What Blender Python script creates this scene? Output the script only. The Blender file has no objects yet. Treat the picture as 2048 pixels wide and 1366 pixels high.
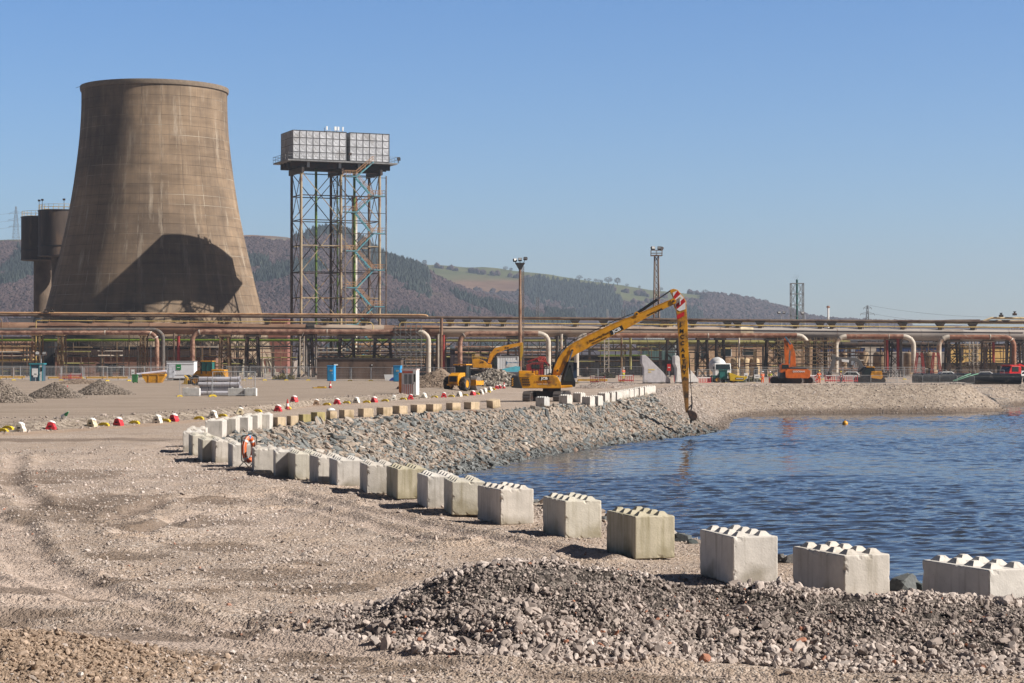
import bpy, bmesh, math, random
import numpy as np
from mathutils import Vector, Matrix, noise as mnoise
random.seed(7); rng = np.random.default_rng(7)
SC = bpy.context.scene
COL = SC.collection
R = math.radians
F = 3982.0; CX, CY, HY, HC = 1024.0, 683.0, 710.0, 3.83   # focal length and horizon in photo pixels, eye height
def X(px, d): return (px - CX) / F * d
def Z(py, d): return HC + (HY - py) / F * d
def G(px, py, z=0.0):
    d = F * (HC - z) / (py - HY); return X(px, d), d
ORD = 'first second third fourth fifth sixth seventh eighth ninth tenth eleventh twelfth thirteenth fourteenth fifteenth sixteenth seventeenth eighteenth nineteenth twentieth'.split()

# ---------------------------------------------------------------- materials
def nd(nt, t, **kw):
    n = nt.nodes.new(t)
    for k, v in kw.items():
        if k.startswith('i_'): n.inputs[k[2:].replace('_', ' ')].default_value = v
        else: setattr(n, k, v)
    return n
def new_mat(name):
    m = bpy.data.materials.new(name); m.use_nodes = True
    nt = m.node_tree; b = nt.nodes['Principled BSDF']
    return m, nt, b
def rgba(c): return (c[0], c[1], c[2], 1)
MATS = {}
def M(name, col, rough=.65, metal=0.0, var=.18, scale=2.0, dirt=None, damt=.5, dscale=.7, stretch=(1, 1, 1), bump=0.0, bscale=25., spec=.4):
    if name in MATS: return MATS[name]
    m, nt, b = new_mat(name); L = nt.links
    tc = nd(nt, 'ShaderNodeTexCoord'); oi = nd(nt, 'ShaderNodeObjectInfo')
    mul = nd(nt, 'ShaderNodeMath', operation='MULTIPLY'); mul.inputs[1].default_value = 57.0
    L.new(oi.outputs['Random'], mul.inputs[0])
    mp = nd(nt, 'ShaderNodeMapping'); mp.inputs['Scale'].default_value = stretch
    add = nd(nt, 'ShaderNodeVectorMath', operation='ADD')
    L.new(tc.outputs['Object'], add.inputs[0]); L.new(mul.outputs[0], add.inputs[1]); L.new(add.outputs[0], mp.inputs['Vector'])
    n1 = nd(nt, 'ShaderNodeTexNoise'); n1.inputs['Scale'].default_value = scale; n1.inputs['Detail'].default_value = 6
    L.new(mp.outputs[0], n1.inputs['Vector'])
    r1 = nd(nt, 'ShaderNodeValToRGB')
    r1.color_ramp.elements[0].position = .3; r1.color_ramp.elements[1].position = .7
    r1.color_ramp.elements[0].color = rgba([c * (1 - var) for c in col]); r1.color_ramp.elements[1].color = rgba([min(1, c * (1 + var)) for c in col])
    L.new(n1.outputs['Fac'], r1.inputs['Fac'])
    out = r1.outputs['Color']
    if dirt:
        n2 = nd(nt, 'ShaderNodeTexNoise'); n2.inputs['Scale'].default_value = dscale; n2.inputs['Detail'].default_value = 8; n2.inputs['Roughness'].default_value = .65
        L.new(mp.outputs[0], n2.inputs['Vector'])
        r2 = nd(nt, 'ShaderNodeValToRGB')
        r2.color_ramp.elements[0].position = .62 - .28 * damt; r2.color_ramp.elements[1].position = .74 - .22 * damt
        L.new(n2.outputs['Fac'], r2.inputs['Fac'])
        mx = nd(nt, 'ShaderNodeMix', data_type='RGBA');
        mx.inputs[7].default_value = rgba(dirt)
        L.new(r2.outputs['Color'], mx.inputs[0]); L.new(out, mx.inputs[6]); out = mx.outputs[2]
    L.new(out, b.inputs['Base Color'])
    b.inputs['Roughness'].default_value = rough; b.inputs['Metallic'].default_value = metal
    b.inputs['Specular IOR Level'].default_value = spec
    if bump:
        n3 = nd(nt, 'ShaderNodeTexNoise'); n3.inputs['Scale'].default_value = bscale; n3.inputs['Detail'].default_value = 5
        L.new(mp.outputs[0], n3.inputs['Vector'])
        bp = nd(nt, 'ShaderNodeBump'); bp.inputs['Strength'].default_value = bump; bp.inputs['Distance'].default_value = .05
        L.new(n3.outputs['Fac'], bp.inputs['Height']); L.new(bp.outputs[0], b.inputs['Normal'])
    MATS[name] = m; return m

RUST = (.16, .065, .03); DRUST = (.07, .03, .018)
yellow = M('machine yellow paint', (.62, .28, .012), .42, dirt=(.2, .1, .035), damt=.38, dscale=.9)
yellow2 = M('dull yellow paint', (.5, .3, .02), .5, dirt=(.2, .14, .05), damt=.4, dscale=2)
orange = M('orange machine paint', (.6, .13, .015), .45, dirt=(.25, .1, .03), damt=.3)
black = M('black painted steel', (.012, .012, .014), .5)
rubber = M('tyre rubber', (.02, .02, .022), .85, dirt=(.14, .11, .085), damt=.5, dscale=3)
darksteel = M('dark steel', (.03, .028, .028), .6, dirt=DRUST, damt=.5)
tracksteel = M('worn track steel', (.22, .2, .19), .5, .3, dirt=(.2, .16, .13), damt=.5, dscale=4)
chrome = M('chrome rod', (.5, .5, .5), .25, .9, var=.05)
glass = M('dark window glass', (.02, .028, .03), .08, var=.1, spec=.8)
tealglass = M('green tinted glass', (.03, .16, .15), .08, var=.1, spec=.8)
white = M('white paint', (.75, .75, .74), .5, var=.06, dirt=(.5, .48, .44), damt=.25)
letter_black = M('black lettering paint', (.012, .012, .012), .6)
letter_white = M('white lettering paint', (.78, .78, .76), .6)
red = M('red paint', (.5, .03, .025), .5, dirt=(.25, .05, .04), damt=.3)
redplastic = M('red plastic', (.55, .035, .045), .5, var=.12, dirt=(.4, .1, .08), damt=.3, dscale=3)
whiteplastic = M('off white plastic', (.72, .68, .6), .5, var=.08, dirt=(.45, .38, .28), damt=.35, dscale=3)
brownplastic = M('mud covered plastic', (.3, .2, .13), .7, var=.2)
creamplastic = M('cream plastic', (.6, .52, .36), .6, var=.12, dirt=(.35, .27, .17), damt=.4, dscale=3)
yellowplastic = M('yellow plastic', (.65, .47, .03), .55, var=.12, dirt=(.4, .3, .1), damt=.3, dscale=3)
sacking = M('white sandbag cloth', (.72, .7, .68), .85, var=.1)
blueplastic = M('bright blue plastic', (.03, .3, .62), .5, var=.1)
greenplastic = M('green bin plastic', (.04, .17, .06), .6)
galv = M('galvanised steel', (.42, .43, .44), .45, .4, var=.12)
orangeboard = M('orange board', (.75, .25, .05), .6)
# concrete
def concrete(name, col, stain=(.25, .22, .17), damt=.35, holes=True):
    m, nt, b = new_mat(name); L = nt.links
    tc = nd(nt, 'ShaderNodeTexCoord'); oi = nd(nt, 'ShaderNodeObjectInfo')
    mul = nd(nt, 'ShaderNodeMath', operation='MULTIPLY'); mul.inputs[1].default_value = 91.0
    L.new(oi.outputs['Random'], mul.inputs[0])
    add = nd(nt, 'ShaderNodeVectorMath', operation='ADD'); L.new(tc.outputs['Object'], add.inputs[0]); L.new(mul.outputs[0], add.inputs[1])
    n1 = nd(nt, 'ShaderNodeTexNoise'); n1.inputs['Scale'].default_value = 2.2; n1.inputs['Detail'].default_value = 10; n1.inputs['Roughness'].default_value = .62
    L.new(add.outputs[0], n1.inputs['Vector'])
    r1 = nd(nt, 'ShaderNodeValToRGB'); e = r1.color_ramp.elements
    e[0].position = .28; e[1].position = .72
    e[0].color = rgba([c * .78 for c in col]); e[1].color = rgba([c * 1.1 for c in col])
    L.new(n1.outputs['Fac'], r1.inputs['Fac'])
    # streaks running down
    mp = nd(nt, 'ShaderNodeMapping'); mp.inputs['Scale'].default_value = (9, 9, .7); L.new(add.outputs[0], mp.inputs['Vector'])
    n2 = nd(nt, 'ShaderNodeTexNoise'); n2.inputs['Scale'].default_value = 1.1; n2.inputs['Detail'].default_value = 5; L.new(mp.outputs[0], n2.inputs['Vector'])
    r2 = nd(nt, 'ShaderNodeValToRGB'); r2.color_ramp.elements[0].position = .62 - .2 * damt; r2.color_ramp.elements[1].position = .85 - .1 * damt
    r2.color_ramp.elements[1].color = (.75, .75, .75, 1)
    L.new(n2.outputs['Fac'], r2.inputs['Fac'])
    mx = nd(nt, 'ShaderNodeMix', data_type='RGBA'); mx.inputs[7].default_value = rgba(stain)
    L.new(r2.outputs['Color'], mx.inputs[0]); L.new(r1.outputs['Color'], mx.inputs[6]); out = mx.outputs[2]
    # mossy / muddy patches low down, driven by noise
    n4 = nd(nt, 'ShaderNodeTexNoise'); n4.inputs['Scale'].default_value = 1.3; n4.inputs['Detail'].default_value = 7; L.new(add.outputs[0], n4.inputs['Vector'])
    sx = nd(nt, 'ShaderNodeSeparateXYZ'); L.new(tc.outputs['Object'], sx.inputs[0])
    ma = nd(nt, 'ShaderNodeMath', operation='MULTIPLY_ADD'); L.new(sx.outputs['Z'], ma.inputs[0]); ma.inputs[1].default_value = -.55; L.new(n4.outputs['Fac'], ma.inputs[2])
    r4 = nd(nt, 'ShaderNodeValToRGB'); r4.color_ramp.elements[0].position = .36; r4.color_ramp.elements[1].position = .6; r4.color_ramp.elements[1].color = (.8, .8, .8, 1)
    L.new(ma.outputs[0], r4.inputs['Fac'])
    mx2 = nd(nt, 'ShaderNodeMix', data_type='RGBA'); mx2.inputs[7].default_value = rgba((stain[0] * .8, stain[1] * .78, stain[2] * .7))
    L.new(r4.outputs['Color'], mx2.inputs[0]); L.new(out, mx2.inputs[6]); out = mx2.outputs[2]
    if holes:
        v = nd(nt, 'ShaderNodeTexVoronoi'); v.inputs['Scale'].default_value = 16; L.new(add.outputs[0], v.inputs['Vector'])
        r5 = nd(nt, 'ShaderNodeValToRGB'); r5.color_ramp.elements[0].position = .07; r5.color_ramp.elements[1].position = .12
        r5.color_ramp.elements[0].color = (.35, .35, .35, 1)
        L.new(v.outputs['Distance'], r5.inputs['Fac'])
        mx3 = nd(nt, 'ShaderNodeMix', data_type='RGBA', blend_type='MULTIPLY'); mx3.inputs[0].default_value = .7
        L.new(out, mx3.inputs[6]); L.new(r5.outputs['Color'], mx3.inputs[7]); out = mx3.outputs[2]
    L.new(out, b.inputs['Base Color']); b.inputs['Roughness'].default_value = .85; b.inputs['Specular IOR Level'].default_value = .25
    n3 = nd(nt, 'ShaderNodeTexNoise'); n3.inputs['Scale'].default_value = 30; n3.inputs['Detail'].default_value = 6; L.new(add.outputs[0], n3.inputs['Vector'])
    bp = nd(nt, 'ShaderNodeBump'); bp.inputs['Strength'].default_value = .35; bp.inputs['Distance'].default_value = .012
    L.new(n3.outputs['Fac'], bp.inputs['Height']); L.new(bp.outputs[0], b.inputs['Normal'])
    MATS[name] = m; return m
conc_white = concrete('pale cast concrete', (.62, .58, .53))
conc_warm = concrete('weathered concrete', (.57, .53, .45), stain=(.30, .26, .17), damt=.5)
conc_white2 = concrete('pale cast concrete with mud', (.60, .55, .49), stain=(.3, .26, .2), damt=.6)
conc_warm4 = concrete('mossy stained concrete', (.5, .45, .34), stain=(.22, .19, .1), damt=.8)
conc_beige = concrete('old beige concrete', (.56, .44, .3), stain=(.2, .15, .08), damt=.5)
conc_moss = concrete('mossy concrete', (.4, .33, .16), stain=(.12, .11, .03), damt=.9)
conc_grey = concrete('grey concrete', (.5, .49, .47))

# ---------------------------------------------------------------- mesh builder
class MB:
    def __init__(s): s.v = []; s.f = []; s.m = []
    def add(s, vs, fs, mi=0, mx=None):
        o = len(s.v)
        s.v += [tuple(mx @ Vector(v)) if mx else tuple(v) for v in vs]
        s.f += [tuple(i + o for i in f) for f in fs]; s.m += [mi] * len(fs); return s
    def box(s, c, d, rz=0, mi=0, mx=None, top=1.0):
        x, y, z = [a / 2 for a in d]; t = top
        vs = [(-x, -y, -z), (x, -y, -z), (x, y, -z), (-x, y, -z), (-x * t, -y * t, z), (x * t, -y * t, z), (x * t, y * t, z), (-x * t, y * t, z)]
        T = Matrix.Translation(c) @ (mx.to_4x4() if mx else Matrix.Rotation(rz, 4, 'Z'))
        return s.add(vs, [(3, 2, 1, 0), (4, 5, 6, 7), (0, 1, 5, 4), (1, 2, 6, 5), (2, 3, 7, 6), (3, 0, 4, 7)], mi, T)
    def cyl(s, p0, p1, r0, r1=None, n=8, mi=0, caps=True):
        r1 = r0 if r1 is None else r1
        p0, p1 = Vector(p0), Vector(p1); a = (p1 - p0)
        if a.length < 1e-6: return s
        q = a.to_track_quat('Z', 'Y')
        vs = []
        for p, r in ((p0, r0), (p1, r1)):
            for k in range(n):
                t = 2 * math.pi * (k + .5) / n
                vs.append(p + q @ Vector((r * math.cos(t), r * math.sin(t), 0)))
        fs = [(k, (k + 1) % n, n + (k + 1) % n, n + k) for k in range(n)]
        if caps: fs += [tuple(range(n - 1, -1, -1)), tuple(range(n, 2 * n))]
        return s.add(vs, fs, mi)
    def bar(s, p0, p1, w, mi=0): return s.cyl(p0, p1, w * .7071, n=4, mi=mi)
    def tube(s, pts, r, n=8, mi=0, caps=True):
        P = [Vector(p) for p in pts]; vs = []; q = None
        for i, p in enumerate(P):
            t = (P[min(i + 1, len(P) - 1)] - P[max(i - 1, 0)]).normalized()
            if q is None: q = t.to_track_quat('Z', 'Y')
            else:
                z = q @ Vector((0, 0, 1)); q = z.rotation_difference(t) @ q
            rr = r[i] if isinstance(r, (list, tuple)) else r
            for k in range(n):
                a = 2 * math.pi * k / n
                vs.append(p + q @ Vector((rr * math.cos(a), rr * math.sin(a), 0)))
        fs = []
        for i in range(len(P) - 1):
            for k in range(n):
                fs.append((i * n + k, i * n + (k + 1) % n, (i + 1) * n + (k + 1) % n, (i + 1) * n + k))
        if caps: fs += [tuple(range(n - 1, -1, -1)), tuple(range((len(P) - 1) * n, len(P) * n))]
        return s.add(vs, fs, mi)
    def prism(s, poly, y0, y1, mi=0, mx=None):
        """outline in the x-z plane, given thickness along y"""
        a = sum(poly[i][0] * poly[(i + 1) % len(poly)][1] - poly[(i + 1) % len(poly)][0] * poly[i][1] for i in range(len(poly)))
        if a < 0: poly = poly[::-1]
        n = len(poly)
        vs = [(x, y0, z) for x, z in poly] + [(x, y1, z) for x, z in poly]
        fs = [tuple(range(n)), tuple(range(2 * n - 1, n - 1, -1))]
        fs += [((k + 1) % n, k, n + k, n + (k + 1) % n) for k in range(n)]
        return s.add(vs, fs, mi, mx)
    def lathe(s, prof, n=24, c=(0, 0, 0), mi=0, a0=0, a1=2 * math.pi, caps=False):
        full = abs(a1 - a0 - 2 * math.pi) < 1e-5; m = n if full else n + 1
        vs = []
        for r, z in prof:
            for k in range(m):
                t = a0 + (a1 - a0) * k / n
                vs.append((c[0] + r * math.cos(t), c[1] + r * math.sin(t), c[2] + z))
        fs = []
        for i in range(len(prof) - 1):
            for k in range(n):
                k2 = (k + 1) % m
                fs.append((i * m + k, i * m + k2, (i + 1) * m + k2, (i + 1) * m + k))
        if caps and full: fs += [tuple(range(n - 1, -1, -1)), tuple(range((len(prof) - 1) * m, len(prof) * m))]
        return s.add(vs, fs, mi)
    def build(s, name, mats, parent=None, smooth=None, bevel=0, seg=2):
        me = bpy.data.meshes.new(name); me.from_pydata(s.v, [], s.f)
        if not isinstance(mats, (list, tuple)): mats = [mats]
        for m in mats: me.materials.append(m)
        if len(mats) > 1: me.polygons.foreach_set('material_index', s.m)
        if smooth:
            me.polygons.foreach_set('use_smooth', [True] * len(me.polygons))
            try: me.set_sharp_from_angle(angle=R(smooth))
            except Exception: pass
        if bevel:
            bm = bmesh.new(); bm.from_mesh(me)
            bmesh.ops.remove_doubles(bm, verts=bm.verts, dist=1e-5)
            ed = [e for e in bm.edges if len(e.link_faces) == 2 and e.calc_face_angle(0) > R(40)]
            bmesh.ops.bevel(bm, geom=ed, offset=bevel, segments=seg, affect='EDGES', profile=.6)
            bm.to_mesh(me); bm.free()
        me.update()
        o = bpy.data.objects.new(name, me); COL.objects.link(o)
        if parent: o.parent = parent
        return o
def thing(name, label, cat, loc=(0, 0, 0), rz=0, group=None):
    o = bpy.data.objects.new(name, None); COL.objects.link(o); o.empty_display_size = .3
    o.location = loc; o.rotation_euler = (0, 0, rz); o['label'] = label; o['category'] = cat
    if group: o['group'] = group
    return o
def tag(o, label=None, cat=None, group=None, kind=None):
    if label: o['label'] = label
    if cat: o['category'] = cat
    if group: o['group'] = group
    if kind: o['kind'] = kind
    return o
KIDS = None
def dup(root, loc=None, rz=None, label=None, group=None, scale=None):
    r = root.copy(); COL.objects.link(r)
    if loc is not None: r.location = loc
    if rz is not None: r.rotation_euler = (0, 0, rz)
    if label: r['label'] = label
    if group: r['group'] = group
    if scale: r.scale = scale if isinstance(scale, (tuple, list)) else (scale,) * 3
    def rec(a, b):
        for ch in list(a.children):
            c = ch.copy(); COL.objects.link(c); c.parent = b; rec(ch, c)
    rec(root, r); return r
def text(body, size, parent, loc, rot, mat, name='lettering', bold=.0, ext=.01, sx=1.0, align='CENTER', space=1.0, shear=0):
    cu = bpy.data.curves.new(name, 'FONT'); cu.body = body; cu.size = size; cu.extrude = ext; cu.offset = bold
    cu.align_x = align; cu.align_y = 'CENTER'; cu.space_line = space; cu.resolution_u = 3; cu.shear = shear
    t = bpy.data.objects.new('tmp', cu); COL.objects.link(t)
    bpy.context.view_layer.update()
    dg = bpy.context.evaluated_depsgraph_get()
    me = bpy.data.meshes.new_from_object(t.evaluated_get(dg)); COL.objects.unlink(t); bpy.data.objects.remove(t)
    me.materials.clear(); me.materials.append(mat); me.name = name
    o = bpy.data.objects.new(name, me); COL.objects.link(o); o.parent = parent
    o.location = loc; o.rotation_euler = rot; o.scale = (sx, 1, 1)
    return o

# ---------------------------------------------------------------- terrain maths
def sstep(a, b, x):
    t = np.clip((x - a) / (b - a), 0, 1); return t * t * (3 - 2 * t)
def vnoise(x, y, seed=0):
    xi = np.floor(x).astype(np.int64); yi = np.floor(y).astype(np.int64); fx = x - xi; fy = y - yi
    fx = fx * fx * (3 - 2 * fx); fy = fy * fy * (3 - 2 * fy)
    def h(i, j):
        n = (i * 374761393 + j * 668265263 + seed * 1442695041) & 0x7fffffff
        n = ((n ^ (n >> 13)) * 1274126177) & 0x7fffffff
        n = n ^ (n >> 16); return (n & 0xffff) / 65535.0
    a = h(xi, yi); b = h(xi + 1, yi); c = h(xi, yi + 1); d = h(xi + 1, yi + 1)
    return (a * (1 - fx) + b * fx) * (1 - fy) + (c * (1 - fx) + d * fx) * fy
def fbm(x, y, s, o=4, seed=0, g=.5):
    v = 0; a = 1; t = 0
    for k in range(o):
        v = v + a * vnoise(x / s + 13.7 * k, y / s - 7.1 * k, seed + k); t += a; a *= g; s /= 2.03
    return v / t
def sdpoly(x, y, poly):
    """signed distance, positive inside"""
    x = np.asarray(x, float); y = np.asarray(y, float)
    d = np.full(x.shape, 1e9); ins = np.zeros(x.shape, bool); n = len(poly)
    for i in range(n):
        ax, ay = poly[i]; bx, by = poly[(i + 1) % n]
        ex, ey = bx - ax, by - ay; wx, wy = x - ax, y - ay
        t = np.clip((wx * ex + wy * ey) / (ex * ex + ey * ey + 1e-12), 0, 1)
        d = np.minimum(d, (wx - ex * t) ** 2 + (wy - ey * t) ** 2)
        c = ((ay > y) != (by > y)) & (x < (bx - ax) * (y - ay) / (by - ay + 1e-12) + ax)
        ins ^= c
    d = np.sqrt(d); return np.where(ins, d, -d)
WZ = -2.9
CREST = [(200, 24), (40, 27), (14, 30)] + [G(*p) for p in [(2048, 1170), (1800, 1165), (1560, 1112), (1370, 1074), (1210, 1035), (1070, 1004), (965, 983), (900, 972), (770, 949), (656, 924), (545, 904), (480, 889), (462, 880), (500, 866), (560, 858), (640, 848), (760, 836), (900, 826), (1000, 821), (1080, 817), (1180, 808), (1305, 792)]] \
    + [(17.6, 214), (21.4, 227), (26.8, 234), (40.4, 238), (52.6, 239), (55.6, 241), (57, 252), (61, 264), (68, 275), (110, 280), (200, 285)]
def GW(px, py): return G(px, py, WZ)
WATERL = [(200, 31), (40, 35), (15, 40), (11.5, 44), (9.5, 49), (7.5, 55), (5.5, 61), (3.8, 67), (1.5, 75), (-1.2, 83), (-3.5, 91), (-4.5, 98), (-4.6, 105)] \
    + [GW(*p) for p in [(915, 949), (960, 940), (1040, 920), (1120, 905), (1200, 893), (1300, 880), (1400, 870), (1455, 858), (1462, 845), (1480, 835), (1560, 829), (1700, 827), (1900, 826), (2012, 821)]] \
    + [(62, 252), (66, 262), (70, 267), (110, 270), (200, 273)]
BAR = np.array([(-60, 80), (-24.6, 99.7), (-21.5, 108.9), (-18.2, 121), (-15.9, 135), (-15, 152.5), (-12.4, 158.9), (-8.9, 174), (-3.8, 189), (-1.4, 227)])
def bar_t(x, y):
    """how far beyond the barrier line"""
    return y - np.interp(x, BAR[:, 0], BAR[:, 1])
HEAPX = np.array([-4.1, -3.2, -2.2, -1.2, -.5, 0, .6, 1.5, 2.6, 3.6, 4.6, 5.8, 7, 9, 12])
HEAPH = np.array([0, .02, .10, .66, .93, 1.03, .99, .84, .68, .62, .58, .55, .5, .45, .4])
HEAPY = np.array([28.9, 28.9, 28.6, 28.5, 28.4, 28.4, 28.3, 28.1, 27.9, 27.6, 27.4, 27.2, 27, 26.5, 26])
def heap_h(x, y):
    h = np.interp(x, HEAPX, HEAPH); yr = np.interp(x, HEAPX, HEAPY)
    h = h * (.86 + .3 * fbm(x, y * 0 + 3, .9, 3, 5))
    wf = (1.1 + .35 * sstep(2.5, 5, x)) + 2.1 * np.sqrt(np.interp(x, HEAPX, HEAPH)); t = yr - y
    wf = wf * (.9 + .25 * fbm(x, y * 0, 1.5, 2, 8))
    f = np.where(t > 0, np.clip(1 - t / wf, 0, 1) ** 1.05, np.clip(1 + t / 1.7, 0, 1))
    f = np.where(np.abs(t) < .25, f * (1 - .10 * (1 - np.abs(t) / .25)), f)
    ero = (fbm(x, y, .55, 3, 21) - .5) * .34 * np.clip(f * (1 - f) * 4, 0, 1) * np.clip(h / .5, 0, 1)
    return np.where((x > -4.1) & (f > 0), h * f + ero, 0.0)
RUTS = [[(-30, 1205), (300, 1215), (620, 1262), (1000, 1312), (1500, 1352), (1900, 1385)], [(-30, 1228), (280, 1240), (600, 1290), (980, 1342), (1300, 1372)], [(30, 1040), (60, 1100), (130, 1160), (300, 1205)], [(-20, 1010), (10, 1090), (60, 1150), (200, 1200)], [(40, 905), (20, 960), (70, 1010), (260, 1030)], [(230, 1040), (330, 1000), (560, 985), (900, 1060), (1180, 1120)], [(260, 1075), (380, 1030), (600, 1015), (900, 1090)]]
RUTS = [np.array([G(*p) for p in r]) for r in RUTS]
def rutd(x, y):
    d = np.full(np.shape(x), 9.)
    for r in RUTS:
        for (ax, ay), (bx, by) in zip(r[:-1], r[1:]):
            ex, ey = bx - ax, by - ay; t = np.clip(((x - ax) * ex + (y - ay) * ey) / (ex * ex + ey * ey), 0, 1)
            d = np.minimum(d, np.hypot(x - ax - ex * t, (y - ay - ey * t)))
    return d
def RUTC(x, y): return np.where(y < 75, sstep(.42, .2, rutd(x + .25 * (fbm(x, y, 1.2, 2, 66) - .5), y)), 0)
def height(x, y):
    x = np.asarray(x, float); y = np.asarray(y, float)
    sc = sdpoly(x, y, CREST); sw = sdpoly(x, y, WATERL)
    land = np.zeros(x.shape)
    t = bar_t(x, y)
    land += .42 * sstep(0, 6, t) * (1 - sstep(25, 75, t)) * (1 - sstep(-9, -3, x)) * (y > 85)
    land += .3 * sstep(200, 226, y) * sstep(12, 17, x) * (1 - sstep(262, 330, y))
    land -= .5 * sstep(252, 270, y) * (1 - sstep(300, 335, y)) * sstep(20, 27, x)
    # low lumps in the near gravel
    nz = 1 - sstep(60, 130, y)
    roughz = (1 - np.exp(-((y - (26.6 + .03 * (x + 3))) / 1.4) ** 2)) * nz * (1 - sstep(-1.5, .5, x - np.interp(y, [20, 30, 38, 60], [-6, 1.5, 2.5, 0])))
    land += nz * (fbm(x, y, 3.2, 4, 3) - .5) * .16 + roughz * (fbm(x, y, .8, 3, 4) - .5) * .15
    land += nz * .10 * np.clip(fbm(x + y * .2, y * .45, 2.6, 3, 17) - .55, 0, 1) * 3 * (1 - sstep(.5, 2.5, x)) * sstep(29, 31, y)
    rd = np.where(y < 75, rutd(x + .25 * (fbm(x, y, 1.2, 2, 66) - .5), y), 9)
    land += -.07 * sstep(.4, .15, rd) + .06 * np.exp(-((rd - .55) / .16) ** 2) * (.4 + 1.2 * fbm(x, y, .5, 2, 67)) + .012 * np.sin(y * 18 + x * 9) * sstep(.3, .15, rd)
    # brown soil mound, nearest corner
    m = np.clip(1 - np.sqrt(((x + 6.6) / 3.4) ** 2 + ((y - 24.0) / 2.6) ** 2), 0, 1)
    land += sstep(0, .8, m) * .34 * (.8 + .5 * fbm(x, y, .45, 4, 31)) + (m > 0) * (fbm(x, y, .22, 3, 33) - .5) * .12
    land += (fbm(x, y, 9, 3, 11) - .5) * .16 * sstep(60, 120, y) * (1 - sstep(250, 300, y))
    land = land * sstep(-12, -3, -sc) + (land * .4 + .3 * sstep(200, 226, y)* sstep(12, 17, x)*.6) * (1 - sstep(-12, -3, -sc))
    # the bank between crest and waterline
    a = np.clip(sc, 0, None); b = np.clip(-sw, 0, None)
    k = np.where(sc <= 0, 0, np.where(sw >= 0, 1, a / (a + b + 1e-6)))
    z = land * (1 - k) + WZ * k
    z = np.where(sw > 0, WZ - np.minimum(sw * .45, 3.5), z)
    bank = np.clip(np.minimum(k * 6, (1 - k) * 6), 0, 1)
    z = z + bank * (fbm(x, y, 2.3, 4, 41) - .5) * .35
    return z
def hz(x, y): return float(height(np.array([x]), np.array([y]))[0])
def GT(px, py, it=6):
    """where the ray through a photo pixel meets the ground"""
    z = 0.0
    for _ in range(it):
        x, y = G(px, py, z); z = hz(x, y) * .7 + z * .3
    x, y = G(px, py, z); return x, y, hz(x, y)
# ---------------------------------------------------------------- ground
def grid_mesh(name, XX, YY, ZZ, attrs, mat):
    nr, nc = XX.shape
    co = np.stack([XX, YY, ZZ], -1).reshape(-1, 3).astype(np.float32)
    i = np.arange(nr * nc).reshape(nr, nc)
    q = np.stack([i[:-1, :-1], i[:-1, 1:], i[1:, 1:], i[1:, :-1]], -1).reshape(-1, 4).astype(np.int32)
    me = bpy.data.meshes.new(name)
    me.vertices.add(len(co)); me.vertices.foreach_set('co', co.ravel())
    me.loops.add(q.size); me.loops.foreach_set('vertex_index', q.ravel())
    me.polygons.add(len(q)); me.polygons.foreach_set('loop_start', np.arange(0, q.size, 4, dtype=np.int32))
    me.polygons.foreach_set('use_smooth', np.ones(len(q), bool))
    for k, v in attrs.items():
        a = me.attributes.new(k, 'FLOAT', 'POINT'); a.data.foreach_set('value', np.asarray(v, np.float32).ravel())
    me.update(calc_edges=True); me.validate()
    me.materials.append(mat)
    o = bpy.data.objects.new(name, me); COL.objects.link(o); return o

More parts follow.
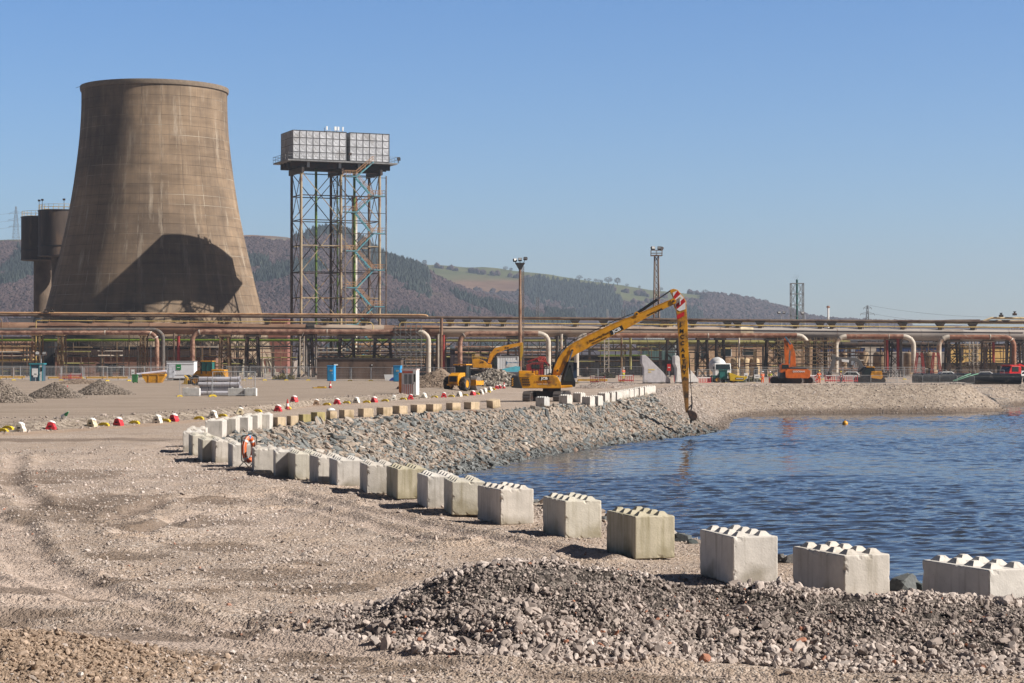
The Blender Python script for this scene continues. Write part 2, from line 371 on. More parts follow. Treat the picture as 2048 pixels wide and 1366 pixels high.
def mixc(nt, fac, a, b, blend='MIX'):
    mx = nd(nt, 'ShaderNodeMix', data_type='RGBA', blend_type=blend)
    for sk, v in ((0, fac), (6, a), (7, b)):
        if isinstance(v, (int, float)): mx.inputs[sk].default_value = v
        elif isinstance(v, tuple): mx.inputs[sk].default_value = rgba(v)
        else: nt.links.new(v, mx.inputs[sk])
    return mx.outputs[2]
def ramp(nt, src, stops):
    r = nd(nt, 'ShaderNodeValToRGB'); e = r.color_ramp.elements
    while len(e) < len(stops): e.new(.5)
    for k, (p, c) in enumerate(stops): e[k].position = p; e[k].color = rgba(c) if len(c) == 3 else c
    nt.links.new(src, r.inputs['Fac']); return r.outputs['Color']
def bw(a, b): return [(a, (0, 0, 0)), (b, (1, 1, 1))]
def ground_material():
    m, nt, b = new_mat('crushed stone ground'); L = nt.links
    tc = nd(nt, 'ShaderNodeTexCoord'); P = tc.outputs['Object']
    def nz(s, d=5, r=.55, v=None):
        n = nd(nt, 'ShaderNodeTexNoise'); n.inputs['Scale'].default_value = s; n.inputs['Detail'].default_value = d; n.inputs['Roughness'].default_value = r
        L.new(v or P, n.inputs['Vector']); return n.outputs['Fac']
    def vor(s):
        n = nd(nt, 'ShaderNodeTexVoronoi'); n.inputs['Scale'].default_value = s; L.new(P, n.inputs['Vector']); return n
    def att(k): return nd(nt, 'ShaderNodeAttribute', attribute_name=k).outputs['Fac']
    v1, v2 = vor(11.), vor(30.)
    sp = nd(nt, 'ShaderNodeSeparateColor'); L.new(v1.outputs['Color'], sp.inputs[0])
    sp2 = nd(nt, 'ShaderNodeSeparateColor'); L.new(v2.outputs['Color'], sp2.inputs[0])
    pal = [(0., (.25, .193, .152)), (.3, (.395, .315, .255)), (.6, (.50, .408, .338)), (.85, (.575, .485, .415)), (1., (.64, .575, .515))]
    g1 = ramp(nt, sp.outputs[0], pal); g2 = ramp(nt, sp2.outputs[1], pal)
    sel = ramp(nt, nz(2.2, 4), bw(.42, .6))
    g = mixc(nt, sel, g2, g1)
    fine = ramp(nt, nz(60, 3), [(.3, (.6, .6, .6)), (.7, (1.25, 1.25, 1.25))])
    g = mixc(nt, .55, g, fine, 'MULTIPLY')
    # sandy fines between the stones
    sand = ramp(nt, nz(5, 6), [(.3, (.36, .275, .21)), (.7, (.48, .375, .295))])
    sandm = ramp(nt, nz(.55, 6, .6), bw(.42, .62))
    g = mixc(nt, sandm, g, mixc(nt, .35, sand, g))
    # big tone variation
    g = mixc(nt, .8, g, ramp(nt, nz(.12, 5), [(.3, (.82, .8, .78)), (.7, (1.12, 1.1, 1.08))]), 'MULTIPLY')
    # region masks stored on the mesh
    road = mixc(nt, .75, ramp(nt, nz(.7, 6), [(.3, (.29, .225, .17)), (.7, (.40, .315, .245))]), g)
    mp = nd(nt, 'ShaderNodeMapping'); mp.inputs['Scale'].default_value = (.09, .9, 1); L.new(P, mp.inputs['Vector'])
    streak = ramp(nt, nz(1.2, 5, .6, mp.outputs[0]), [(.35, (.24, .19, .145)), (.55, (.36, .285, .225)), (.75, (.45, .36, .285))])
    g = mixc(nt, att('road'), g, mixc(nt, .25, streak, road))
    v3 = vor(2.6); sp3 = nd(nt, 'ShaderNodeSeparateColor'); L.new(v3.outputs['Color'], sp3.inputs[0])
    berm = ramp(nt, mixc(nt, .5, sp.outputs[1], sp3.outputs[0]), [(.15, (.14, .11, .085)), (.5, (.29, .235, .185)), (.85, (.46, .39, .32))])
    g = mixc(nt, att('berm'), g, berm)
    track = ramp(nt, nz(1.0, 6), [(.3, (.36, .235, .155)), (.5, (.44, .315, .225)), (.7, (.48, .36, .27))])
    g = mixc(nt, att('track'), g, mixc(nt, .25, track, g))
    soil = ramp(nt, nz(7, 7, .7), [(.3, (.20, .14, .1)), (.5, (.33, .245, .18)), (.7, (.44, .335, .255))])
    g = mixc(nt, att('soil'), g, soil)
    g = mixc(nt, att('rut'), g, ramp(nt, nz(3, 5), [(.3, (.41, .32, .265)), (.7, (.56, .455, .385))]))
    dirt = mixc(nt, .35, (.13, .092, .066), g)
    g = mixc(nt, att('dirt'), g, dirt)
    dk = ramp(nt, sp.outputs[2], [(0, (.05, .043, .038)), (.6, (.12, .10, .088)), (1, (.28, .24, .21))])
    g = mixc(nt, att('heap'), g, dk)
    rev = ramp(nt, sp.outputs[1], [(0, (.12, .10, .085)), (.5, (.26, .21, .17)), (1, (.36, .32, .28))])
    g = mixc(nt, att('rev'), g, rev)
    wet = mixc(nt, .75, g, (.09, .062, .045))
    g = mixc(nt, att('wet'), g, wet)
    L.new(g, b.inputs['Base Color']); b.inputs['Roughness'].default_value = .95; b.inputs['Specular IOR Level'].default_value = .15
    h = nd(nt, 'ShaderNodeMath', operation='MULTIPLY_ADD'); L.new(v1.outputs['Distance'], h.inputs[0]); h.inputs[1].default_value = -.9
    h2 = nd(nt, 'ShaderNodeMath', operation='MULTIPLY_ADD'); L.new(v2.outputs['Distance'], h2.inputs[0]); h2.inputs[1].default_value = -.5; L.new(nz(9, 7, .7), h2.inputs[2])
    L.new(h2.outputs[0], h.inputs[2])
    bp = nd(nt, 'ShaderNodeBump'); bp.inputs['Strength'].default_value = .8; bp.inputs['Distance'].default_value = .06
    L.new(h.outputs[0], bp.inputs['Height']); L.new(bp.outputs[0], b.inputs['Normal'])
    return m
GROUND = ground_material()
# dirt patches named in photo pixels -> ground positions
def blob(x, y, px, py, rx, ry, rot=0):
    cx, cy = G(px, py); c, s = math.cos(rot), math.sin(rot)
    u = ((x - cx) * c + (y - cy) * s) / rx; v = (-(x - cx) * s + (y - cy) * c) / ry
    return np.clip(1 - np.sqrt(u * u + v * v), 0, 1)
def make_ground():
    ys = np.concatenate([np.arange(4, 20, .8), np.arange(20, 44, .085), np.arange(44, 75, .2), np.arange(75, 282, .62), np.arange(282, 420, 3), np.arange(420, 1300, 40), np.geomspace(1300, 4900, 12)])
    u = np.linspace(-1, 1, 560); s = .285 * u + .32 * u ** 7
    YY, S = np.meshgrid(ys, s, indexing='ij'); XX = S * (YY + 3.0)
    ZZ = np.where(YY < 420, 0, 0.0)
    sel = ys < 420
    ZZ[sel] = height(XX[sel], YY[sel])
    x, y = XX, YY
    t = bar_t(x, y); inl = sdpoly(x, y, CREST); n1 = fbm(x, y, 2.2, 4, 51); n2 = fbm(x, y, 6, 4, 52); n3 = fbm(x, y * 2.5, 1.1, 4, 53)
    A = {}
    bz = (1 - sstep(-6, 0, x - np.interp(y, [80, 200, 230], [-2, 0, 6])))
    A['berm'] = np.clip(sstep(-1.0, .5, t) * (1 - sstep(6, 10, t + n2 * 4)), 0, 1) * (y > 80) * (1 - sstep(-7, -3, x))
    A['road'] = np.clip(sstep(5, 11, t + n2 * 4) * (1 - sstep(300, 340, y)) * (1 - sstep(0, 8, x)), 0, 1) * (y > 80)
    A['track'] = np.clip(sstep(-9, -6, t - 2 * n2 + 1) * (1 - sstep(-1.5, -.3, t)), 0, 1) * (1 - sstep(-14, -9, x)) * (y > 60)
    ex = np.clip(sstep(-12, -5, t) * (1 - sstep(-3, 3, t)), 0, 1) * sstep(-9, -4, x) * .25 * (y > 120) * (inl < 0)
    A['track'] = np.clip(A['track'] + ex, 0, 1)
    # smooth fine strip crossing the foreground and the left edge
    strip = np.exp(-((y - (26.6 + .03 * (x + 3))) / 1.5) ** 2) * (1 - sstep(-1, 4, x)) + np.clip(1 - np.hypot((x + 8.2) / 2.2, (y - 31.5) / 5.0), 0, 1) * 1.6
    A['track'] = np.clip(A['track'] + .2 * np.clip(strip, 0, 1), 0, 1); A['strip'] = np.clip(strip, 0, 1)
    mnd = np.clip(1 - np.sqrt(((x + 6.6) / 3.4) ** 2 + ((y - 24.0) / 2.6) ** 2), 0, 1)
    A['soil'] = sstep(.02, .2, mnd + (n1 - .5) * .2)
    d = np.zeros(x.shape)
    for px, py, rx, ry, rr in [(30, 1185, 1.1, .8, 0), (20, 1235, 1.2, .9, 0), (250, 1275, 2.2, .6, -.1), (640, 1320, 2.2, .45, -.15), (350, 1050, 2.2, 2.0, .4), (430, 1095, 1.4, 1.2, 0), (530, 1150, 1.5, .9, 0), (200, 1010, 2.6, 4, 0), (240, 1165, .7, .5, 0), (820, 1345, 3.2, .35, -.08), (420, 1262, 3.4, .3, -.12), (120, 1190, 1.6, .35, 0), (1250, 1360, 2.5, .25, -.05), (60, 880, 9, 2.5, .1), (420, 1000, 1.2, 1.6, 0), (620, 1130, .8, .5, 0), (250, 1110, 1.1, .6, 0), (380, 1180, .7, .4, 0), (150, 1030, 2, 4, .2), (640, 1180, 1.2, .7, 0), (100, 950, 3, 5, 0), (330, 1310, 1.5, .5, 0)]:
        d = np.maximum(d, blob(x, y, px, py, rx, ry, rr))
    A['dirt'] = np.clip(sstep(.1, .4, d * 1.15 + (n3 - .5) * .7) * .9 + .3 * sstep(.55, .7, n1) * (y < 70), 0, 1)
    A['heap'] = np.zeros(x.shape); A['rut'] = np.clip(RUTC(x, y), 0, 1) * .7
    A['rut'] = np.maximum(A['rut'], np.maximum(.85 * A.pop('strip'), .4 * np.clip(np.maximum(blob(x, y, 560, 1020, 4, 9), blob(x, y, 320, 930, 9, 22)) * 1.8, 0, 1) * sstep(.35, .55, n1 + .1)))
    wl = sdpoly(x, y, WATERL)
    rv = sstep(-.8, .8, inl) * (x - np.interp(y, [40, 105, 188, 200], [15, 30, 30, 12]) < 0) * (y < 200)
    A['rev'] = np.where(rv > 0, rv, 0)
    A['berm'] = np.maximum(A['berm'], .75 * sstep(-6, 0, inl) * sstep(190, 215, y + x * .5) * (y < 300))
    A['wet'] = sstep(WZ + .75, WZ + .2, ZZ + (n2 - .5) * .5) * (inl > 0)
    o = grid_mesh('ground', XX, YY, ZZ, A, GROUND); tag(o, kind='structure'); return o
make_ground()

# ---------------------------------------------------------------- water
def make_water():
    m, nt, b = new_mat('lagoon water'); L = nt.links
    b.inputs['Base Color'].default_value = (.026, .029, .036, 1); b.inputs['Roughness'].default_value = .06; b.inputs['IOR'].default_value = 1.333
    b.inputs['Specular IOR Level'].default_value = .5
    tc = nd(nt, 'ShaderNodeTexCoord')
    def nz(sc, sx, sy, d, rot=.12, w=0):
        mp = nd(nt, 'ShaderNodeMapping'); mp.inputs['Scale'].default_value = (sx, sy, 1); mp.inputs['Rotation'].default_value = (0, 0, rot)
        L.new(tc.outputs['Object'], mp.inputs['Vector'])
        n = nd(nt, 'ShaderNodeTexNoise'); n.inputs['Scale'].default_value = sc; n.inputs['Detail'].default_value = d; n.inputs['Distortion'].default_value = w
        L.new(mp.outputs[0], n.inputs['Vector']); return n.outputs['Fac']
    gust = ramp(nt, nz(.03, 1, .55, 3), [(.34, (.45, .45, .45)), (.62, (1, 1, 1))])
    h1 = nz(.75, .6, 1, 3, .15, .4); h2 = nz(2.6, .7, 1, 4, -.2, .3)
    s1 = nd(nt, 'ShaderNodeMath', operation='MULTIPLY_ADD'); s1.inputs[1].default_value = .38; L.new(h2, s1.inputs[0]); L.new(h1, s1.inputs[2])
    s2 = nd(nt, 'ShaderNodeMath', operation='MULTIPLY'); L.new(s1.outputs[0], s2.inputs[0]); L.new(gust, s2.inputs[1])
    bp = nd(nt, 'ShaderNodeBump'); bp.inputs['Strength'].default_value = .6; bp.inputs['Distance'].default_value = .06
    L.new(s2.outputs[0], bp.inputs['Height']); L.new(bp.outputs[0], b.inputs['Normal'])
    ys = [28.]
    while ys[-1] < 292: ys.append(ys[-1] + max(.1, .1 + (ys[-1] - 60) * .0016))
    ys = np.array(ys); S, _ = np.meshgrid(np.linspace(-.11, .34, 560), ys); YY = np.repeat(ys[:, None], 560, 1); XX = S * YY
    def waves(x, y):
        c, s_ = math.cos(.22), math.sin(.22); u = x * c + y * s_; v = -x * s_ + y * c
        u = u + 1.5 * fbm(x, y, 7, 2, 93); v = v + .8 * fbm(x, y, 5, 2, 94)
        gust = .55 + .75 * sstep(.35, .62, fbm(x * .5, y, 26, 3, 95))
        def rid(q): return 1 - np.abs(2 * q - 1)
        h = .28 * (fbm(u * .34, v, 1.05, 2, 91) - .5) + .23 * (rid(fbm(u * .4, v, .6, 2, 92)) - .5) + .15 * (fbm(u * .5, v, .27, 2, 96) - .5)
        return h * gust * WAVE
    o = grid_mesh('water', XX, YY, WZ + waves(XX, YY), {}, m); tag(o, kind='structure')
WAVE = .34
make_water()

# ---------------------------------------------------------------- stones
def stone_mesh(kind, sub, jit, seed, flat=(1, 1, 1)):
    bm = bmesh.new(); bmesh.ops.create_icosphere(bm, subdivisions=sub, radius=1)
    r = random.Random(seed)
    off = Vector((r.uniform(0, 99), r.uniform(0, 99), r.uniform(0, 99)))
    for v in bm.verts:
        v.co *= 1 + jit * (r.random() - .5) + .5 * jit * mnoise.noise(v.co * 1.2 + off)
        if kind == 'chunk':
            for ax in ((.9, .2, .3), (-.6, .7, .2), (.1, -.8, .5), (-.3, -.2, -.9), (.2, .3, .92)):
                n = Vector(ax).normalized(); dd = v.co.dot(n); lim = .62 + .2 * r.random() * 0
                if dd > lim: v.co -= n * (dd - lim)
        v.co.x *= flat[0]; v.co.y *= flat[1]; v.co.z *= flat[2]
    V = np.array([v.co[:] for v in bm.verts], np.float32); Fc = np.array([[v.index for v in f.verts] for f in bm.faces], np.int32)
    bm.free(); return V, Fc
def rotmats(n, tilt, r):
    yaw = r.uniform(0, 2 * np.pi, n); a = r.normal(0, tilt, n); b = r.normal(0, tilt, n)
    cy, sy, ca, sa, cb, sb = np.cos(yaw), np.sin(yaw), np.cos(a), np.sin(a), np.cos(b), np.sin(b)
    O, I = np.zeros(n), np.ones(n)
    Rz = np.stack([cy, -sy, O, sy, cy, O, O, O, I], -1).reshape(n, 3, 3)
    Rx = np.stack([I, O, O, O, ca, -sa, O, sa, ca], -1).reshape(n, 3, 3)
    Ry = np.stack([cb, O, sb, O, I, O, -sb, O, cb], -1).reshape(n, 3, 3)
    return Rx @ Ry @ Rz
def scatter(name, P, S, T, bases, mat, tilt=.5, smooth=False, parent=None, extra=None, seed=1):
    """one mesh of many loose pieces: positions P, sizes S (n,3), tint T in 0..1"""
    r = np.random.default_rng(seed); n = len(P)
    which = r.integers(0, len(bases), n); Rm = rotmats(n, tilt, r)
    if extra is not None: Rm = extra @ Rm
    Vs, Fs, Ts = [], [], []; base = 0
    for k, (V, Fc) in enumerate(bases):
        ix = np.where(which == k)[0]
        if not len(ix): continue
        v = V[None] * S[ix][:, None, :]
        v = np.einsum('nij,nvj->nvi', Rm[ix], v) + P[ix][:, None, :]
        f = Fc[None] + (base + np.arange(len(ix)) * len(V))[:, None, None]
        Vs.append(v.reshape(-1, 3)); Fs.append(f.reshape(-1, 3)); Ts.append(np.repeat(T[ix], len(V))); base += len(ix) * len(V)
    co = np.concatenate(Vs).astype(np.float32); q = np.concatenate(Fs).astype(np.int32); tt = np.concatenate(Ts).astype(np.float32)
    me = bpy.data.meshes.new(name)
    me.vertices.add(len(co)); me.vertices.foreach_set('co', co.ravel())
    me.loops.add(q.size); me.loops.foreach_set('vertex_index', q.ravel())
    me.polygons.add(len(q)); me.polygons.foreach_set('loop_start', np.arange(0, q.size, 3, dtype=np.int32))
    me.polygons.foreach_set('use_smooth', np.full(len(q), bool(smooth)))
    a = me.attributes.new('tint', 'FLOAT', 'POINT'); a.data.foreach_set('value', tt)
    me.update(calc_edges=True); me.materials.append(mat)
    o = bpy.data.objects.new(name, me); COL.objects.link(o)
    if parent: o.parent = parent
    return o
def tint_mat(name, stops, rough=.9, noise=12, amt=.5, attr=True):
    m, nt, b = new_mat(name)
    if attr: src = nd(nt, 'ShaderNodeAttribute', attribute_name='tint').outputs['Fac']
    else: src = nd(nt, 'ShaderNodeObjectInfo').outputs['Random']
    c = ramp(nt, src, stops)
    tc = nd(nt, 'ShaderNodeTexCoord'); n = nd(nt, 'ShaderNodeTexNoise'); n.inputs['Scale'].default_value = noise; n.inputs['Detail'].default_value = 5
    nt.links.new(tc.outputs['Object'], n.inputs['Vector'])
    c = mixc(nt, amt, c, ramp(nt, n.outputs['Fac'], [(.3, (.6, .6, .6)), (.7, (1.25, 1.22, 1.2))]), 'MULTIPLY')
    nt.links.new(c, b.inputs['Base Color']); b.inputs['Roughness'].default_value = rough; b.inputs['Specular IOR Level'].default_value = .2
    return m
GRAV = [(0, (.17, .145, .13)), (.25, (.30, .25, .215)), (.5, (.42, .355, .31)), (.75, (.50, .43, .385)), (.93, (.58, .53, .49)), (1, (.40, .22, .16))]
gravel_m = tint_mat('loose gravel stone', GRAV)
GREY = [(0, (.13, .11, .10)), (.3, (.27, .225, .20)), (.6, (.42, .355, .315)), (.85, (.53, .46, .415)), (.97, (.61, .545, .50)), (1, (.42, .20, .13))]
heap_m = tint_mat('heap stone', GREY)
RIP = [(0, (.085, .09, .09)), (.25, (.16, .17, .17)), (.45, (.24, .245, .237)), (.6, (.28, .235, .195)), (.8, (.36, .295, .24)), (.93, (.46, .42, .37)), (1, (.3, .2, .15))]
rip_m = tint_mat('armour rock', RIP, noise=4, amt=.6)
ST0 = [stone_mesh('r', 1, .5, k, f) for k, f in enumerate([(1, .8, .6), (1, .7, .7), (.9, .9, .6), (1.1, .65, .55)])]
ST1 = [stone_mesh('chunk', 2, .35, 20 + k, f) for k, f in enumerate([(1, .8, .75), (1, .75, .65), (.9, .9, .7), (1.15, .7, .6), (1, .85, .85)])]
SL0 = [stone_mesh('r', 1, .55, 40 + k, f) for k, f in enumerate([(1, .75, .45), (1, .6, .4), (.9, .8, .38), (1.15, .65, .5)])]

def ground_gravel():
    n = 150000
    y = 20 + (rng.random(n) ** 1.25) * 62; x = rng.uniform(-1, 1, n) * .30 * (y + 2)
    sc = sdpoly(x, y, CREST); ok = sc < .3
    dens = .18 + 1.25 * sstep(.42, .66, fbm(x, y, 1.7, 4, 61)) + .7 * sstep(.5, .7, fbm(x, y, .6, 2, 62))
    # the smooth wheel-worn strip stays nearly clean
    strip = np.exp(-((y - (26.6 + .03 * (x + 3))) / 1.3) ** 2) * (1 - sstep(-1, 4, x)) + np.clip(1 - np.hypot((x + 8.2) / 2.2, (y - 31.5) / 5.0), 0, 1) * 1.6
    dens *= 1 - .94 * np.clip(strip, 0, 1); dens *= (.35 + .65 * (heap_h(x, y) <= 0.01)) * (1 - .7 * RUTC(x, y))
    mnd = np.sqrt(((x + 6.6) / 3.4) ** 2 + ((y - 24.0) / 2.6) ** 2) < .95; dens *= np.where(mnd, .25, 1)
    ok &= rng.random(n) < dens
    x, y = x[ok], y[ok]; n = len(x); s = np.clip(rng.lognormal(-4.2, .5, n), .007, .07) * (1 + .004 * (y - 25))
    z = height(x, y) + s * .2
    # pale clean stone patch in front of the middle blocks
    pale = np.clip(np.maximum(blob(x, y, 520, 1040, 3.0, 5), blob(x, y, 340, 950, 7, 17)) * 1.6, 0, 1)
    T = np.clip(rng.beta(2.2, 2.0, n) * .93 * (1 - .0 * pale) + .28 * pale, 0, .95); T[rng.random(n) < .01] = 1
    o = scatter('gravel', np.stack([x, y, z], -1), np.stack([s * rng.uniform(.8, 1.3, n), s * rng.uniform(.8, 1.2, n), s * rng.uniform(.7, 1.1, n)], -1), T, ST0, gravel_m, seed=2)
    tag(o, kind='stuff')
    # soil clods on the brown mound
    n = 26000; x = rng.uniform(-9.6, -3.4, n); y = rng.uniform(21.5, 26.6, n)
    ok = np.sqrt(((x + 6.6) / 3.4) ** 2 + ((y - 24.0) / 2.6) ** 2) < rng.uniform(.5, 1.0, n); x, y = x[ok], y[ok]; n = len(x)
    s = np.clip(rng.lognormal(-4.25, .6, n), .008, .09)
    cm = tint_mat('soil clod', [(0, (.21, .15, .105)), (.5, (.33, .245, .18)), (1, (.45, .345, .265))], noise=20)
    o = scatter('soil_clods', np.stack([x, y, height(x, y) + s * .25], -1), np.stack([s, s * .9, s * .8], -1), rng.random(n), ST0, cm, seed=3)
    o.name = 'soil'; tag(o, kind='stuff')
ground_gravel()

def gravel_heap():
    xs = np.arange(-4.4, 11.5, .055); ys = np.arange(20.8, 30.8, .055)
    YY, XX = np.meshgrid(ys, xs, indexing='ij')
    H = heap_h(XX, YY); Z0 = height(XX, YY)
    ZZ = np.where(H > .004, Z0 + H, Z0 - .12)
    A = {k: np.zeros(XX.shape) for k in ('berm', 'road', 'track', 'soil', 'dirt', 'rev', 'wet', 'rut')}
    A['heap'] = np.clip(sstep(.01, .12, H), 0, 1); A['dirt'] = A['heap'] * 0
    o = grid_mesh('gravel_heap', XX, YY, ZZ, A, GROUND)
    tag(o, 'long dark heap of grey crushed stone dumped in front of the nearest concrete blocks', 'gravel heap')
    n = 150000; x = rng.uniform(-4.3, 9.6, n); y = rng.uniform(21, 30.2, n); h = heap_h(x, y)
    hm = np.interp(x, HEAPX, HEAPH); rel = np.clip(h / (hm + .01), 0, 1.2)
    dens = np.where(h > .01, .28 + .9 * (1 - rel) + .6 * sstep(.85, 1, rel), 0) * (.55 + .8 * sstep(.4, .6, fbm(x, y, .5, 3, 71)))
    # fringe at the foot
    fr = (heap_h(x, y + .35) > .01) & (h <= .01); dens = np.where(fr, .5, dens) * np.where(x < -2.3, .4, 1)
    ok = rng.random(n) < dens; x, y, h, rel = x[ok], y[ok], h[ok], rel[ok]; n = len(x)
    big = np.clip(1 - rel, 0, 1)
    s = np.clip(rng.lognormal(-3.95, .48, n) * (.75 + .75 * big ** 1.5 + .35 * (rel > .85)), .012, .11)
    z = height(x, y) + h + s * .3
    mid = np.clip(1 - np.abs(rel - .55) / .42, 0, 1); T = np.clip(rng.beta(2, 2, n) * (.8 - .16 * mid) + .16 * big + .22 * (rel > .88), 0, .97); T[rng.random(n) < .008] = 1
    st = scatter('loose_stone', np.stack([x, y, z], -1), np.stack([s * rng.uniform(.85, 1.35, n), s * rng.uniform(.8, 1.1, n), s * rng.uniform(.75, 1.1, n)], -1), T, ST1, heap_m, tilt=.8, parent=o, seed=4)
    st['kind'] = 'stuff'
gravel_heap()

def riprap():
    n = 125000
    x = rng.uniform(-15, 22, n); y = rng.uniform(44, 200, n)
    sc = sdpoly(x, y, CREST); sw = sdpoly(x, y, WATERL)
    lim = np.interp(y, [40, 60, 90, 105, 188, 196], [12, 8, 3, 40, 40, 14])
    ok = (sc > -.5 + .5 * rng.random(n)) & (sw < .8) & (x < lim) & ~((x > 13.5) & (y > 178))
    fade = 1 - sstep(9, 17, x - (y - 170) * .0) * .75
    ok &= rng.random(n) < fade
    x, y, sw = x[ok], y[ok], sw[ok]
    hgt = height(x, y); n = len(x)
    s = np.clip(rng.lognormal(-2.1, .4, n), .06, .36)
    P = np.stack([x, y, hgt + s * .22], -1)
    T = np.clip(rng.beta(1.3, 1.5, n) * .95, 0, .96); T = np.where(fbm(x, y, 5, 3, 81) > .56, np.clip(T * .8 + .1, 0, 1), np.clip(T * .72 + .26, 0, .97)); T[rng.random(n) < .03] = 1; T = np.where(hgt < WZ + .3 + .25 * rng.random(n), T * .4, T)
    # low ones are damp and brown
    S = np.stack([s * rng.uniform(.9, 1.5, n), s * rng.uniform(.7, 1.0, n), s * rng.uniform(.8, 1.2, n)], -1)
    # slabs lie with the slope
    ax = height(x + .6, y) - height(x - .6, y); ay = height(x, y + .6) - height(x, y - .6)
    nrm = np.stack([-ax / 1.2, -ay / 1.2, np.ones(n)], -1); nrm /= np.linalg.norm(nrm, axis=1)[:, None]
    zx = np.stack([nrm[:, 2], np.zeros(n), -nrm[:, 0]], -1); zx /= np.linalg.norm(zx, axis=1)[:, None]
    zy = np.cross(nrm, zx); E = np.stack([zx, zy, nrm], -1)
    # the 300 that show largest are rocks of their own
    vis = (np.abs(x / y) < .25) & ((y > 108) | (y > 84) & (x < -6))
    score = np.where(vis, S[:, 0] * S[:, 1] / y ** 2, 0)
    top = np.argsort(-score)[:300]; rest = np.ones(n, bool); rest[top] = False
    o = scatter('riprap', P[rest], S[rest], T[rest], SL0, rip_m, tilt=.38, extra=E[rest], seed=5); tag(o, kind='stuff')
    rocks = []
    rip_o = tint_mat('armour rock single', RIP, noise=4, amt=.6, attr=False)
    for k, (V, Fc) in enumerate(SL0):
        me = bpy.data.meshes.new('armour_rock'); me.from_pydata(V.tolist(), [], Fc.tolist()); me.materials.append(rip_o); rocks.append(me)
    Rm = E @ rotmats(n, .38, np.random.default_rng(9))
    for j, i in enumerate(top):
        ob = bpy.data.objects.new('armour_rock', rocks[j % 4]); COL.objects.link(ob)
        ob.matrix_world = Matrix.Translation(P[i]) @ Matrix(Rm[i].tolist()).to_4x4() @ Matrix.Diagonal((*S[i], 1))
        ob['label'] = 'larger grey and brown armour rock lying on the stone bank above the water'; ob['category'] = 'rock'; ob['group'] = 'armour rocks on the lagoon bank'
riprap()
def far_bank_stones():
    n = 120000; x = rng.uniform(13, 78, n); y = rng.uniform(176, 300, n)
    sc = sdpoly(x, y, CREST); sw = sdpoly(x, y, WATERL)
    ok = (sc > -2.5) & (sw < .4) & (y < 290); x, y = x[ok], y[ok]; n = len(x)
    s = np.clip(rng.lognormal(-2.75, .38, n), .035, .18)
    T = np.clip(.25 + rng.beta(2, 2, n) * .7, 0, .95)
    hg = height(x, y); T = np.where(hg < WZ + .3 + .35 * rng.random(n), T * .35, T)
    o = scatter('bank_gravel', np.stack([x, y, hg + s * .2], -1), np.stack([s, s * .9, s * .8], -1), T, ST0[:2], gravel_m, seed=6); tag(o, kind='stuff')
    # haul road berm pebbles
    n = 16000; x = rng.uniform(-34, 2, n); y = rng.uniform(92, 215, n); t = bar_t(x, y)
    ok = (t > -3) & (t < 9) & (sdpoly(x, y, CREST) < 0); x, y = x[ok], y[ok]; n = len(x)
    s = np.clip(rng.lognormal(-2.9, .4, n), .03, .16)
    o = scatter('berm_gravel', np.stack([x, y, height(x, y) + s * .2], -1), np.stack([s, s * .9, s * .8], -1), np.clip(rng.beta(1.6, 2.4, n) * .9, 0, 1), ST0[:2], gravel_m, seed=7); tag(o, kind='stuff')
far_bank_stones()

# three cone-shaped heaps on the haul road and the rubble mounds behind
def cone_heap(px0, px1, pyb, pyt, label, seed, stops, name='gravel_heap', size=(.03, .12), skew=0, cat='gravel heap'):
    xc, y, z = GT((px0 + px1) / 2, pyb); r = (px1 - px0) / F * y / 2; h = (pyb - pyt) / F * y * 1.04
    ys = y + r * .55
    xs = np.linspace(-r * 1.1, r * 1.1, 70); YYs = np.linspace(-r * 1.1, r * 1.1, 70); yy, xx = np.meshgrid(YYs, xs, indexing='ij')
    xx0 = xx - skew * r
    d = np.hypot(np.where(xx0 < 0, xx0 / (1 + skew), xx0 / (1 - skew)), yy / .62) / r
    hh = h * np.clip(1 - d, 0, 1) ** .92 * (.93 + .14 * fbm(xx + seed * 9, yy, r * .4, 3, seed)) + (d < 1) * (fbm(xx, yy, r * .12, 3, seed + 2) - .5) * .12 * h
    zz = np.where(d < 1, hh, -.15)
    mat = MATS.get(label) or tint_mat(label, stops, noise=6)
    o = grid_mesh(name, xx, yy, zz, {'tint': fbm(xx, yy, r * .05, 3, seed + 7)}, mat); o.location = (xc, ys, hz(xc, ys) - .03)
    tag(o, label, cat)
    n = 2600; a = rng.uniform(-r, r, n); b = rng.uniform(-r * .62, r * .2, n); a0 = a - skew * r
    dd = np.hypot(np.where(a0 < 0, a0 / (1 + skew), a0 / (1 - skew)), b / .62) / r; ok = dd < .99; a, b, dd = a[ok], b[ok], dd[ok]; n = len(a)
    s = rng.uniform(size[0], size[1], n) ** 1.0
    st = scatter('loose_stone', np.stack([a, b, h * np.clip(1 - dd, 0, 1) ** .92 * .99 + s * .1], -1), np.stack([s, s * .9, s * .8], -1), rng.random(n), ST0[:2], mat, parent=o, seed=seed)
    st['kind'] = 'stuff'
    return o
GB = [(0, (.10, .085, .07)), (.5, (.20, .165, .135)), (1, (.34, .29, .25))]
BRN = [(0, (.13, .095, .07)), (.5, (.24, .18, .135)), (1, (.36, .29, .23))]
RUB = [(0, (.1, .085, .07)), (.4, (.2, .17, .14)), (.75, (.31, .275, .235)), (1, (.42, .38, .34))]
cone_heap(-90, 64, 806, 757, 'cone of grey brown gravel cut off by the left edge of the photo', 101, GB)
cone_heap(38, 168, 797, 765, 'middle one of three grey brown gravel cones, behind the traffic cone', 102, GB)
cone_heap(140, 266, 790, 760, 'low wide cone of grey gravel nearest the yellow skip', 103, GB, skew=-.15)
cone_heap(95, 215, 768, 758, 'long low spoil mound of dark earth behind the gravel cones', 104, BRN, 'spoil_mound', cat='spoil mound')
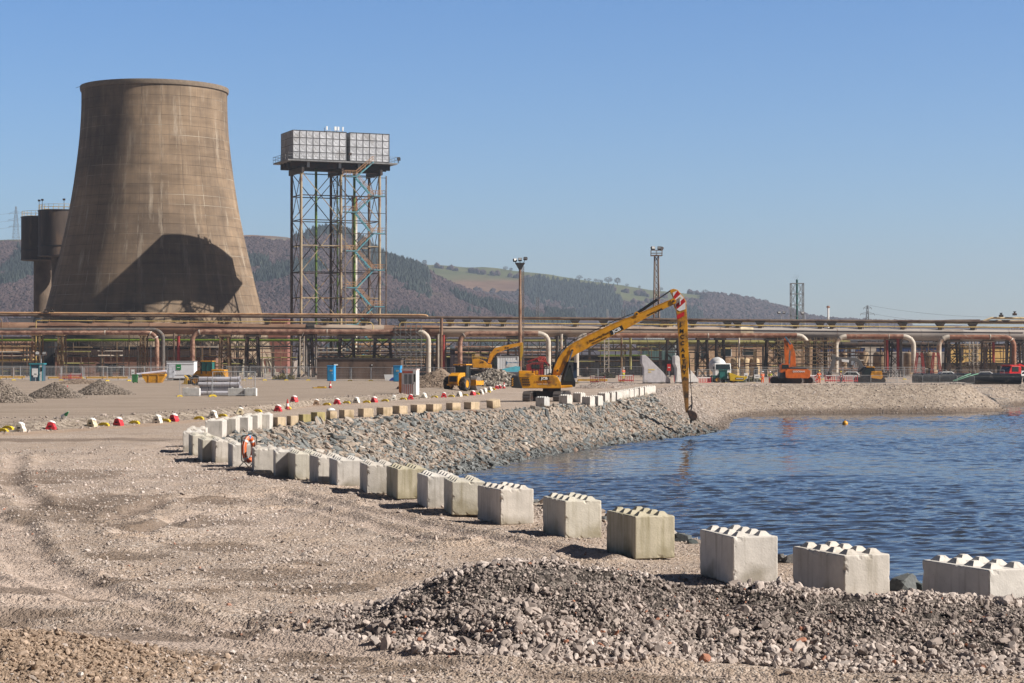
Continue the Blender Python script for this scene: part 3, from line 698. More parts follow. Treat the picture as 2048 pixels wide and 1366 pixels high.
cone_heap(790, 935, 776, 738, 'brown earth mound behind the yellow single-drum roller', 105, BRN, 'spoil_mound', skew=.25, cat='spoil mound')
cone_heap(905, 1075, 773, 741, 'pile of broken concrete rubble below the smaller yellow excavator', 106, RUB, 'rubble_pile', (.1, .5), cat='rubble pile')
cone_heap(1150, 1250, 777, 764, 'low mound of pinkish gravel at the far end of the white block row', 107, GRAV, skew=.1)
cone_heap(1160, 1330, 772, 766, 'thin spread of crushed stone before the two triangular concrete walls', 108, GRAV)

# boulders at the edge of the water beside the nearest blocks
bould_m = tint_mat('dark boulder', [(0, (.06, .07, .07)), (.5, (.11, .12, .12)), (1, (.2, .19, .18))], noise=5, amt=.8, attr=False)
def boulder(px, py, r, label, seed, sq=.7):
    V, Fc = stone_mesh('chunk', 3, .32, seed, (1, .8, sq))
    me = bpy.data.meshes.new('boulder'); me.from_pydata(V.tolist(), [], Fc.tolist()); me.materials.append(bould_m)
    o = bpy.data.objects.new('boulder', me); COL.objects.link(o); x, y = G(px, py, .05)
    o.location = (x, y, hz(x, y) + r * .25); o.scale = (r, r, r); o.rotation_euler = (.2, .1, seed); tag(o, label, 'boulder', 'boulders by the water')
boulder(1368, 1078, .22, 'dark boulder by the water just right of the mossy stained block', 301, .6)
boulder(1385, 1082, .13, 'small dark boulder tucked against the foot of the tall clean block', 302, .6)
boulder(1560, 1116, .19, 'dark boulder touching the tall clean block, third nearest to the camera', 303)
boulder(1582, 1118, .17, 'dark pointed boulder touching the block with a chalk white top', 304, .95)
boulder(1806, 1172, .30, 'large black boulder between the two nearest blocks', 305, .75)
boulder(1784, 1170, .16, 'small grey boulder left of the large black boulder', 306)
boulder(1838, 1172, .15, 'small black boulder against the nearest block', 307)
# ---------------------------------------------------------------- concrete blocks
def stud_block(mat, L=1.6, W=.8, H=.8, nx=2, ny=4):
    """block with its corner at the origin, width along +x, length along +y"""
    mb = MB(); mb.box((W / 2, L / 2, H / 2), (W, L, H)); return mb
def make_block(kind, mat, L=1.6, W=.8, H=.8, studs=True):
    t = thing('concrete_block', 'x', 'concrete block')
    b = MB(); b.box((W / 2, L / 2, H / 2), (W, L, H)); o = b.build('body', mat, t, bevel=.03, seg=3)
    sd = len(kind) * 7.3 + ord(kind[-1]) * 3.1
    bm = bmesh.new(); bm.from_mesh(o.data); bmesh.ops.triangulate(bm, faces=bm.faces)
    for _ in range(5 if studs else 4): bmesh.ops.subdivide_edges(bm, edges=[e for e in bm.edges if e.calc_length() > .07], cuts=1); bmesh.ops.triangulate(bm, faces=bm.faces)
    for v in bm.verts:
        c = v.co; e = sorted((min(c.x, W - c.x), min(c.y, L - c.y), min(c.z, H - c.z)))[1]
        n = mnoise.fractal(c * 6 + Vector((sd, sd, 0)), 1, 2, 4)
        q = max(0, 1 - e / .06) * max(0, n - .2) * .07 + n * .0025
        v.co = c + (Vector((W / 2, L / 2, H / 2)) - c).normalized() * q
    bm.to_mesh(o.data); bm.free()
    if studs:
        for i in range(2):
            for j in range(max(1, round(L / .4))):
                s = MB(); s.box((W * (.25 + .5 * i), .2 + .4 * j, H + .036), (.23, .23, .075), top=.4); s.build('stud', mat, t)
    return t
PROTO = {'white': make_block('white', conc_white), 'warm': make_block('warm', conc_warm), 'white2': make_block('white2', conc_white2), 'warm4': make_block('warm4', conc_warm4), 'grey': make_block('grey', conc_grey),
         'beige': make_block('beige', conc_beige, .66, .66, .56, False), 'moss': make_block('moss', conc_moss, .66, .66, .56, False)}
used = set()
def block(kind, x, y, rz, label, group, z=None, sc=None):
    p = PROTO[kind]
    if kind in used: o = dup(p)
    else: o = p; used.add(kind)
    o.location = (x, y, (hz(x, y) if z is None else z)); o.rotation_euler = (0, 0, rz); o['label'] = label; o['group'] = group
    if sc: o.scale = sc
    return o
NEAR = [  # near corner px, top py there, yaw in degrees, label
    (1978, 1140, 24, 'white', 'pale concrete block nearest the camera, cut off by the photo edge'),
    (1688, 1111, 21, 'white2', 'pale concrete block with bright white studs, second nearest the camera'),
    (1466, 1074, 15, 'white', 'tall clean concrete block, third nearest, with a chipped vertical edge'),
    (1270, 1033, 17, 'warm4', 'mossy stained yellowish concrete block, fourth nearest the camera'),
    (1130, 1002, 16, 'warm', 'concrete block with a green stain on its right end, fifth nearest'),
    (1001, 979, 20, 'white2', 'concrete block with mud splashed along its shaded side, sixth nearest'),
    (904, 963.7, 9, 'warm', 'weathered concrete block, seventh nearest along the near row'),
    (854.6, 952.8, 12, 'white', 'pale concrete block, eighth nearest along the near row'),
    (794.5, 938, 14, 'warm4', 'weathered concrete block, ninth nearest along the near row'),
    (734, 930, 11.5, 'white2', 'pale concrete block, tenth nearest along the near row'),
    (674, 921, 13.4, 'white', 'broad pale concrete block, fifth past the orange life ring towards the camera'),
    (636, 914.5, 15, 'white2', 'pale concrete block, fourth past the orange life ring towards the camera'),
    (590, 907.6, 15, 'warm', 'weathered concrete block, third past the orange life ring towards the camera'),
    (550.5, 903.5, 9, 'white', 'pale concrete block next to the life ring stand on its water side'),
    (508, 898, 10, 'white2', 'pale concrete block directly behind the orange life ring'),
    (465, 890, 13.4, 'white', 'concrete block with a grey round stain beside the life ring stand'),
    (431, 882, 15.4, 'white2', 'broad bright concrete block, second beyond the life ring'),
    (404.7, 879.5, 14.5, 'warm', 'weathered concrete block, third beyond the life ring'),
    (385, 871, 14.3, 'warm', 'narrow looking concrete block, fourth beyond the life ring'),
    (366, 864.4, 8, 'white', 'concrete block at the very bend of the row, fifth beyond the life ring'),
    (373, 857.6, 6, 'white2', 'pale concrete block just behind the bend of the row'),
    (410, 842.5, 1, 'white', 'first tall block past the bend, leading back towards the beige cubes'),
    (438, 838.4, 1, 'white2', 'second tall block past the bend, leading back towards the beige cubes'),
    (464, 834, 0, 'white', 'third tall block past the bend, leading back towards the beige cubes'),
    (484, 831.6, -1, 'white2', 'fourth tall block past the bend, with a leaning bright side'),
    (508, 830, 1, 'white', 'fifth tall block past the bend, right beside the first beige cube')]
for px, pt, yaw, kind, lab in NEAR:
    d = (HC - .8) * F / (pt - HY); x = X(px, d)
    block(kind, x, d, R(yaw), lab, 'large concrete blocks along the near side of the lagoon', z=0.0 if d < 85 else min(.05, hz(x, d)))
SMALL = [(543, 597 - 27, 570, 854, 'beige'), (570, 0, 595, 851, 'beige'), (593.5, 0, 620, 848, 'moss'), (620, 0, 650, 842.6, 'moss'), (650, 0, 673, 840.7, 'beige'), (673.6, 0, 705.6, 837, 'beige'), (711.6, 0, 744.4, 834, 'beige'), (751, 0, 784, 831.6, 'beige'), (784, 0, 815, 828, 'beige'), (819, 0, 851, 825, 'beige'), (851, 0, 884, 823.5, 'beige'), (890.7, 0, 921, 820.7, 'beige'), (927, 0, 959, 819, 'beige'), (973, 0, 1001.5, 818, 'beige')]
SML = ['low beige concrete cube touching the last tall pale block', 'low beige concrete cube, second after the tall pale blocks', 'beige cube with a green mossy side, third after the tall blocks', 'darkest moss covered concrete cube', 'beige cube carrying a white bag on top', 'beige cube just after the one with the white bag', 'beige concrete cube, second after the one with the white bag', 'beige concrete cube, third after the one with the white bag', 'beige concrete cube, fourth after the one with the white bag', 'beige concrete cube, fifth after the one with the white bag', 'orange tinted beige concrete cube, sixth after the white bag', 'half buried beige concrete cube, third before the yellow excavator', 'half buried beige concrete cube, second before the yellow excavator', 'tilted brown and beige concrete cube, last before the yellow excavator']
for (a, _, b, py, kind), lab in zip(SMALL, SML):
    x, y, z = GT((a + b) / 2 - 1, py); w = (b - a) / F * y; s = w / .93
    o = block(kind, x, y, R(38 + rng.uniform(-5, 5)), lab, 'small beige concrete cubes above the stone bank', z=z - .04, sc=(s, s, 1.0 if kind != 'x' else 1))
    if 'tilted' in lab: o.rotation_euler = (R(4), R(-9), R(40)); o.location.z += .06
    if 'white bag' in lab and 'carrying' in lab:
        mb = MB(); mb.lathe([(0, 0), (.2, .0), (.27, .07), (.2, .16), (.07, .2), (.0, .21)], 12)
        bag = mb.build('rubble_bag', sacking, None, smooth=60); bag.location = (x, y + .42, z - .04 + .56); tag(bag, 'crumpled white bag lying on a beige concrete cube', 'bag')
FAR = [(1073, 1110, 815.3, 'grey'), (1121, 1153, 814, 'white'), (1153, 1173, 814, 'white'), (1173, 1190, 812, 'white'), (1190, 1205, 810, 'white'), (1205, 1218, 805.5, 'white'), (1218, 1231, 803, 'white'), (1231, 1239, 801, 'white'), (1239, 1247, 799.5, 'white'), (1247, 1256, 798, 'white'), (1256, 1265, 796, 'white'), (1265, 1275, 794, 'white'), (1275, 1287, 791.5, 'white'), (1287, 1294, 790, 'white'), (1294, 1301, 788.5, 'white'), (1301, 1309, 787, 'white')]
for k, (a, b, py, kind) in enumerate(FAR):
    x, y, z = GT(a + (b - a) * .42, py); wd = (b - a) / F * y
    lab = 'dark sided grey concrete block standing before the tracks of the long armed excavator' if k == 0 else f'white painted concrete block, {ORD[k-1]} from the grey block below the long armed excavator'
    o = block(kind, x, y, R(52), lab, 'white concrete blocks leading away along the far bank', z=max(z, -.15) - .02, sc=(.82, .5, .95))

# ---------------------------------------------------------------- life ring on a barrier stand
def life_ring():
    x, y = G(500, 940); y -= .2
    t = thing('barrier_stand', 'black crowd barrier section with curled legs standing by the concrete blocks', 'barrier', (x, y, hz(x, y)), R(8))
    w, h, b0 = .5, .86, .19
    fr = MB(); c = .07
    pts = []
    for cx_, cz_, a0 in ((w / 2 - c, b0 + h - c, 0), (-w / 2 + c, b0 + h - c, 90), (-w / 2 + c, b0 + c, 180), (w / 2 - c, b0 + c, 270)):
        for k in range(5):
            a = R(a0 + 22.5 * k); pts.append((cx_ + c * math.cos(a), 0, cz_ + c * math.sin(a)))
    pts.append(pts[0]); fr.tube(pts, .017, 8, caps=False); fr.build('frame', black, t, smooth=50)
    for k in range(11):
        q = MB(); xx = -w / 2 + w * (k + 1) / 12; q.cyl((xx, 0, b0), (xx, 0, b0 + h), .007, n=6); q.build('bar', darksteel, t)
    for sx in (-1, 1):
        for sy in (-1, 1):
            q = MB(); q.tube([(sx * .17, 0, b0), (sx * .17 + sy * .10, sy * -.12, .08), (sx * .17 + sy * .16, sy * -.22, .0)], .015, 6); q.build('leg', black, t, smooth=50)
    rg = thing('life_ring', 'orange life ring with pale grab line hanging on the black barrier', 'life ring', (x + .0, y - .1, hz(x, y) + .6), R(58))
    N = 40; mb = MB(); pts = [(.31 * .78 * math.cos(2 * math.pi * k / N), 0, .38 * math.sin(2 * math.pi * k / N)) for k in range(N + 1)]
    ring = M('life ring orange', (.68, .13, .03), .5, var=.1, dirt=(.5, .2, .1), damt=.2, dscale=5)
    mb.tube(pts, .078, 12, caps=False); mb.build('float', ring, rg, smooth=60)
    for k in range(4):
        a = math.pi / 4 + k * math.pi / 2; q = MB(); c0 = Vector((.31 * .78 * math.cos(a), 0, .38 * math.sin(a))); tn = Vector((-.31 * .78 * math.sin(a), 0, .38 * math.cos(a))).normalized() * .035
        q.cyl(c0 - tn, c0 + tn, .083, n=14); q.build('band', white, rg, smooth=50)
    q = MB(); q.tube([(.33 * math.cos(2 * math.pi * k / 32) * (1 if k % 8 else .97), -.06, .47 * math.sin(2 * math.pi * k / 32) - .015 * math.sin(k * math.pi / 4) ** 2) for k in range(33)], .008, 5); q.build('grab_line', sacking, rg)
    q = MB(); q.tube([(0, -.0, .46), (.02, -.07, .4), (-.03, -.09, .36), (0, -.05, .46), (.03, .05, .48)], .022, 6); q.build('tie', blueplastic, rg)
    rp = MB(); r2 = random.Random(4); P = []
    for k in range(60):
        a = k * .7; P.append((x + .35 + .13 * math.cos(a) * r2.uniform(.5, 1.2) + k * .006, y - .12 + .1 * math.sin(a) * r2.uniform(.5, 1.2), hz(x + .4, y) + .03 + .05 * r2.random() * (1 - k / 60)))
    rp.tube(P, .016, 5); tag(rp.build('rope', blueplastic), 'tangle of bright blue rope on the gravel below the life ring', 'rope')
life_ring()

# ---------------------------------------------------------------- row of plastic barrier weights, yellow feet and cones
def weight(mat, bagmat):
    t = thing('barrier_weight', 'x', 'barrier weight')
    a = MB(); W, D, H = .5, .36, .46
    # body with a notch under it and a waist, outline in x-z
    a.prism([(-.25, 0), (-.10, 0), (-.07, .07), (.07, .07), (.10, 0), (.25, 0), (.25, .13), (.2, .2), (.13, .40), (-.13, .40), (-.2, .2), (-.25, .13)], -D / 2, D / 2)
    a.build('body', mat, t, bevel=.02)
    h = MB(); h.box((0, -.185, .2), (.16, .02, .07)); h.build('handle_recess', black, t)
    b = MB(); b.lathe([(0, 0), (.15, .01), (.19, .05), (.15, .1), (.06, .13), (0, .135)], 12)
    g = b.build('sandbag', bagmat, t, smooth=60); g.location = (.05, 0, .37); g.rotation_euler = (.1, .35, .4); g.scale = (.95, .8, .85)
    return t
def foot():
    t = thing('fence_block', 'x', 'fence block')
    a = MB(); a.prism([(-.3, 0), (-.15, 0), (-.12, .06), (.12, .06), (.15, 0), (.3, 0), (.3, .09), (.2, .17), (.1, .2), (-.1, .2), (-.2, .17), (-.3, .09)], -.11, .11); a.build('body', yellowplastic, t, bevel=.015)
    for sx in (-1, 0, 1):
        h = MB(); h.cyl((sx * .12, 0, .17), (sx * .12, 0, .215), .03, n=10); h.build('socket', black, t)
    return t
def cone():
    t = thing('traffic_cone', 'x', 'traffic cone')
    a = MB(); a.box((0, 0, .02), (.4, .4, .04)); a.build('base', rubber, t)
    a = MB(); a.lathe([(.16, .04), (.12, .25)], 16); a.lathe([(.085, .45), (.03, .75), (.0, .75)], 16); a.build('body', red, t, smooth=50)
    a = MB(); a.lathe([(.12, .25), (.085, .45)], 16); a.build('reflective_band', white, t, smooth=50)
    return t
PW = {'r': weight(redplastic, sacking), 'w': weight(whiteplastic, sacking), 'c': weight(creamplastic, sacking), 'b': weight(brownplastic, sacking), 'y': foot(), 'k': cone()}
usedp = set()
def place(kind, px, py, label, group, rz=0, sc=None):
    if kind in usedp: o = dup(PW[kind])
    else: o = PW[kind]; usedp.add(kind)
    x, y, z = GT(px, py); o.location = (x, y, z - .01); o.rotation_euler = (0, 0, rz); o['label'] = label; o['group'] = group
    if sc: o.scale = (sc,) * 3
    return o
ROW = [('y', 5, 864), ('y', 16, 860), ('w', 41, 863), ('r', 102.5, 859.5), ('c', 184.5, 853.5), ('y', 208, 852), ('r', 237, 850), ('y', 269, 848), ('w', 315, 846), ('y', 331, 844), ('r', 348, 843), ('y', 398, 839), ('w', 426.5, 836), ('y', 445, 834), ('c', 480, 827.5), ('y', 515, 824), ('r', 556, 823), ('y', 574, 816.6), ('k', 575, 809), ('r', 588.5, 813), ('b', 632.6, 810.6), ('y', 654, 810.6), ('r', 674, 808.7), ('y', 693, 807), ('w', 713, 806), ('y', 733.5, 805.7), ('r', 748.5, 804.6), ('y', 770, 803), ('w', 787, 801), ('y', 806.5, 799.6), ('r', 821, 797.5), ('w', 848, 796), ('y', 869, 795.5), ('r', 887.5, 795), ('y', 902.5, 794), ('w', 918.6, 793), ('y', 930, 792), ('r', 945.7, 790.6), ('y', 953, 789), ('w', 962, 788.7), ('w', 969.5, 785), ('y', 975.5, 785), ('w', 980, 782), ('y', 986, 779.7), ('r', 993.5, 778), ('r', 999, 777), ('k', 1008, 777)]
KN = {'r': 'red plastic', 'w': 'white plastic', 'c': 'dirty cream plastic', 'b': 'mud brown', 'y': 'yellow plastic'}
cnt = {}; total = {}
for k, _, _ in ROW: total[k] = total.get(k, 0) + 1
for k, px, py in ROW:
    cnt[k] = cnt.get(k, 0) + 1; i = cnt[k]
    if k == 'k': place(k, px, py, 'red and white traffic cone standing among the barrier weights by the road bend' if i == 1 else 'red and white traffic cone at the far end of the barrier weight row', 'traffic cones', 0, 1.0); continue
    kind = 'fence block lying empty on the gravel' if k == 'y' else 'barrier weight with a sandbag on top'
    if k == 'b': lab = 'mud brown barrier weight with a white sandbag, the only brown one of its row'
    elif k == 'c': lab = ['dirty cream barrier weight between two red ones at the roadside', 'dirty cream barrier weight just behind the tall blocks past the bend'][i - 1]
    else:
        lab = f'{KN[k]} {kind}, ' + (f'{ORD[i - 1]} of its colour along the road' if i <= total[k] // 2 + 1 else f'{ORD[total[k] - i]} of its colour from the roller')
    rr = 0 if k == 'y' else rng.uniform(-.5, .5)
    place(k, px, py, lab, 'yellow fence blocks beside the haul road' if k == 'y' else 'barrier weights lined up beside the haul road', rr + R(-15))
place('k', 135, 785, 'red and white traffic cone between two gravel cones', 'traffic cones', 0, 1.0)
place('k', 660.5, 776, 'red and white traffic cone before the blue toilet cubicle', 'traffic cones', 0, 1.1)
place('k', 1634, 767, 'red and white traffic cone behind the grey pipe barriers', 'traffic cones', 0, 1.1)
def dropped():
    x, y, z = GT(127, 840); t = thing('fallen_cone', 'white and green traffic cone lying tipped over on the roadside gravel', 'traffic cone', (x, y, z + .1)); t.rotation_euler = (R(60), R(20), R(30))
    a = MB(); a.lathe([(.16, .0), (.1, .3)], 14); a.build('body', white, t, smooth=50); b = MB(); b.lathe([(.1, .3), (.03, .62), (0, .62)], 14); b.build('tip', M('green cone plastic', (.03, .25, .1), .5), t, smooth=50)
dropped()
x, y, z = GT(648, 776.5)
mb = MB(); mb.box((0, 0, .06), (1.6, .8, .1), rz=.2); mb.box((.2, .1, .16), (.9, .4, .1), rz=-.2); o = mb.build('timber_pallet', yellow2); o.location = (x - .5, y, z); tag(o, 'small pile of yellow and white boards lying on the road by a cone', 'pallet')
# buoy
x, y = GW(1690, 849); t = thing('buoy', 'small yellow marker buoy floating on the water', 'buoy', (x, y, WZ + .08)); mb = MB(); mb.lathe([(0, -.3), (.2, -.22), (.29, 0), (.22, .2), (.08, .3), (0, .3)], 16); mb.build('float', M('buoy yellow', (.7, .33, .02), .4), t, smooth=60); mb = MB(); mb.cyl((0, 0, .28), (0, 0, .42), .04); mb.build('eye', black, t)
# ---------------------------------------------------------------- hills, woods, haze
SIL_A = [(-900, 500), (-200, 488), (0, 479), (45, 479), (120, 484), (300, 486), (480, 470), (530, 470), (575, 474), (600, 480), (630, 471), (655, 466), (690, 471), (715, 483), (745, 503), (775, 522), (815, 534), (860, 552), (905, 574), (950, 590), (1000, 603), (1060, 622), (1120, 634), (1200, 646), (1300, 662), (1600, 690), (2600, 700)]
SIL_B = [(-900, 520), (300, 522), (700, 526), (800, 527), (850, 529), (930, 533), (1000, 537), (1050, 543), (1100, 549), (1160, 558), (1220, 568), (1300, 579), (1380, 587), (1440, 594), (1500, 604), (1545, 615), (1580, 627), (1625, 641), (1700, 647), (1800, 650), (2300, 655), (3000, 660)]
def hill_fn(sil, y0, y1, seed, amp):
    ax = np.array([p[0] for p in sil], float); ay = np.array([p[1] for p in sil], float)
    def f(x, y):
        px = CX + F * x / y1
        hc = (HY - np.interp(px, ax, ay)) / F * y1 + HC
        s = (y - y0) / (y1 - y0); ss = np.clip(s, 0, 1)
        z = hc * ss ** 1.25
        z = z - np.clip(s - 1, 0, None) * hc * .5
        gl = (fbm(x, y * .35, 190, 4, seed) - .5) * amp * np.sin(np.clip(ss, 0, 1) * np.pi) ** .8
        return np.where(s < 0, -2 + s * 10, z + gl + (fbm(x, y, 40, 3, seed + 5) - .5) * amp * .12 * np.clip(ss * 4, 0, 1))
    return f
hA = hill_fn(SIL_A, 1450, 2350, 201, 38.); hB = hill_fn(SIL_B, 2350, 3400, 207, 30.)
def proj(x, y, z): return CX + F * x / y, HY - F * (z - HC) / y
def box2(px, py, a, b, c, d, s=12.):
    return sstep(a - s, a + s, px) * (1 - sstep(b - s, b + s, px)) * sstep(c - s * .5, c + s * .5, py) * (1 - sstep(d - s * .5, d + s * .5, py))
def masksB(x, y, z):
    px, py = proj(x, y, z); n = (fbm(x, y, 130, 4, 231) - .5)
    crest = np.interp(px, [p[0] for p in SIL_B], [p[1] for p in SIL_B])
    dep = py - crest
    green = (1 - sstep(16, 30, dep + n * 40 - np.interp(px, [800, 900, 1100, 1300, 1420], [30, 36, 15, 12, -10]))) * (1 - sstep(1390, 1440, px))
    con = box2(px + n * 60, py + n * 50, 1050, 1235, 562 + np.clip(px - 1050, 0, 200) * .18, 604 + np.clip(px - 1050, 0, 200) * .12, 8) + box2(px, py + n * 30, 1150, 1400, 627, 650, 8) * .8
    brk = box2(px + n * 80, py + n * 30, 880, 1050, 556, 592, 16) + box2(px + n * 60, py + n * 20, 1130, 1210, 606, 619, 7)
    con = np.clip(con, 0, 1); brk = np.clip(brk * (1 - con), 0, 1); return px, py, green, con, brk, np.clip(1 - green - brk, 0, 1)
def hill_mat(name):
    m, nt, b = new_mat(name); L = nt.links
    tc = nd(nt, 'ShaderNodeTexCoord')
    def nz(s, d=6):
        n = nd(nt, 'ShaderNodeTexNoise'); n.inputs['Scale'].default_value = s; n.inputs['Detail'].default_value = d; n.inputs['Roughness'].default_value = .65
        L.new(tc.outputs['Object'], n.inputs['Vector']); return n.outputs['Fac']
    def att(k): return nd(nt, 'ShaderNodeAttribute', attribute_name=k).outputs['Fac']
    base = ramp(nt, nz(.05), [(.3, (.055, .041, .043)), (.55, (.078, .056, .056)), (.75, (.10, .074, .066))])
    gr = ramp(nt, nz(.02), [(.35, (.085, .095, .035)), (.6, (.125, .13, .055)), (.75, (.16, .14, .07))])
    g = mixc(nt, att('green'), base, gr)
    g = mixc(nt, att('brk'), g, ramp(nt, nz(.03), [(.35, (.14, .075, .045)), (.6, (.22, .13, .075)), (.75, (.10, .07, .05))]))
    g = mixc(nt, att('rock'), g, ramp(nt, nz(.06), [(.35, (.06, .055, .06)), (.6, (.2, .17, .13)), (.7, (.36, .31, .24))]))
    L.new(g, b.inputs['Base Color']); b.inputs['Roughness'].default_value = 1; b.inputs['Specular IOR Level'].default_value = .05
    return m
HM = hill_mat('hillside')
def make_hills():
    xs = np.linspace(-1050, 1500, 420); ys = np.concatenate([np.linspace(1400, 2400, 170), np.linspace(2430, 2900, 14)])
    YY, XX = np.meshgrid(ys, xs, indexing='ij'); ZZ = hA(XX, YY); px, py = proj(XX, YY, ZZ)
    crest = np.interp(px, [p[0] for p in SIL_A], [p[1] for p in SIL_A]); dep = py - crest; n = (fbm(XX, YY, 60, 4, 235) - .5)
    A = {'green': np.clip((1 - sstep(4, 10, dep + n * 16)) * (1 - sstep(20, 60, px)) * .8, 0, 1), 'brk': np.clip((1 - sstep(3, 11, dep + n * 14)) * sstep(20, 60, px) * (1 - sstep(600, 640, px)), 0, 1),
         'rock': np.clip(box2(px + n * 40, py + n * 10, 515, 585, 476, 489, 5) * sstep(.35, .6, fbm(XX, YY, 25, 3, 238)), 0, 1)}
    o = grid_mesh('wooded_hill', XX, YY, ZZ, A, HM); tag(o, kind='structure')
    xs = np.linspace(-1300, 2600, 420); ys = np.concatenate([np.linspace(2300, 3460, 170), np.linspace(3500, 4400, 14)])
    YY, XX = np.meshgrid(ys, xs, indexing='ij'); ZZ = hB(XX, YY); px, py, gr, con, brk, wd = masksB(XX, YY, ZZ)
    # hedge lines and field tones
    A = {'green': gr, 'brk': brk, 'rock': np.zeros(px.shape)}
    o = grid_mesh('far_hill', XX, YY, ZZ, A, HM); tag(o, kind='structure')
make_hills()
TB = [stone_mesh('r', 1, .5, 60 + k, (1, 1, f)) for k, f in enumerate([1.2, 1.0, 1.35, .9])]
def conifer():
    V = [(0, 0, 1.7)]; Fc = []
    for rr, zz in ((.55, .6), (.85, -.3), (.7, -.9)):
        for k in range(6):
            a = k * math.pi / 3 + zz; q = random.uniform(.75, 1.2); V.append((rr * q * math.cos(a), rr * q * math.sin(a), zz + random.uniform(-.15, .15)))
    for k in range(6):
        j = (k + 1) % 6; Fc.append((0, 1 + k, 1 + j))
        for L in (0, 1):
            b = 1 + 6 * L; Fc += [(b + k, b + 6 + k, b + 6 + j), (b + k, b + 6 + j, b + j)]
    return np.array(V, np.float32), np.array(Fc, np.int32)
CB = [conifer() for _ in range(3)]
bare_m = tint_mat('bare winter wood', [(0, (.036, .025, .030)), (.4, (.066, .043, .046)), (.75, (.10, .066, .064)), (1, (.082, .062, .046))], noise=.25, amt=.6)
con_m = tint_mat('conifer wood', [(0, (.018, .026, .025)), (.5, (.030, .040, .035)), (1, (.046, .055, .04))], noise=.3, amt=.5)
def woods():
    n = 120000; y = 1455 + 905 * rng.random(n) ** .85; x = rng.uniform(-.275, .08, n) * y
    z = hA(x, y); px, py = proj(x, y, z); nn = fbm(x, y * .7, 120, 4, 241); n2 = fbm(x, y, 45, 3, 243)
    crest = np.interp(px, [p[0] for p in SIL_A], [p[1] for p in SIL_A]); dep = py - crest
    ev = np.clip((1 - (px < 610) * (1 - sstep(20, 40, dep))) * sstep(.565, .63, nn + .25 * (n2 - .5)) * .9 + .8 * sstep(700, 740, px) * (1 - sstep(830, 870, px)) * (1 - sstep(16, 60, dep + 60 * (n2 - .5))) + sstep(560, 700, px) * (1 - sstep(700, 740, px)) * (1 - sstep(4, 14, dep)), 0, 1)
    opening = ((dep < 8 + 8 * n2) & (px < 590)) | (px > 1150)
    ok = ~opening; isev = (rng.random(n) < ev * .85) & ok; bare = ok & ~isev & (rng.random(n) < .8)
    def go(mask, bases, mat, nm, lo, hi, zs):
        m = mask; k = m.sum(); s = rng.uniform(lo, hi, k)
        T = np.clip(.55 * rng.random(k) + .65 * (fbm(x[m], y[m], 90, 3, 247) - .2), 0, 1)
        o = scatter(nm, np.stack([x[m], y[m], z[m] + s * .5], -1), np.stack([s, s, s * zs], -1), T, bases, mat, tilt=.12, smooth=False, seed=11); tag(o, kind='stuff')
    go(bare, TB, bare_m, 'woodland', 1.8, 3.6, 1.15); go(isev, CB, con_m, 'conifer_wood', 2.6, 5.0, 1.25)
    n = 36000; y = 2350 + 1060 * rng.random(n) ** .8; x = rng.uniform(-.09, .2, n) * y; z = hB(x, y)
    qx, qy, gr, con, brk, wd = masksB(x, y, z); r = rng.random(n)
    isev = r < con * .9; hedge = (gr > .4) & (np.abs(((x * .35 + y) % 190) - 95) < 5)
    bare = ~isev & ((r < wd * (.9 - .75 * brk)) | hedge & (r < .5)) & (gr < .55) | hedge & (r < .35)
    def go2(m, bases, mat, nm, lo, hi, zs):
        k = m.sum(); s = rng.uniform(lo, hi, k); T = np.clip(.5 * rng.random(k) + .6 * (fbm(x[m], y[m], 110, 3, 257) - .2), 0, 1)
        o = scatter(nm, np.stack([x[m], y[m], z[m] + s * .5], -1), np.stack([s, s, s * zs], -1), T, bases, mat, tilt=.12, seed=12); tag(o, kind='stuff')
    go2(bare, TB, bare_m, 'woodland', 3.2, 6.5, 1.0); go2(isev, CB, con_m, 'conifer_wood', 3.5, 6.5, 1.3)
woods()
def tree(seed, wide=1.0):
    r = random.Random(seed); t = thing('tree', 'x', 'tree')
    a = MB(); a.cyl((0, 0, 0), (.1, 0, 3.2), .42, .25, 7)
    for k in range(6):
        an = k * 1.05 + r.random(); a.cyl((.1, 0, 2.4 + .25 * k), (.1 + 2.4 * wide * math.cos(an), 2.4 * wide * math.sin(an), 5 + r.random() * 2), .14, .04, 5)
    a.build('trunk', M('tree bark', (.06, .045, .04), .9), t)
    V = []; Fs = []
    for k in range(520):
        u, v, w = r.gauss(0, 1), r.gauss(0, 1), r.gauss(0, 1); q = math.sqrt(u * u + v * v + w * w); rad = r.uniform(.45, 1) ** .5
        lump = 1 + .35 * mnoise.noise(Vector((u, v, w)) / q * 1.7 + Vector((seed, 0, 0)))
        p = Vector((u / q * 3.6 * wide * rad * lump, v / q * 3.6 * wide * rad * lump, 5.4 + w / q * 2.7 * rad * lump)); s = r.uniform(.25, .6)
        e = [Vector((r.gauss(0, 1), r.gauss(0, 1), r.gauss(0, 1))).normalized() * s for _ in range(3)]
        o = len(V); V += [p + q_ for q_ in e]; Fs.append((o, o + 1, o + 2))
    m = MB(); m.add(V, Fs); m.build('crown', M('bare twig crown', (.07, .055, .048), .95, var=.3, scale=.5), t); return t
TREES = [tree(3), tree(8, 1.35)]
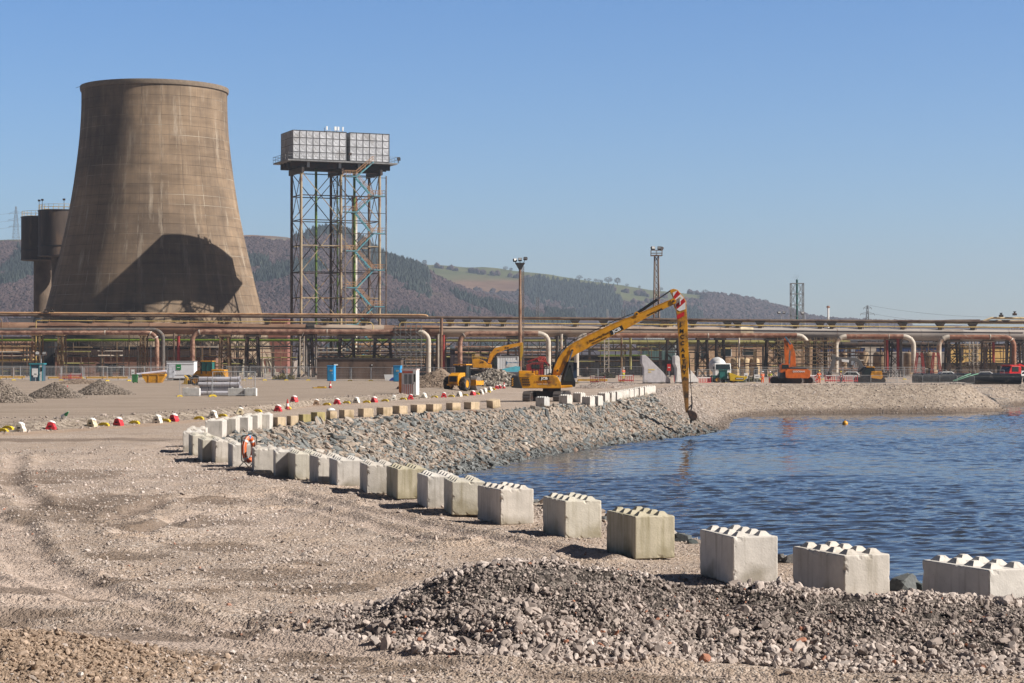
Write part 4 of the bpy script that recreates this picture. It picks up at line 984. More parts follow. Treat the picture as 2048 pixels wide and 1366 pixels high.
SKY_T = [(849, 527, 1.3, 'lone round tree on the bare skyline beside the dark wooded ridge'), (1011, 541, 1.0, 'bushy tree on the green skyline just left of the floodlight mast'), (1022, 542, .9, 'lower tree just behind the floodlight mast on the skyline'), (1159, 558, 1.1, 'round hedge tree first along the green skyline right of the floodlight mast'), (1170, 561, .6, 'tiny skyline bush next after the round hedge tree'), (1178, 563, .8, 'small skyline tree before the pair of hedge trees'), (1191, 566, .9, 'upright skyline tree above the small conifer wood'), (1198, 568, .8, 'left one of two touching skyline trees'), (1203, 569, .8, 'right one of two touching skyline trees'), (1217, 572, 1.6, 'big spreading tree at the edge of the green field'), (1235, 573, 1.7, 'biggest dark spreading tree on the green skyline'), (1254, 575, .7, 'small tree after the biggest skyline tree'), (1279, 578, .7, 'small skyline bush behind the lattice floodlight tower'), (1321, 584, 1.0, 'skyline tree just right of the lattice floodlight tower'), (1388, 590, 1.0, 'first tree of the skyline clump right of the long excavator arm'), (1410, 592, 1.5, 'tallest tree of the skyline clump right of the long excavator arm'), (1421, 594, 1.3, 'middle tree of the skyline clump right of the long excavator arm'), (1430, 595, 1.3, 'last tree of the skyline clump right of the long excavator arm'), (1472, 601, 1.0, 'lone tree on the wooded slope far right of the skyline clump'), (1529, 613, 1.5, 'rounded tree bulging from the falling wooded ridge before the green flare stack')]
for k, (px, py, s, lab) in enumerate(SKY_T):
    y = 3385.; x = X(px, y); zz = float(hB(np.array([x]), np.array([y]))[0])
    o = TREES[k] if k < 2 else dup(TREES[k % 2]); o.location = (x, y, zz - .5); o.rotation_euler = (0, 0, k * 1.3); o.scale = (s, s, s); o['label'] = lab; o['group'] = 'single trees along the hill skyline'
def haze():
    m = bpy.data.materials.new('haze air'); m.use_nodes = True; nt = m.node_tree
    for n in list(nt.nodes): nt.nodes.remove(n)
    out = nt.nodes.new('ShaderNodeOutputMaterial'); v = nt.nodes.new('ShaderNodeVolumePrincipled')
    v.inputs['Color'].default_value = (.72, .84, 1, 1); v.inputs['Density'].default_value = 1.55e-4; v.inputs['Anisotropy'].default_value = .25
    nt.links.new(v.outputs[0], out.inputs['Volume'])
    mb = MB(); mb.box((0, 2600, 127), (9000, 5600, 270)); o = mb.build('haze', m); tag(o, kind='stuff')
haze()
# ---------------------------------------------------------------- cooling tower
def cooling_tower():
    D = 402.; k = D / F; cx = (309 - 1024) * k
    t = thing('cooling_tower', 'huge stained concrete cooling tower with curved waist, standing behind the pipe rack', 'cooling tower', (cx, D, 0))
    prof = [(718, 236), (690, 230), (660, 222), (623, 213.5), (597, 207), (559, 197.5), (520, 188), (471, 177), (422, 167), (368, 158.3), (330, 153.2), (300, 149.6), (270, 146.6), (240, 144.6), (210, 143.6), (190, 143.6), (181, 144)]
    pr = [(r * k, HC + (HY - y) * k) for y, r in prof]
    # smooth resample
    zs = np.linspace(pr[0][1], pr[-1][1], 44); rs = np.interp(zs, [p[1] for p in pr], [p[0] for p in pr]); rs = np.convolve(np.pad(rs, 2, 'edge'), [.1, .2, .4, .2, .1], 'valid')
    m, nt, b = new_mat('cooling tower concrete'); L = nt.links
    tc = nd(nt, 'ShaderNodeTexCoord'); sx = nd(nt, 'ShaderNodeSeparateXYZ'); L.new(tc.outputs['Object'], sx.inputs[0])
    at = nd(nt, 'ShaderNodeMath', operation='ARCTAN2'); L.new(sx.outputs['Y'], at.inputs[0]); L.new(sx.outputs['X'], at.inputs[1])
    an = nd(nt, 'ShaderNodeMath', operation='MULTIPLY'); L.new(at.outputs[0], an.inputs[0]); an.inputs[1].default_value = 16.0
    cb = nd(nt, 'ShaderNodeCombineXYZ'); L.new(an.outputs[0], cb.inputs[0]); L.new(sx.outputs['Z'], cb.inputs[1])
    br = nd(nt, 'ShaderNodeTexBrick'); br.inputs['Scale'].default_value = 1; br.inputs['Brick Width'].default_value = 4.19; br.inputs['Row Height'].default_value = 1.95
    br.offset = 0; br.inputs['Mortar Size'].default_value = .05; br.inputs['Mortar Smooth'].default_value = .4
    br.inputs['Color1'].default_value = (.262, .193, .132, 1); br.inputs['Color2'].default_value = (.235, .173, .119, 1); br.inputs['Mortar'].default_value = (.165, .124, .09, 1)
    L.new(cb.outputs[0], br.inputs['Vector'])
    def nz(s, sxy, sz, d=6, r=.6):
        mp = nd(nt, 'ShaderNodeMapping'); mp.inputs['Scale'].default_value = (sxy, sz, 1); L.new(cb.outputs[0], mp.inputs['Vector'])
        n = nd(nt, 'ShaderNodeTexNoise'); n.inputs['Scale'].default_value = s; n.inputs['Detail'].default_value = d; n.inputs['Roughness'].default_value = r
        L.new(mp.outputs[0], n.inputs['Vector']); return n.outputs['Fac']
    c = br.outputs['Color']
    c = mixc(nt, 1., c, ramp(nt, nz(.05, 1, 1, 5), [(.3, (.5, .5, .53)), (.7, (1.4, 1.38, 1.34))]), 'MULTIPLY')
    c = mixc(nt, 1., c, ramp(nt, nz(1.1, 1, .045, 5, .7), [(.32, (.8, .8, .81)), (.5, (1, 1, 1)), (.68, (1.14, 1.13, 1.12))]), 'MULTIPLY')
    c = mixc(nt, .7, c, ramp(nt, nz(.35, .25, 2.2, 4), [(.3, (.75, .74, .74)), (.6, (1.12, 1.12, 1.12))]), 'MULTIPLY')
    # lime runs below lift joints and along the meridian joints
    lime = ramp(nt, nz(.6, 1, .12, 7, .75), [(.54, (0, 0, 0)), (.70, (.85, .85, .85))])
    c = mixc(nt, lime, c, (.44, .37, .29))
    l2 = mixc(nt, 1., ramp(nt, nz(.18, .25, 1.1, 6), bw(.5, .64)), ramp(nt, br.outputs['Fac'], bw(.2, .8)), 'MULTIPLY')
    c = mixc(nt, l2, c, (.54, .47, .38))
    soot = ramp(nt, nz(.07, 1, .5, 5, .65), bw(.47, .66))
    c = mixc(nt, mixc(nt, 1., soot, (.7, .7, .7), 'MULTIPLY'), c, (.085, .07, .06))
    L.new(c, b.inputs['Base Color']); b.inputs['Roughness'].default_value = .95; b.inputs['Specular IOR Level'].default_value = .15
    bp = nd(nt, 'ShaderNodeBump'); bp.inputs['Strength'].default_value = .6; bp.inputs['Distance'].default_value = .12; L.new(br.outputs['Fac'], bp.inputs['Height']); bp.invert = True; L.new(bp.outputs[0], b.inputs['Normal'])
    n = 120; mb = MB(); P = list(zip(rs, zs)); inner = [(r - .45, z) for r, z in P][::-1]
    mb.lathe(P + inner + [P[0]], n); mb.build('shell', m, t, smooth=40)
    zt = zs[-1]; rt = rs[-1]; mb = MB(); mb.lathe([(rt - .4, zt - .5), (rt + .22, zt - .45), (rt + .32, zt + .1), (rt + .28, zt + .45), (rt - .5, zt + .45), (rt - .5, zt - .5)], n); mb.build('rim', M('rim concrete', (.2, .155, .115), .9), t, smooth=40)
    r0 = rs[0] - .2; z0 = zs[0]; lc = M('leg concrete', (.3, .26, .2), .9)
    for k2 in range(44):
        a = 2 * math.pi * k2 / 44; s = 2 * math.pi / 88 * (1 if k2 % 2 else -1)
        mb = MB(); mb.cyl((r0 * math.cos(a), r0 * math.sin(a), z0 + .1), ((r0 + .9) * math.cos(a + s), (r0 + .9) * math.sin(a + s), -.6), .28, n=6); mb.build('leg', lc, t)
    mb = MB(); mb.lathe([(r0 - 3, -.6), (r0 - 3, z0 + 1)], 48); mb.build('shade_liner', M('dark fill', (.02, .018, .016), .9), t)  # dark drum added so the openings between the legs look shaded inside
    mb = MB(); mb.lathe([(r0 + 1.6, -.8), (r0 + 1.6, .3), (r0 + 1.3, .3), (r0 + 1.3, -.8)], 64); mb.build('basin_wall', lc, t)
    mb = MB(); mb.cyl((-rt, -.6, zt + .4), (-rt - .1, -.6, zt + 1.3), .05); mb.cyl((-rt - .1, -.6, zt + .9), (-rt - 1.3, -.6, zt + .5), .04); mb.build('lightning_rod', darksteel, t)
    return t
cooling_tower()
def rail_ring(mb, r, z, h, n, a0=0, a1=2 * math.pi, t=.035):
    pts = [(r * math.cos(a0 + (a1 - a0) * k / n), r * math.sin(a0 + (a1 - a0) * k / n)) for k in range(n + 1)]
    for zz in (z + h, z + h * .5): mb.tube([(x, y, zz) for x, y in pts], t, 5)
    for x, y in pts: mb.cyl((x, y, z), (x, y, z + h), t, n=5)
def silo(px, D, rpx, yt, yb, spx, label, lamps):
    k = D / F; t = thing('silo_tower', label, 'silo tower', (X(px, D), D, 0)); zt, zb = Z(yt, D), Z(yb, D); r = rpx * k; s = spx * k
    conc = M('dark brown bunker cladding', (.075, .055, .045), .85, var=.3, scale=.6, stretch=(1, 1, .2), dirt=(.17, .11, .075), damt=.35, dscale=.5)  # dark brown all over, with lighter brown patches
    mb = MB(); mb.lathe([(s, zb - .2), (r, zb), (r, zt), (0, zt + .15)], 48); mb.build('drum', conc, t, smooth=40)
    mb = MB(); mb.lathe([(s, -1), (s, zb)], 40); mb.build('shaft', M('dark brown shaft concrete', (.15, .11, .08), .9, var=.3, scale=.5), t, smooth=40)  # brown, varied by noise
    for zz in (zb + .1, zb + (zt - zb) * .22, zt - .15):
        mb = MB(); mb.lathe([(r + .02, zz - .12), (r + .12, zz - .1), (r + .12, zz + .1), (r + .02, zz + .12)], 48); mb.build('band', darksteel, t)
    mb = MB(); rail_ring(mb, r - .15, zt, 1.15, 26); mb.build('guard_rail', yellow2, t)
    for a in lamps:
        mb = MB(); x, y = (r - .2) * math.cos(a), (r - .2) * math.sin(a); mb.cyl((x, y, zt), (x, y, zt + 1.9), .05); mb.box((x, y, zt + 2.1), (.5, .4, .4)); mb.build('floodlight', darksteel, t)
silo(122, 440, 45, 421, 513, 19, 'nearer dark bunker silo on a narrow shaft, half hidden by the cooling tower', [R(200), R(225), R(290)])
silo(86, 447, 43, 434, 521, 18.5, 'slightly lower dark bunker silo with yellow guard rail, left of its twin', [])

# ---------------------------------------------------------------- elevated tank tower
def water_tower():
    D = 371.; yaw = R(23); px0 = 586
    t = thing('water_tower', 'twin silver panelled water tanks on a tall rusty steel trestle with zigzag stairs', 'water tower', (X(px0, D), D, 0), yaw)
    ZB, ZT = 40.5, 45.8; p = 1.3
    pan = M('galvanised tank panel', (.50, .51, .54), .55, .1, var=.2, scale=.5, dirt=(.36, .35, .35), damt=.3, dscale=.35)
    flange = M('tank flange', (.1, .1, .105), .6)
    def tank(u0, nu, nv):
        mb = MB(); fl = MB(); U, V = nu * p, nv * p
        tk = None
        def face(org, ex, n, nrm):
            org, ex, nrm = Vector(org), Vector(ex), Vector(nrm)
            for i in range(n):
                for j in range(4):
                    o = org + ex * (i * p) + Vector((0, 0, j * (ZT - ZB) / 4)); h = (ZT - ZB) / 4
                    c = [o, o + ex * p, o + ex * p + Vector((0, 0, h)), o + Vector((0, 0, h))]
                    ce = o + ex * (p / 2) + Vector((0, 0, h / 2))
                    q = [ce + (x - ce) * .92 for x in c]; d = [ce + (x - ce) * .62 + nrm * .07 for x in c]
                    # dished panel with an embossed cross
                    vs = c + q + d + [ce - nrm * .05]; mids = []
                    fs = [(0, 1, 5, 4), (1, 2, 6, 5), (2, 3, 7, 6), (3, 0, 4, 7)]
                    for a in range(4): fs.append((4 + a, 4 + (a + 1) % 4, 12))
                    mb.add(vs, fs)
                    w = ex * .07
                    for a, b_ in ((0, 2), (1, 3)):
                        A = q[a] * .85 + ce * .15 + nrm * .01; B = q[b_] * .85 + ce * .15 + nrm * .01
                        mb.add([A - w, A + w, ce + w + nrm * .06, ce - w + nrm * .06], [(0, 1, 2, 3)]); mb.add([ce - w + nrm * .06, ce + w + nrm * .06, B + w, B - w], [(0, 1, 2, 3)])
            for i in range(n + 1):
                o = org + ex * (i * p) + nrm * .02; fl.bar(o, o + Vector((0, 0, ZT - ZB)), .09)
            for j in range(5):
                o = org + nrm * .02 + Vector((0, 0, j * (ZT - ZB) / 4)); fl.bar(o, o + ex * (n * p), .09)
        face((u0, 0, ZB), (1, 0, 0), nu, (0, -1, 0)); face((u0, V, ZB), (0, -1, 0), nv, (-1, 0, 0)); face((u0 + U, 0, ZB), (0, 1, 0), nv, (1, 0, 0)); face((u0 + U, V, ZB), (-1, 0, 0), nu, (0, 1, 0))
        tk = mb.build('tank', pan, t); fl.build('flange_grid', flange, tk)
        lid = MB(); lid.add([(u0 - .1, -.1, ZT), (u0 + U + .1, -.1, ZT), (u0 + U + .1, V + .1, ZT), (u0 - .1, V + .1, ZT), (u0 + U / 2, V / 2, ZT + .5)], [(0, 1, 4), (1, 2, 4), (2, 3, 4), (3, 0, 4), (3, 2, 1, 0)]); lid.build('lid', galv, tk)
    tank(0, 8, 6); tank(11.15, 6, 6)
    greydeck = M('deck steel', (.2, .2, .205), .6, .2, var=.25)
    mb = MB(); mb.box((9.5, 3.9, ZB - .35), (21.6, 9.8, .28)); mb.build('deck', greydeck, t)
    for v in (.6, 2.8, 5, 7.2):
        mb = MB(); mb.box((9.5, v, ZB - 1.05), (19.6, .3, 1.1)); mb.build('girder', darksteel, t)
    for u in (1.7, 9.5, 17.2):
        mb = MB(); mb.box((u, 3.6, ZB - 2.1), (.45, 8.6, 1.0)); mb.build('cross_girder', darksteel, t)
    for u in (3.0, 9.2, 13):
        mb = MB(); mb.box((u, .2, ZB - 1.0), (.5, .2, 1.0)); mb.build('bracket', galv, t)
    rl = MB()
    for a, b_ in (((-1.3, -1, 0), (20.3, -1, 0)), ((-1.3, 8.8, 0), (20.3, 8.8, 0)), ((-1.3, -1, 0), (-1.3, 8.8, 0)), ((20.3, -1, 0), (20.3, 8.8, 0))):
        A, B = Vector(a), Vector(b_); n = int((B - A).length / 1.5); zb = Vector((0, 0, ZB - .2))
        for h in (.55, 1.1): rl.bar(A + zb + Vector((0, 0, h)), B + zb + Vector((0, 0, h)), .05)
        for i in range(n + 1):
            q = A.lerp(B, i / n) + zb; rl.bar(q, q + Vector((0, 0, 1.1)), .05)
    rl.build('guard_rail', greydeck, t)
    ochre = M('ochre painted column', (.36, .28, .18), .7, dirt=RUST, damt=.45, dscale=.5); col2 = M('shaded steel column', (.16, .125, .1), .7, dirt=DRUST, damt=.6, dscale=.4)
    us = (1.7, 9.5, 17.2); vs = (.5, 6.6); ZC = ZB - 2.6
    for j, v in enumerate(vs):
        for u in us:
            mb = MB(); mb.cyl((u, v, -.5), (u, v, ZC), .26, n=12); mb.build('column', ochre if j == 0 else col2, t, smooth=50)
    lev = [38.3, 33.8, 29.2, 24.4, 19.4, 14.6, 9.9, 4.5]
    for v in vs:
        for z in lev:
            for a, b_ in ((us[0], us[1]), (us[1], us[2])):
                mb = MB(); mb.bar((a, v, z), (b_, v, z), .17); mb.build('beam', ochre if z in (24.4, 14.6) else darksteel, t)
    for u in us:
        for z in lev[:-1]:
            mb = MB(); mb.bar((u, vs[0], z), (u, vs[1], z), .17); mb.build('beam', darksteel, t)
    q = [38.3, 29.2, 19.4, 9.9, 0]
    for i in range(4):
        for v in vs:
            for a, b_ in ((us[0], us[1]), (us[1], us[2])):
                for s in (0, 1):
                    mb = MB(); mb.bar((a if s else b_, v, q[i]), (b_ if s else a, v, q[i + 1]), .13); mb.build('brace', darksteel if s == (i + (v > 1)) % 2 else ochre, t)
        for u in us:
            for s in (0, 1):
                mb = MB(); mb.bar((u, vs[0] if s else vs[1], q[i]), (u, vs[1] if s else vs[0], q[i + 1]), .11); mb.build('brace', col2 if s else darksteel, t)
    grn = M('green riser pipe', (.09, .155, .018), .45, dirt=(.07, .09, .02), damt=.4)
    for u, v, r in ((5.4, 3, .24), (13.0, 3, .24), (10.0, 4, .11)):
        mb = MB(); mb.cyl((u, v, -.5), (u, v, ZB - .5), r, n=12); mb.build('riser_pipe', grn, t, smooth=50)
    # caged ladder
    mb = MB()
    for u in (8.35, 8.85): mb.bar((u, 1.2, 0), (u, 1.2, ZB - 1), .06)
    for i in range(92): mb.bar((8.35, 1.2, .4 + .42 * i), (8.85, 1.2, .4 + .42 * i), .035)
    for i in range(30): mb.tube([(8.6 + .38 * math.cos(a), 1.2 - .05 - .38 * math.sin(a) , 2.5 + 1.2 * i) for a in np.linspace(0, math.pi, 7)], .02, 4)
    mb.build('ladder', col2, t)
    # zigzag stair
    teal = M('teal stair steel', (.09, .27, .33), .55, dirt=RUST, damt=.2); orail = M('orange rusted rail', (.40, .22, .11), .7, dirt=(.25, .16, .1), damt=.4)
    zz = [ZB - .2, 37.4, 33.85, 30.7, 26.8, 23.4, 19.9, 16.5, 13.0, 9.6, 6.1, 2.7, -.4]; UL, UR = 11.6, 15.0; v0, v1 = -2.3, -1.2
    for i in range(len(zz) - 1):
        rgt = i % 2 == 0; ua, ub = (UR, UL) if rgt else (UL, UR); za, zb = zz[i], zz[i + 1]
        va = -2.2 if rgt else -1.5
        fl = MB()
        for dv in (-.35, .35): fl.prism([(ua, za - .28), (ua, za), (ub, zb), (ub, zb - .28)], va + dv - .03, va + dv + .03)
        for s in range(12):
            f = (s + .5) / 12; fl.box((ua + (ub - ua) * f, va, za + (zb - za) * f - .05), (.26, .7, .04))
        f_ = fl.build('stair_flight', teal, t)
        hr = MB()
        for dv in (-.36, .36):
            for h in (.5, 1.0): hr.bar((ua, va + dv, za + h), (ub, va + dv, zb + h), .06)
            for s in range(5):
                g = s / 4; x, z = ua + (ub - ua) * g, za + (zb - za) * g; hr.bar((x, va + dv, z - .1), (x, va + dv, z + 1.0), .05)
        hr.build('handrail', orail, f_)
        if i > 0:
            a, b_ = (UR, 17.2) if rgt else (9.3, UL)
            la = MB(); la.box(((a + b_) / 2, -1.85, za - .08), (b_ - a, 1.6, .16)); ln = la.build('landing', teal, t)
            hr = MB()
            for v in (-2.6, -1.1):
                for h in (.5, 1.0): hr.bar((a, v, za + h), (b_, v, za + h), .05)
                for s in range(4): hr.bar((a + (b_ - a) * s / 3, v, za), (a + (b_ - a) * s / 3, v, za + 1), .05)
            e = 17.2 if rgt else 9.3
            for h in (.5, 1.0): hr.bar((e, -2.6, za + h), (e, -1.1, za + h), .05)
            hr.build('handrail', orail, ln)
            mb = MB(); mb.bar((9.3, -2.65, za - .2), (17.4, -2.65, za - .2), .1); mb.build('beam', darksteel, t)
    for u, v, m_ in ((9.3, -2.7, col2), (17.4, -2.7, col2)):
        mb = MB(); mb.bar((u, v, -.5), (u, v, 37.6), .2); mb.build('stair_post', m_, t)
    # aerials and lamps
    mb = MB(); mb.box((10.2, 7.2, ZT + .9), (3.8, .08, .08)); mb.box((10.2, 7.2, ZT + .3), (3.8, .08, .08))
    for u in (8.4, 9.5, 10.8, 12): mb.bar((u, 7.2, ZB), (u, 7.2, ZT + 1.6), .09)
    mb.build('aerial_frame', galv, t)
    for u, w in ((8.8, .32), (10.5, .45), (11.1, .36), (12.0, .28)):
        mb = MB(); mb.box((u, 7.0, ZT + 1.45), (w, .22, .75)); mb.build('aerial', white, t, bevel=.04)
    for u, v, z in ((20.6, -.8, ZB + .3), (20.9, .2, ZB + .6), (10.7, -1.2, ZB + .9)):
        mb = MB(); mb.cyl((u, v, z - .6), (u, v, z), .05); mb.box((u, v - .1, z + .2), (.55, .35, .45)); mb.build('floodlight', darksteel, t)
    return t
water_tower()
def stack():
    D = 398.; x = X(709, D); t = thing('chimney', 'pale slender chimney with a rusty top, seen through the water tower stairs', 'chimney', (x, D, 0)); zt = Z(392, D)
    mb = MB(); mb.cyl((0, 0, -1), (0, 0, zt - 3.5), .55, n=20); mb.build('shaft', M('pale chimney paint', (.5, .46, .4), .7, dirt=(.3, .22, .16), damt=.35, dscale=.4), t, smooth=50)
    mb = MB(); mb.cyl((0, 0, zt - 3.5), (0, 0, zt), .57, n=20); mb.build('top_section', M('rusty chimney top', (.2, .08, .045), .8), t, smooth=50)
    for z in (zt - 3.5, zt - 12, zt - 20):
        mb = MB(); mb.lathe([(.57, z - .1), (.7, z - .1), (.7, z + .1), (.57, z + .1)], 20); mb.build('flange', darksteel, t)
stack()
# ---------------------------------------------------------------- pipe rack
PD = 345.0
def PX(px): return X(px, PD)
def PZ(py): return Z(py, PD)
m_rust = M('rust brown gas main', (.24, .14, .09), .75, var=.25, scale=.5, dirt=(.13, .06, .035), damt=.5, dscale=.35, stretch=(.4, 1, 1))
m_main = M('weathered beige gas main', (.36, .28, .215), .7, var=.2, scale=.4, dirt=(.2, .12, .08), damt=.35, dscale=.3, stretch=(.4, 1, 1))
m_greym = M('weathered grey gas main', (.36, .32, .29), .65, var=.2, scale=.4, dirt=(.22, .15, .11), damt=.3, dscale=.3, stretch=(.4, 1, 1))
m_pink = M('faded pink pipe', (.34, .2, .14), .7, var=.3, scale=1.2, dirt=(.14, .06, .04), damt=.6, dscale=.9)
m_pale = M('pale weathered pipe', (.52, .46, .39), .65, var=.2, scale=.8, dirt=(.3, .17, .1), damt=.35, dscale=.7)
m_rust2 = M('flaking rust pipe', (.22, .095, .055), .8, var=.35, scale=1.5, dirt=(.42, .27, .2), damt=.4, dscale=.8)
m_greyp = M('dark lagged pipe', (.13, .115, .105), .7, .1, var=.25, scale=2, dirt=(.24, .16, .12), damt=.35, dscale=.5)
m_oran = M('orange ochre pipe', (.50, .30, .16), .65, var=.2, scale=.6, dirt=(.26, .12, .06), damt=.35, dscale=.4)
m_brn = M('dark brown pipe', (.15, .105, .075), .7, var=.25, dirt=DRUST, damt=.5, dscale=.5)
m_ylw = M('yellow gas pipe', (.52, .38, .14), .6, var=.15, dirt=(.3, .18, .07), damt=.3)
m_grn = M('lime green pipe', (.11, .165, .014), .5, dirt=(.06, .08, .02), damt=.35, dscale=.6)
m_olive = M('olive pipe', (.27, .25, .09), .6, dirt=(.14, .11, .05), damt=.4)
m_redp = M('red painted post', (.28, .03, .025), .6, dirt=(.16, .04, .03), damt=.4)
m_dk = M('blackened steelwork', (.035, .028, .024), .75, dirt=(.1, .055, .035), damt=.45, dscale=.8)
m_ochs = M('ochre steelwork', (.2, .14, .075), .7, dirt=RUST, damt=.5, dscale=.8)
def pipe(name, label, cat, pts, r, mat, flanges=None, fl_mat=None, group=None, n=14, d=PD, flr=1.16):
    """pts given as (photo px, photo py[, depth]) -> one pipe with its flanges"""
    P = [Vector((X(p[0], p[2] if len(p) > 2 else d), p[2] if len(p) > 2 else d, Z(p[1], p[2] if len(p) > 2 else d))) for p in pts]
    t = thing(name, label, cat, P[0], 0, group); Q = [p - P[0] for p in P]
    mb = MB(); mb.tube(Q, r, n); mb.build('run', mat, t, smooth=50)
    for f in (flanges or []):
        i = int(f); u = f - i; a = Q[i].lerp(Q[min(i + 1, len(Q) - 1)], u); dr = (Q[min(i + 1, len(Q) - 1)] - Q[i]).normalized() * .09
        mb = MB(); mb.cyl(a - dr, a + dr, r * flr, n=n); mb.build('flange', fl_mat or mat, t, smooth=50)
    return t
def bend(x0, y0, x1, y1, rx, ry, n=8):
    """quarter bend from (x0,y0) to (x1,y1): pixel points leaving vertically, arriving horizontally"""
    return [(x0 + (x1 - x0) * (1 - math.cos(k / n * math.pi / 2)), y0 + (y1 - y0) * math.sin(k / n * math.pi / 2)) for k in range(n + 1)]
# big gas main in welded sections
MAIN = [(-140, 655), (0, 656), (330, 657), (620, 660), (770, 661.5), (880, 662.5), (1100, 663), (1420, 665), (1700, 668), (1930, 670), (2200, 673)]
def main_y(px): return np.interp(px, [p[0] for p in MAIN], [p[1] for p in MAIN])
secs = [(-140, 300, m_rust, 'rust stained gas main section above the brick building'), (300, 614, m_rust, 'rusty gas main section left of the thick black expansion joint'), (630, 770, m_main, 'short gas main section with a black flange ring behind the water tower legs'), (770, 880, m_rust, 'dark rust gas main section above the scaffold tower'), (880, 1480, m_main, 'long beige gas main section behind the boom of the long armed excavator'), (1506, 1925, m_greym, 'greyer gas main section right of the white painted band'), (1925, 2200, m_greym, 'gas main section where it dips at the right edge')]
for a, b_, mt, lab in secs:
    n = max(2, int((b_ - a) / 40)); pts = [(a + (b_ - a) * k / n, main_y(a + (b_ - a) * k / n)) for k in range(n + 1)]
    pipe('gas_main', lab, 'gas pipe', pts, 1.0, mt, [i + .0 for i in range(0, n, 2)], None, 'big gas main on the pipe rack', 20, flr=1.025)
pipe('expansion_joint', 'thick black expansion joint in the rusty gas main', 'pipe joint', [(614, 660), (630, 660.2)], 1.16, m_dk)
pipe('painted_band', 'cream and white painted band on the gas main above the domed tanks', 'pipe band', [(1480, 665.6), (1506, 665.8)], 1.04, M('band paint', (.62, .52, .36), .6, var=.3, scale=.8))
# walkway rails and saddles on top of the main
def saddles():
    xs = [93, 182, 262, 370, 455, 535, 650, 728, 805, 900, 933, 975, 1005, 1150, 1207, 1330, 1385, 1455, 1475, 1520, 1590, 1640, 1663, 1720, 1805, 1880, 1945]
    p = None
    for i, px in enumerate(xs):
        yb = main_y(px) - 11; yt = np.interp(px, [0, 860, 2048], [634, 638, 647])
        h = (yb - yt) / F * PD
        if p is None:
            p = thing('pipe_saddle', 'x', 'pipe support'); w = .85
            mb = MB(); mb.prism([(-w, 1.0), (w, 1.0), (w * .35, .35), (w * .35, 0), (-w * .35, 0), (-w * .35, .35)], -.5, .5); mb.build('cradle', m_dk, p)
            mb = MB(); mb.box((.55, -.2, .3), (.14, .14, .75)); mb.build('post', m_ochs, p); o = p
        else: o = dup(p)
        o.location = (PX(px), PD - .1, PZ(yb) - .06); o.scale = (1, 1, max(.5, h))
        o['label'] = f'black pipe saddle on top of the gas main, {ORD[i] if i < 14 else ORD[26 - i]} from the {"cooling tower" if i < 14 else "yellow building"} end'; o['group'] = 'pipe saddles on the gas main'
saddles()
pipe('overhead_pipe', 'long orange ochre pipe running along the top of the rack past the cooling tower', 'pipe', [(-140, 625)] + [(x, np.interp(x, [-140, 0, 850], [625, 625.5, 630])) for x in range(0, 849, 60)] + [(846, 630), (853, 631), (856, 634)], .17, m_oran, [2.2, 5.3, 8.4, 11.5])
pipe('overhead_pipe', 'dark brown pipe along the top of the rack, just below the orange pipe', 'pipe', [(x, np.interp(x, [-140, 0, 430, 860, 1140, 1500, 2048, 2200], [629.5, 630, 632.5, 635, 637, 641, 643.5, 645], )) for x in range(-140, 2201, 60)], .24, m_brn, [3, 8, 13, 18, 23, 28, 33])
pipe('overhead_pipe', 'yellow pipe beneath the top brown pipe, running right from the floodlight mast', 'pipe', [(x, np.interp(x, [880, 1140, 1500, 2048], [636.8, 639, 643.5, 647])) for x in range(880, 2201, 60)], .11, m_ylw, [4, 10, 16])
pipe('service_pipe', 'thin yellow pipe in front of the cooling tower foot, dropping at both ends', 'pipe', [(72, 735), (72, 660), (72, 642.5), (73, 641), (78, 641)] + [(x, np.interp(x, [78, 735], [641, 644.5])) for x in range(120, 731, 60)] + [(735, 644.5), (742, 645.5), (746, 650), (746, 664)], .075, m_ylw, d=PD - 1.3)
pipe('service_pipe', 'thin cream pipe along the main from the scaffold tower to the yellow building', 'pipe', [(799, 656), (799, 648), (803, 645), (810, 645)] + [(x, np.interp(x, [810, 1300, 1700, 2048], [645, 649, 653, 655])) for x in range(860, 2101, 60)], .11, m_ylw, [8, 14, 20], d=PD - 1.2)
pipe('service_pipe', 'short thin ochre pipe with a hooked end at the left photo edge', 'pipe', [(4, 740), (4, 645), (2, 638), (-10, 636)], .08, m_ochs, d=PD - 1.5)
# expansion loops in front
def arch(lab, xl, xr, yt, yb, r, mat, pl=True, pr=True, mat2=None, d=PD - 2.4, rb=18, flr=None, pal=(0, 0)):
    pts = []
    if pl: pts += [(xl, yb), (xl, (yb + yt) / 2 + 8), (xl, yt + rb)] + bend(xl, yt + rb, xl + rb * 1.15, yt, 0, 0)[1:]
    else: pts += [(xl, yt)]
    n = max(2, int((xr - xl) / 60))
    pts += [(xl + (xr - xl) * k / n, yt) for k in range(1, n)]
    if pr: pts += bend(xr, yt + rb, xr - rb * 1.15, yt, 0, 0)[::-1] + [(xr, (yb + yt) / 2 + 8), (xr, yb)]
    else: pts += [(xr, yt)]
    t = pipe('expansion_loop', lab, 'pipe', pts, r, mat, flr or [len(pts) * .3, len(pts) * .5, len(pts) * .7], mat2 or m_pale, 'pipe loops in front of the gas main', 12, d)
    o = t.location
    for on, sl in ((pl and pal[0], slice(0, 11)), (pr and pal[1], slice(-11, None))):
        if on:
            mb = MB(); mb.tube([Vector((X(p[0], d), d, Z(p[1], d))) - o for p in pts[sl]], r * 1.03, 12); mb.build('bend', m_pale, t, smooth=50)
    return t
arch('dark ribbed lagged pipe ending in a bend beside the red post', -140, 326, 659.5, 742, .33, m_greyp, pl=False, mat2=m_brn)
arch('faded pink pipe loop below the dark ribbed pipe, bending down before the brick building', -140, 314, 665.5, 738, .36, m_pink, pl=False, d=PD - 3.3)
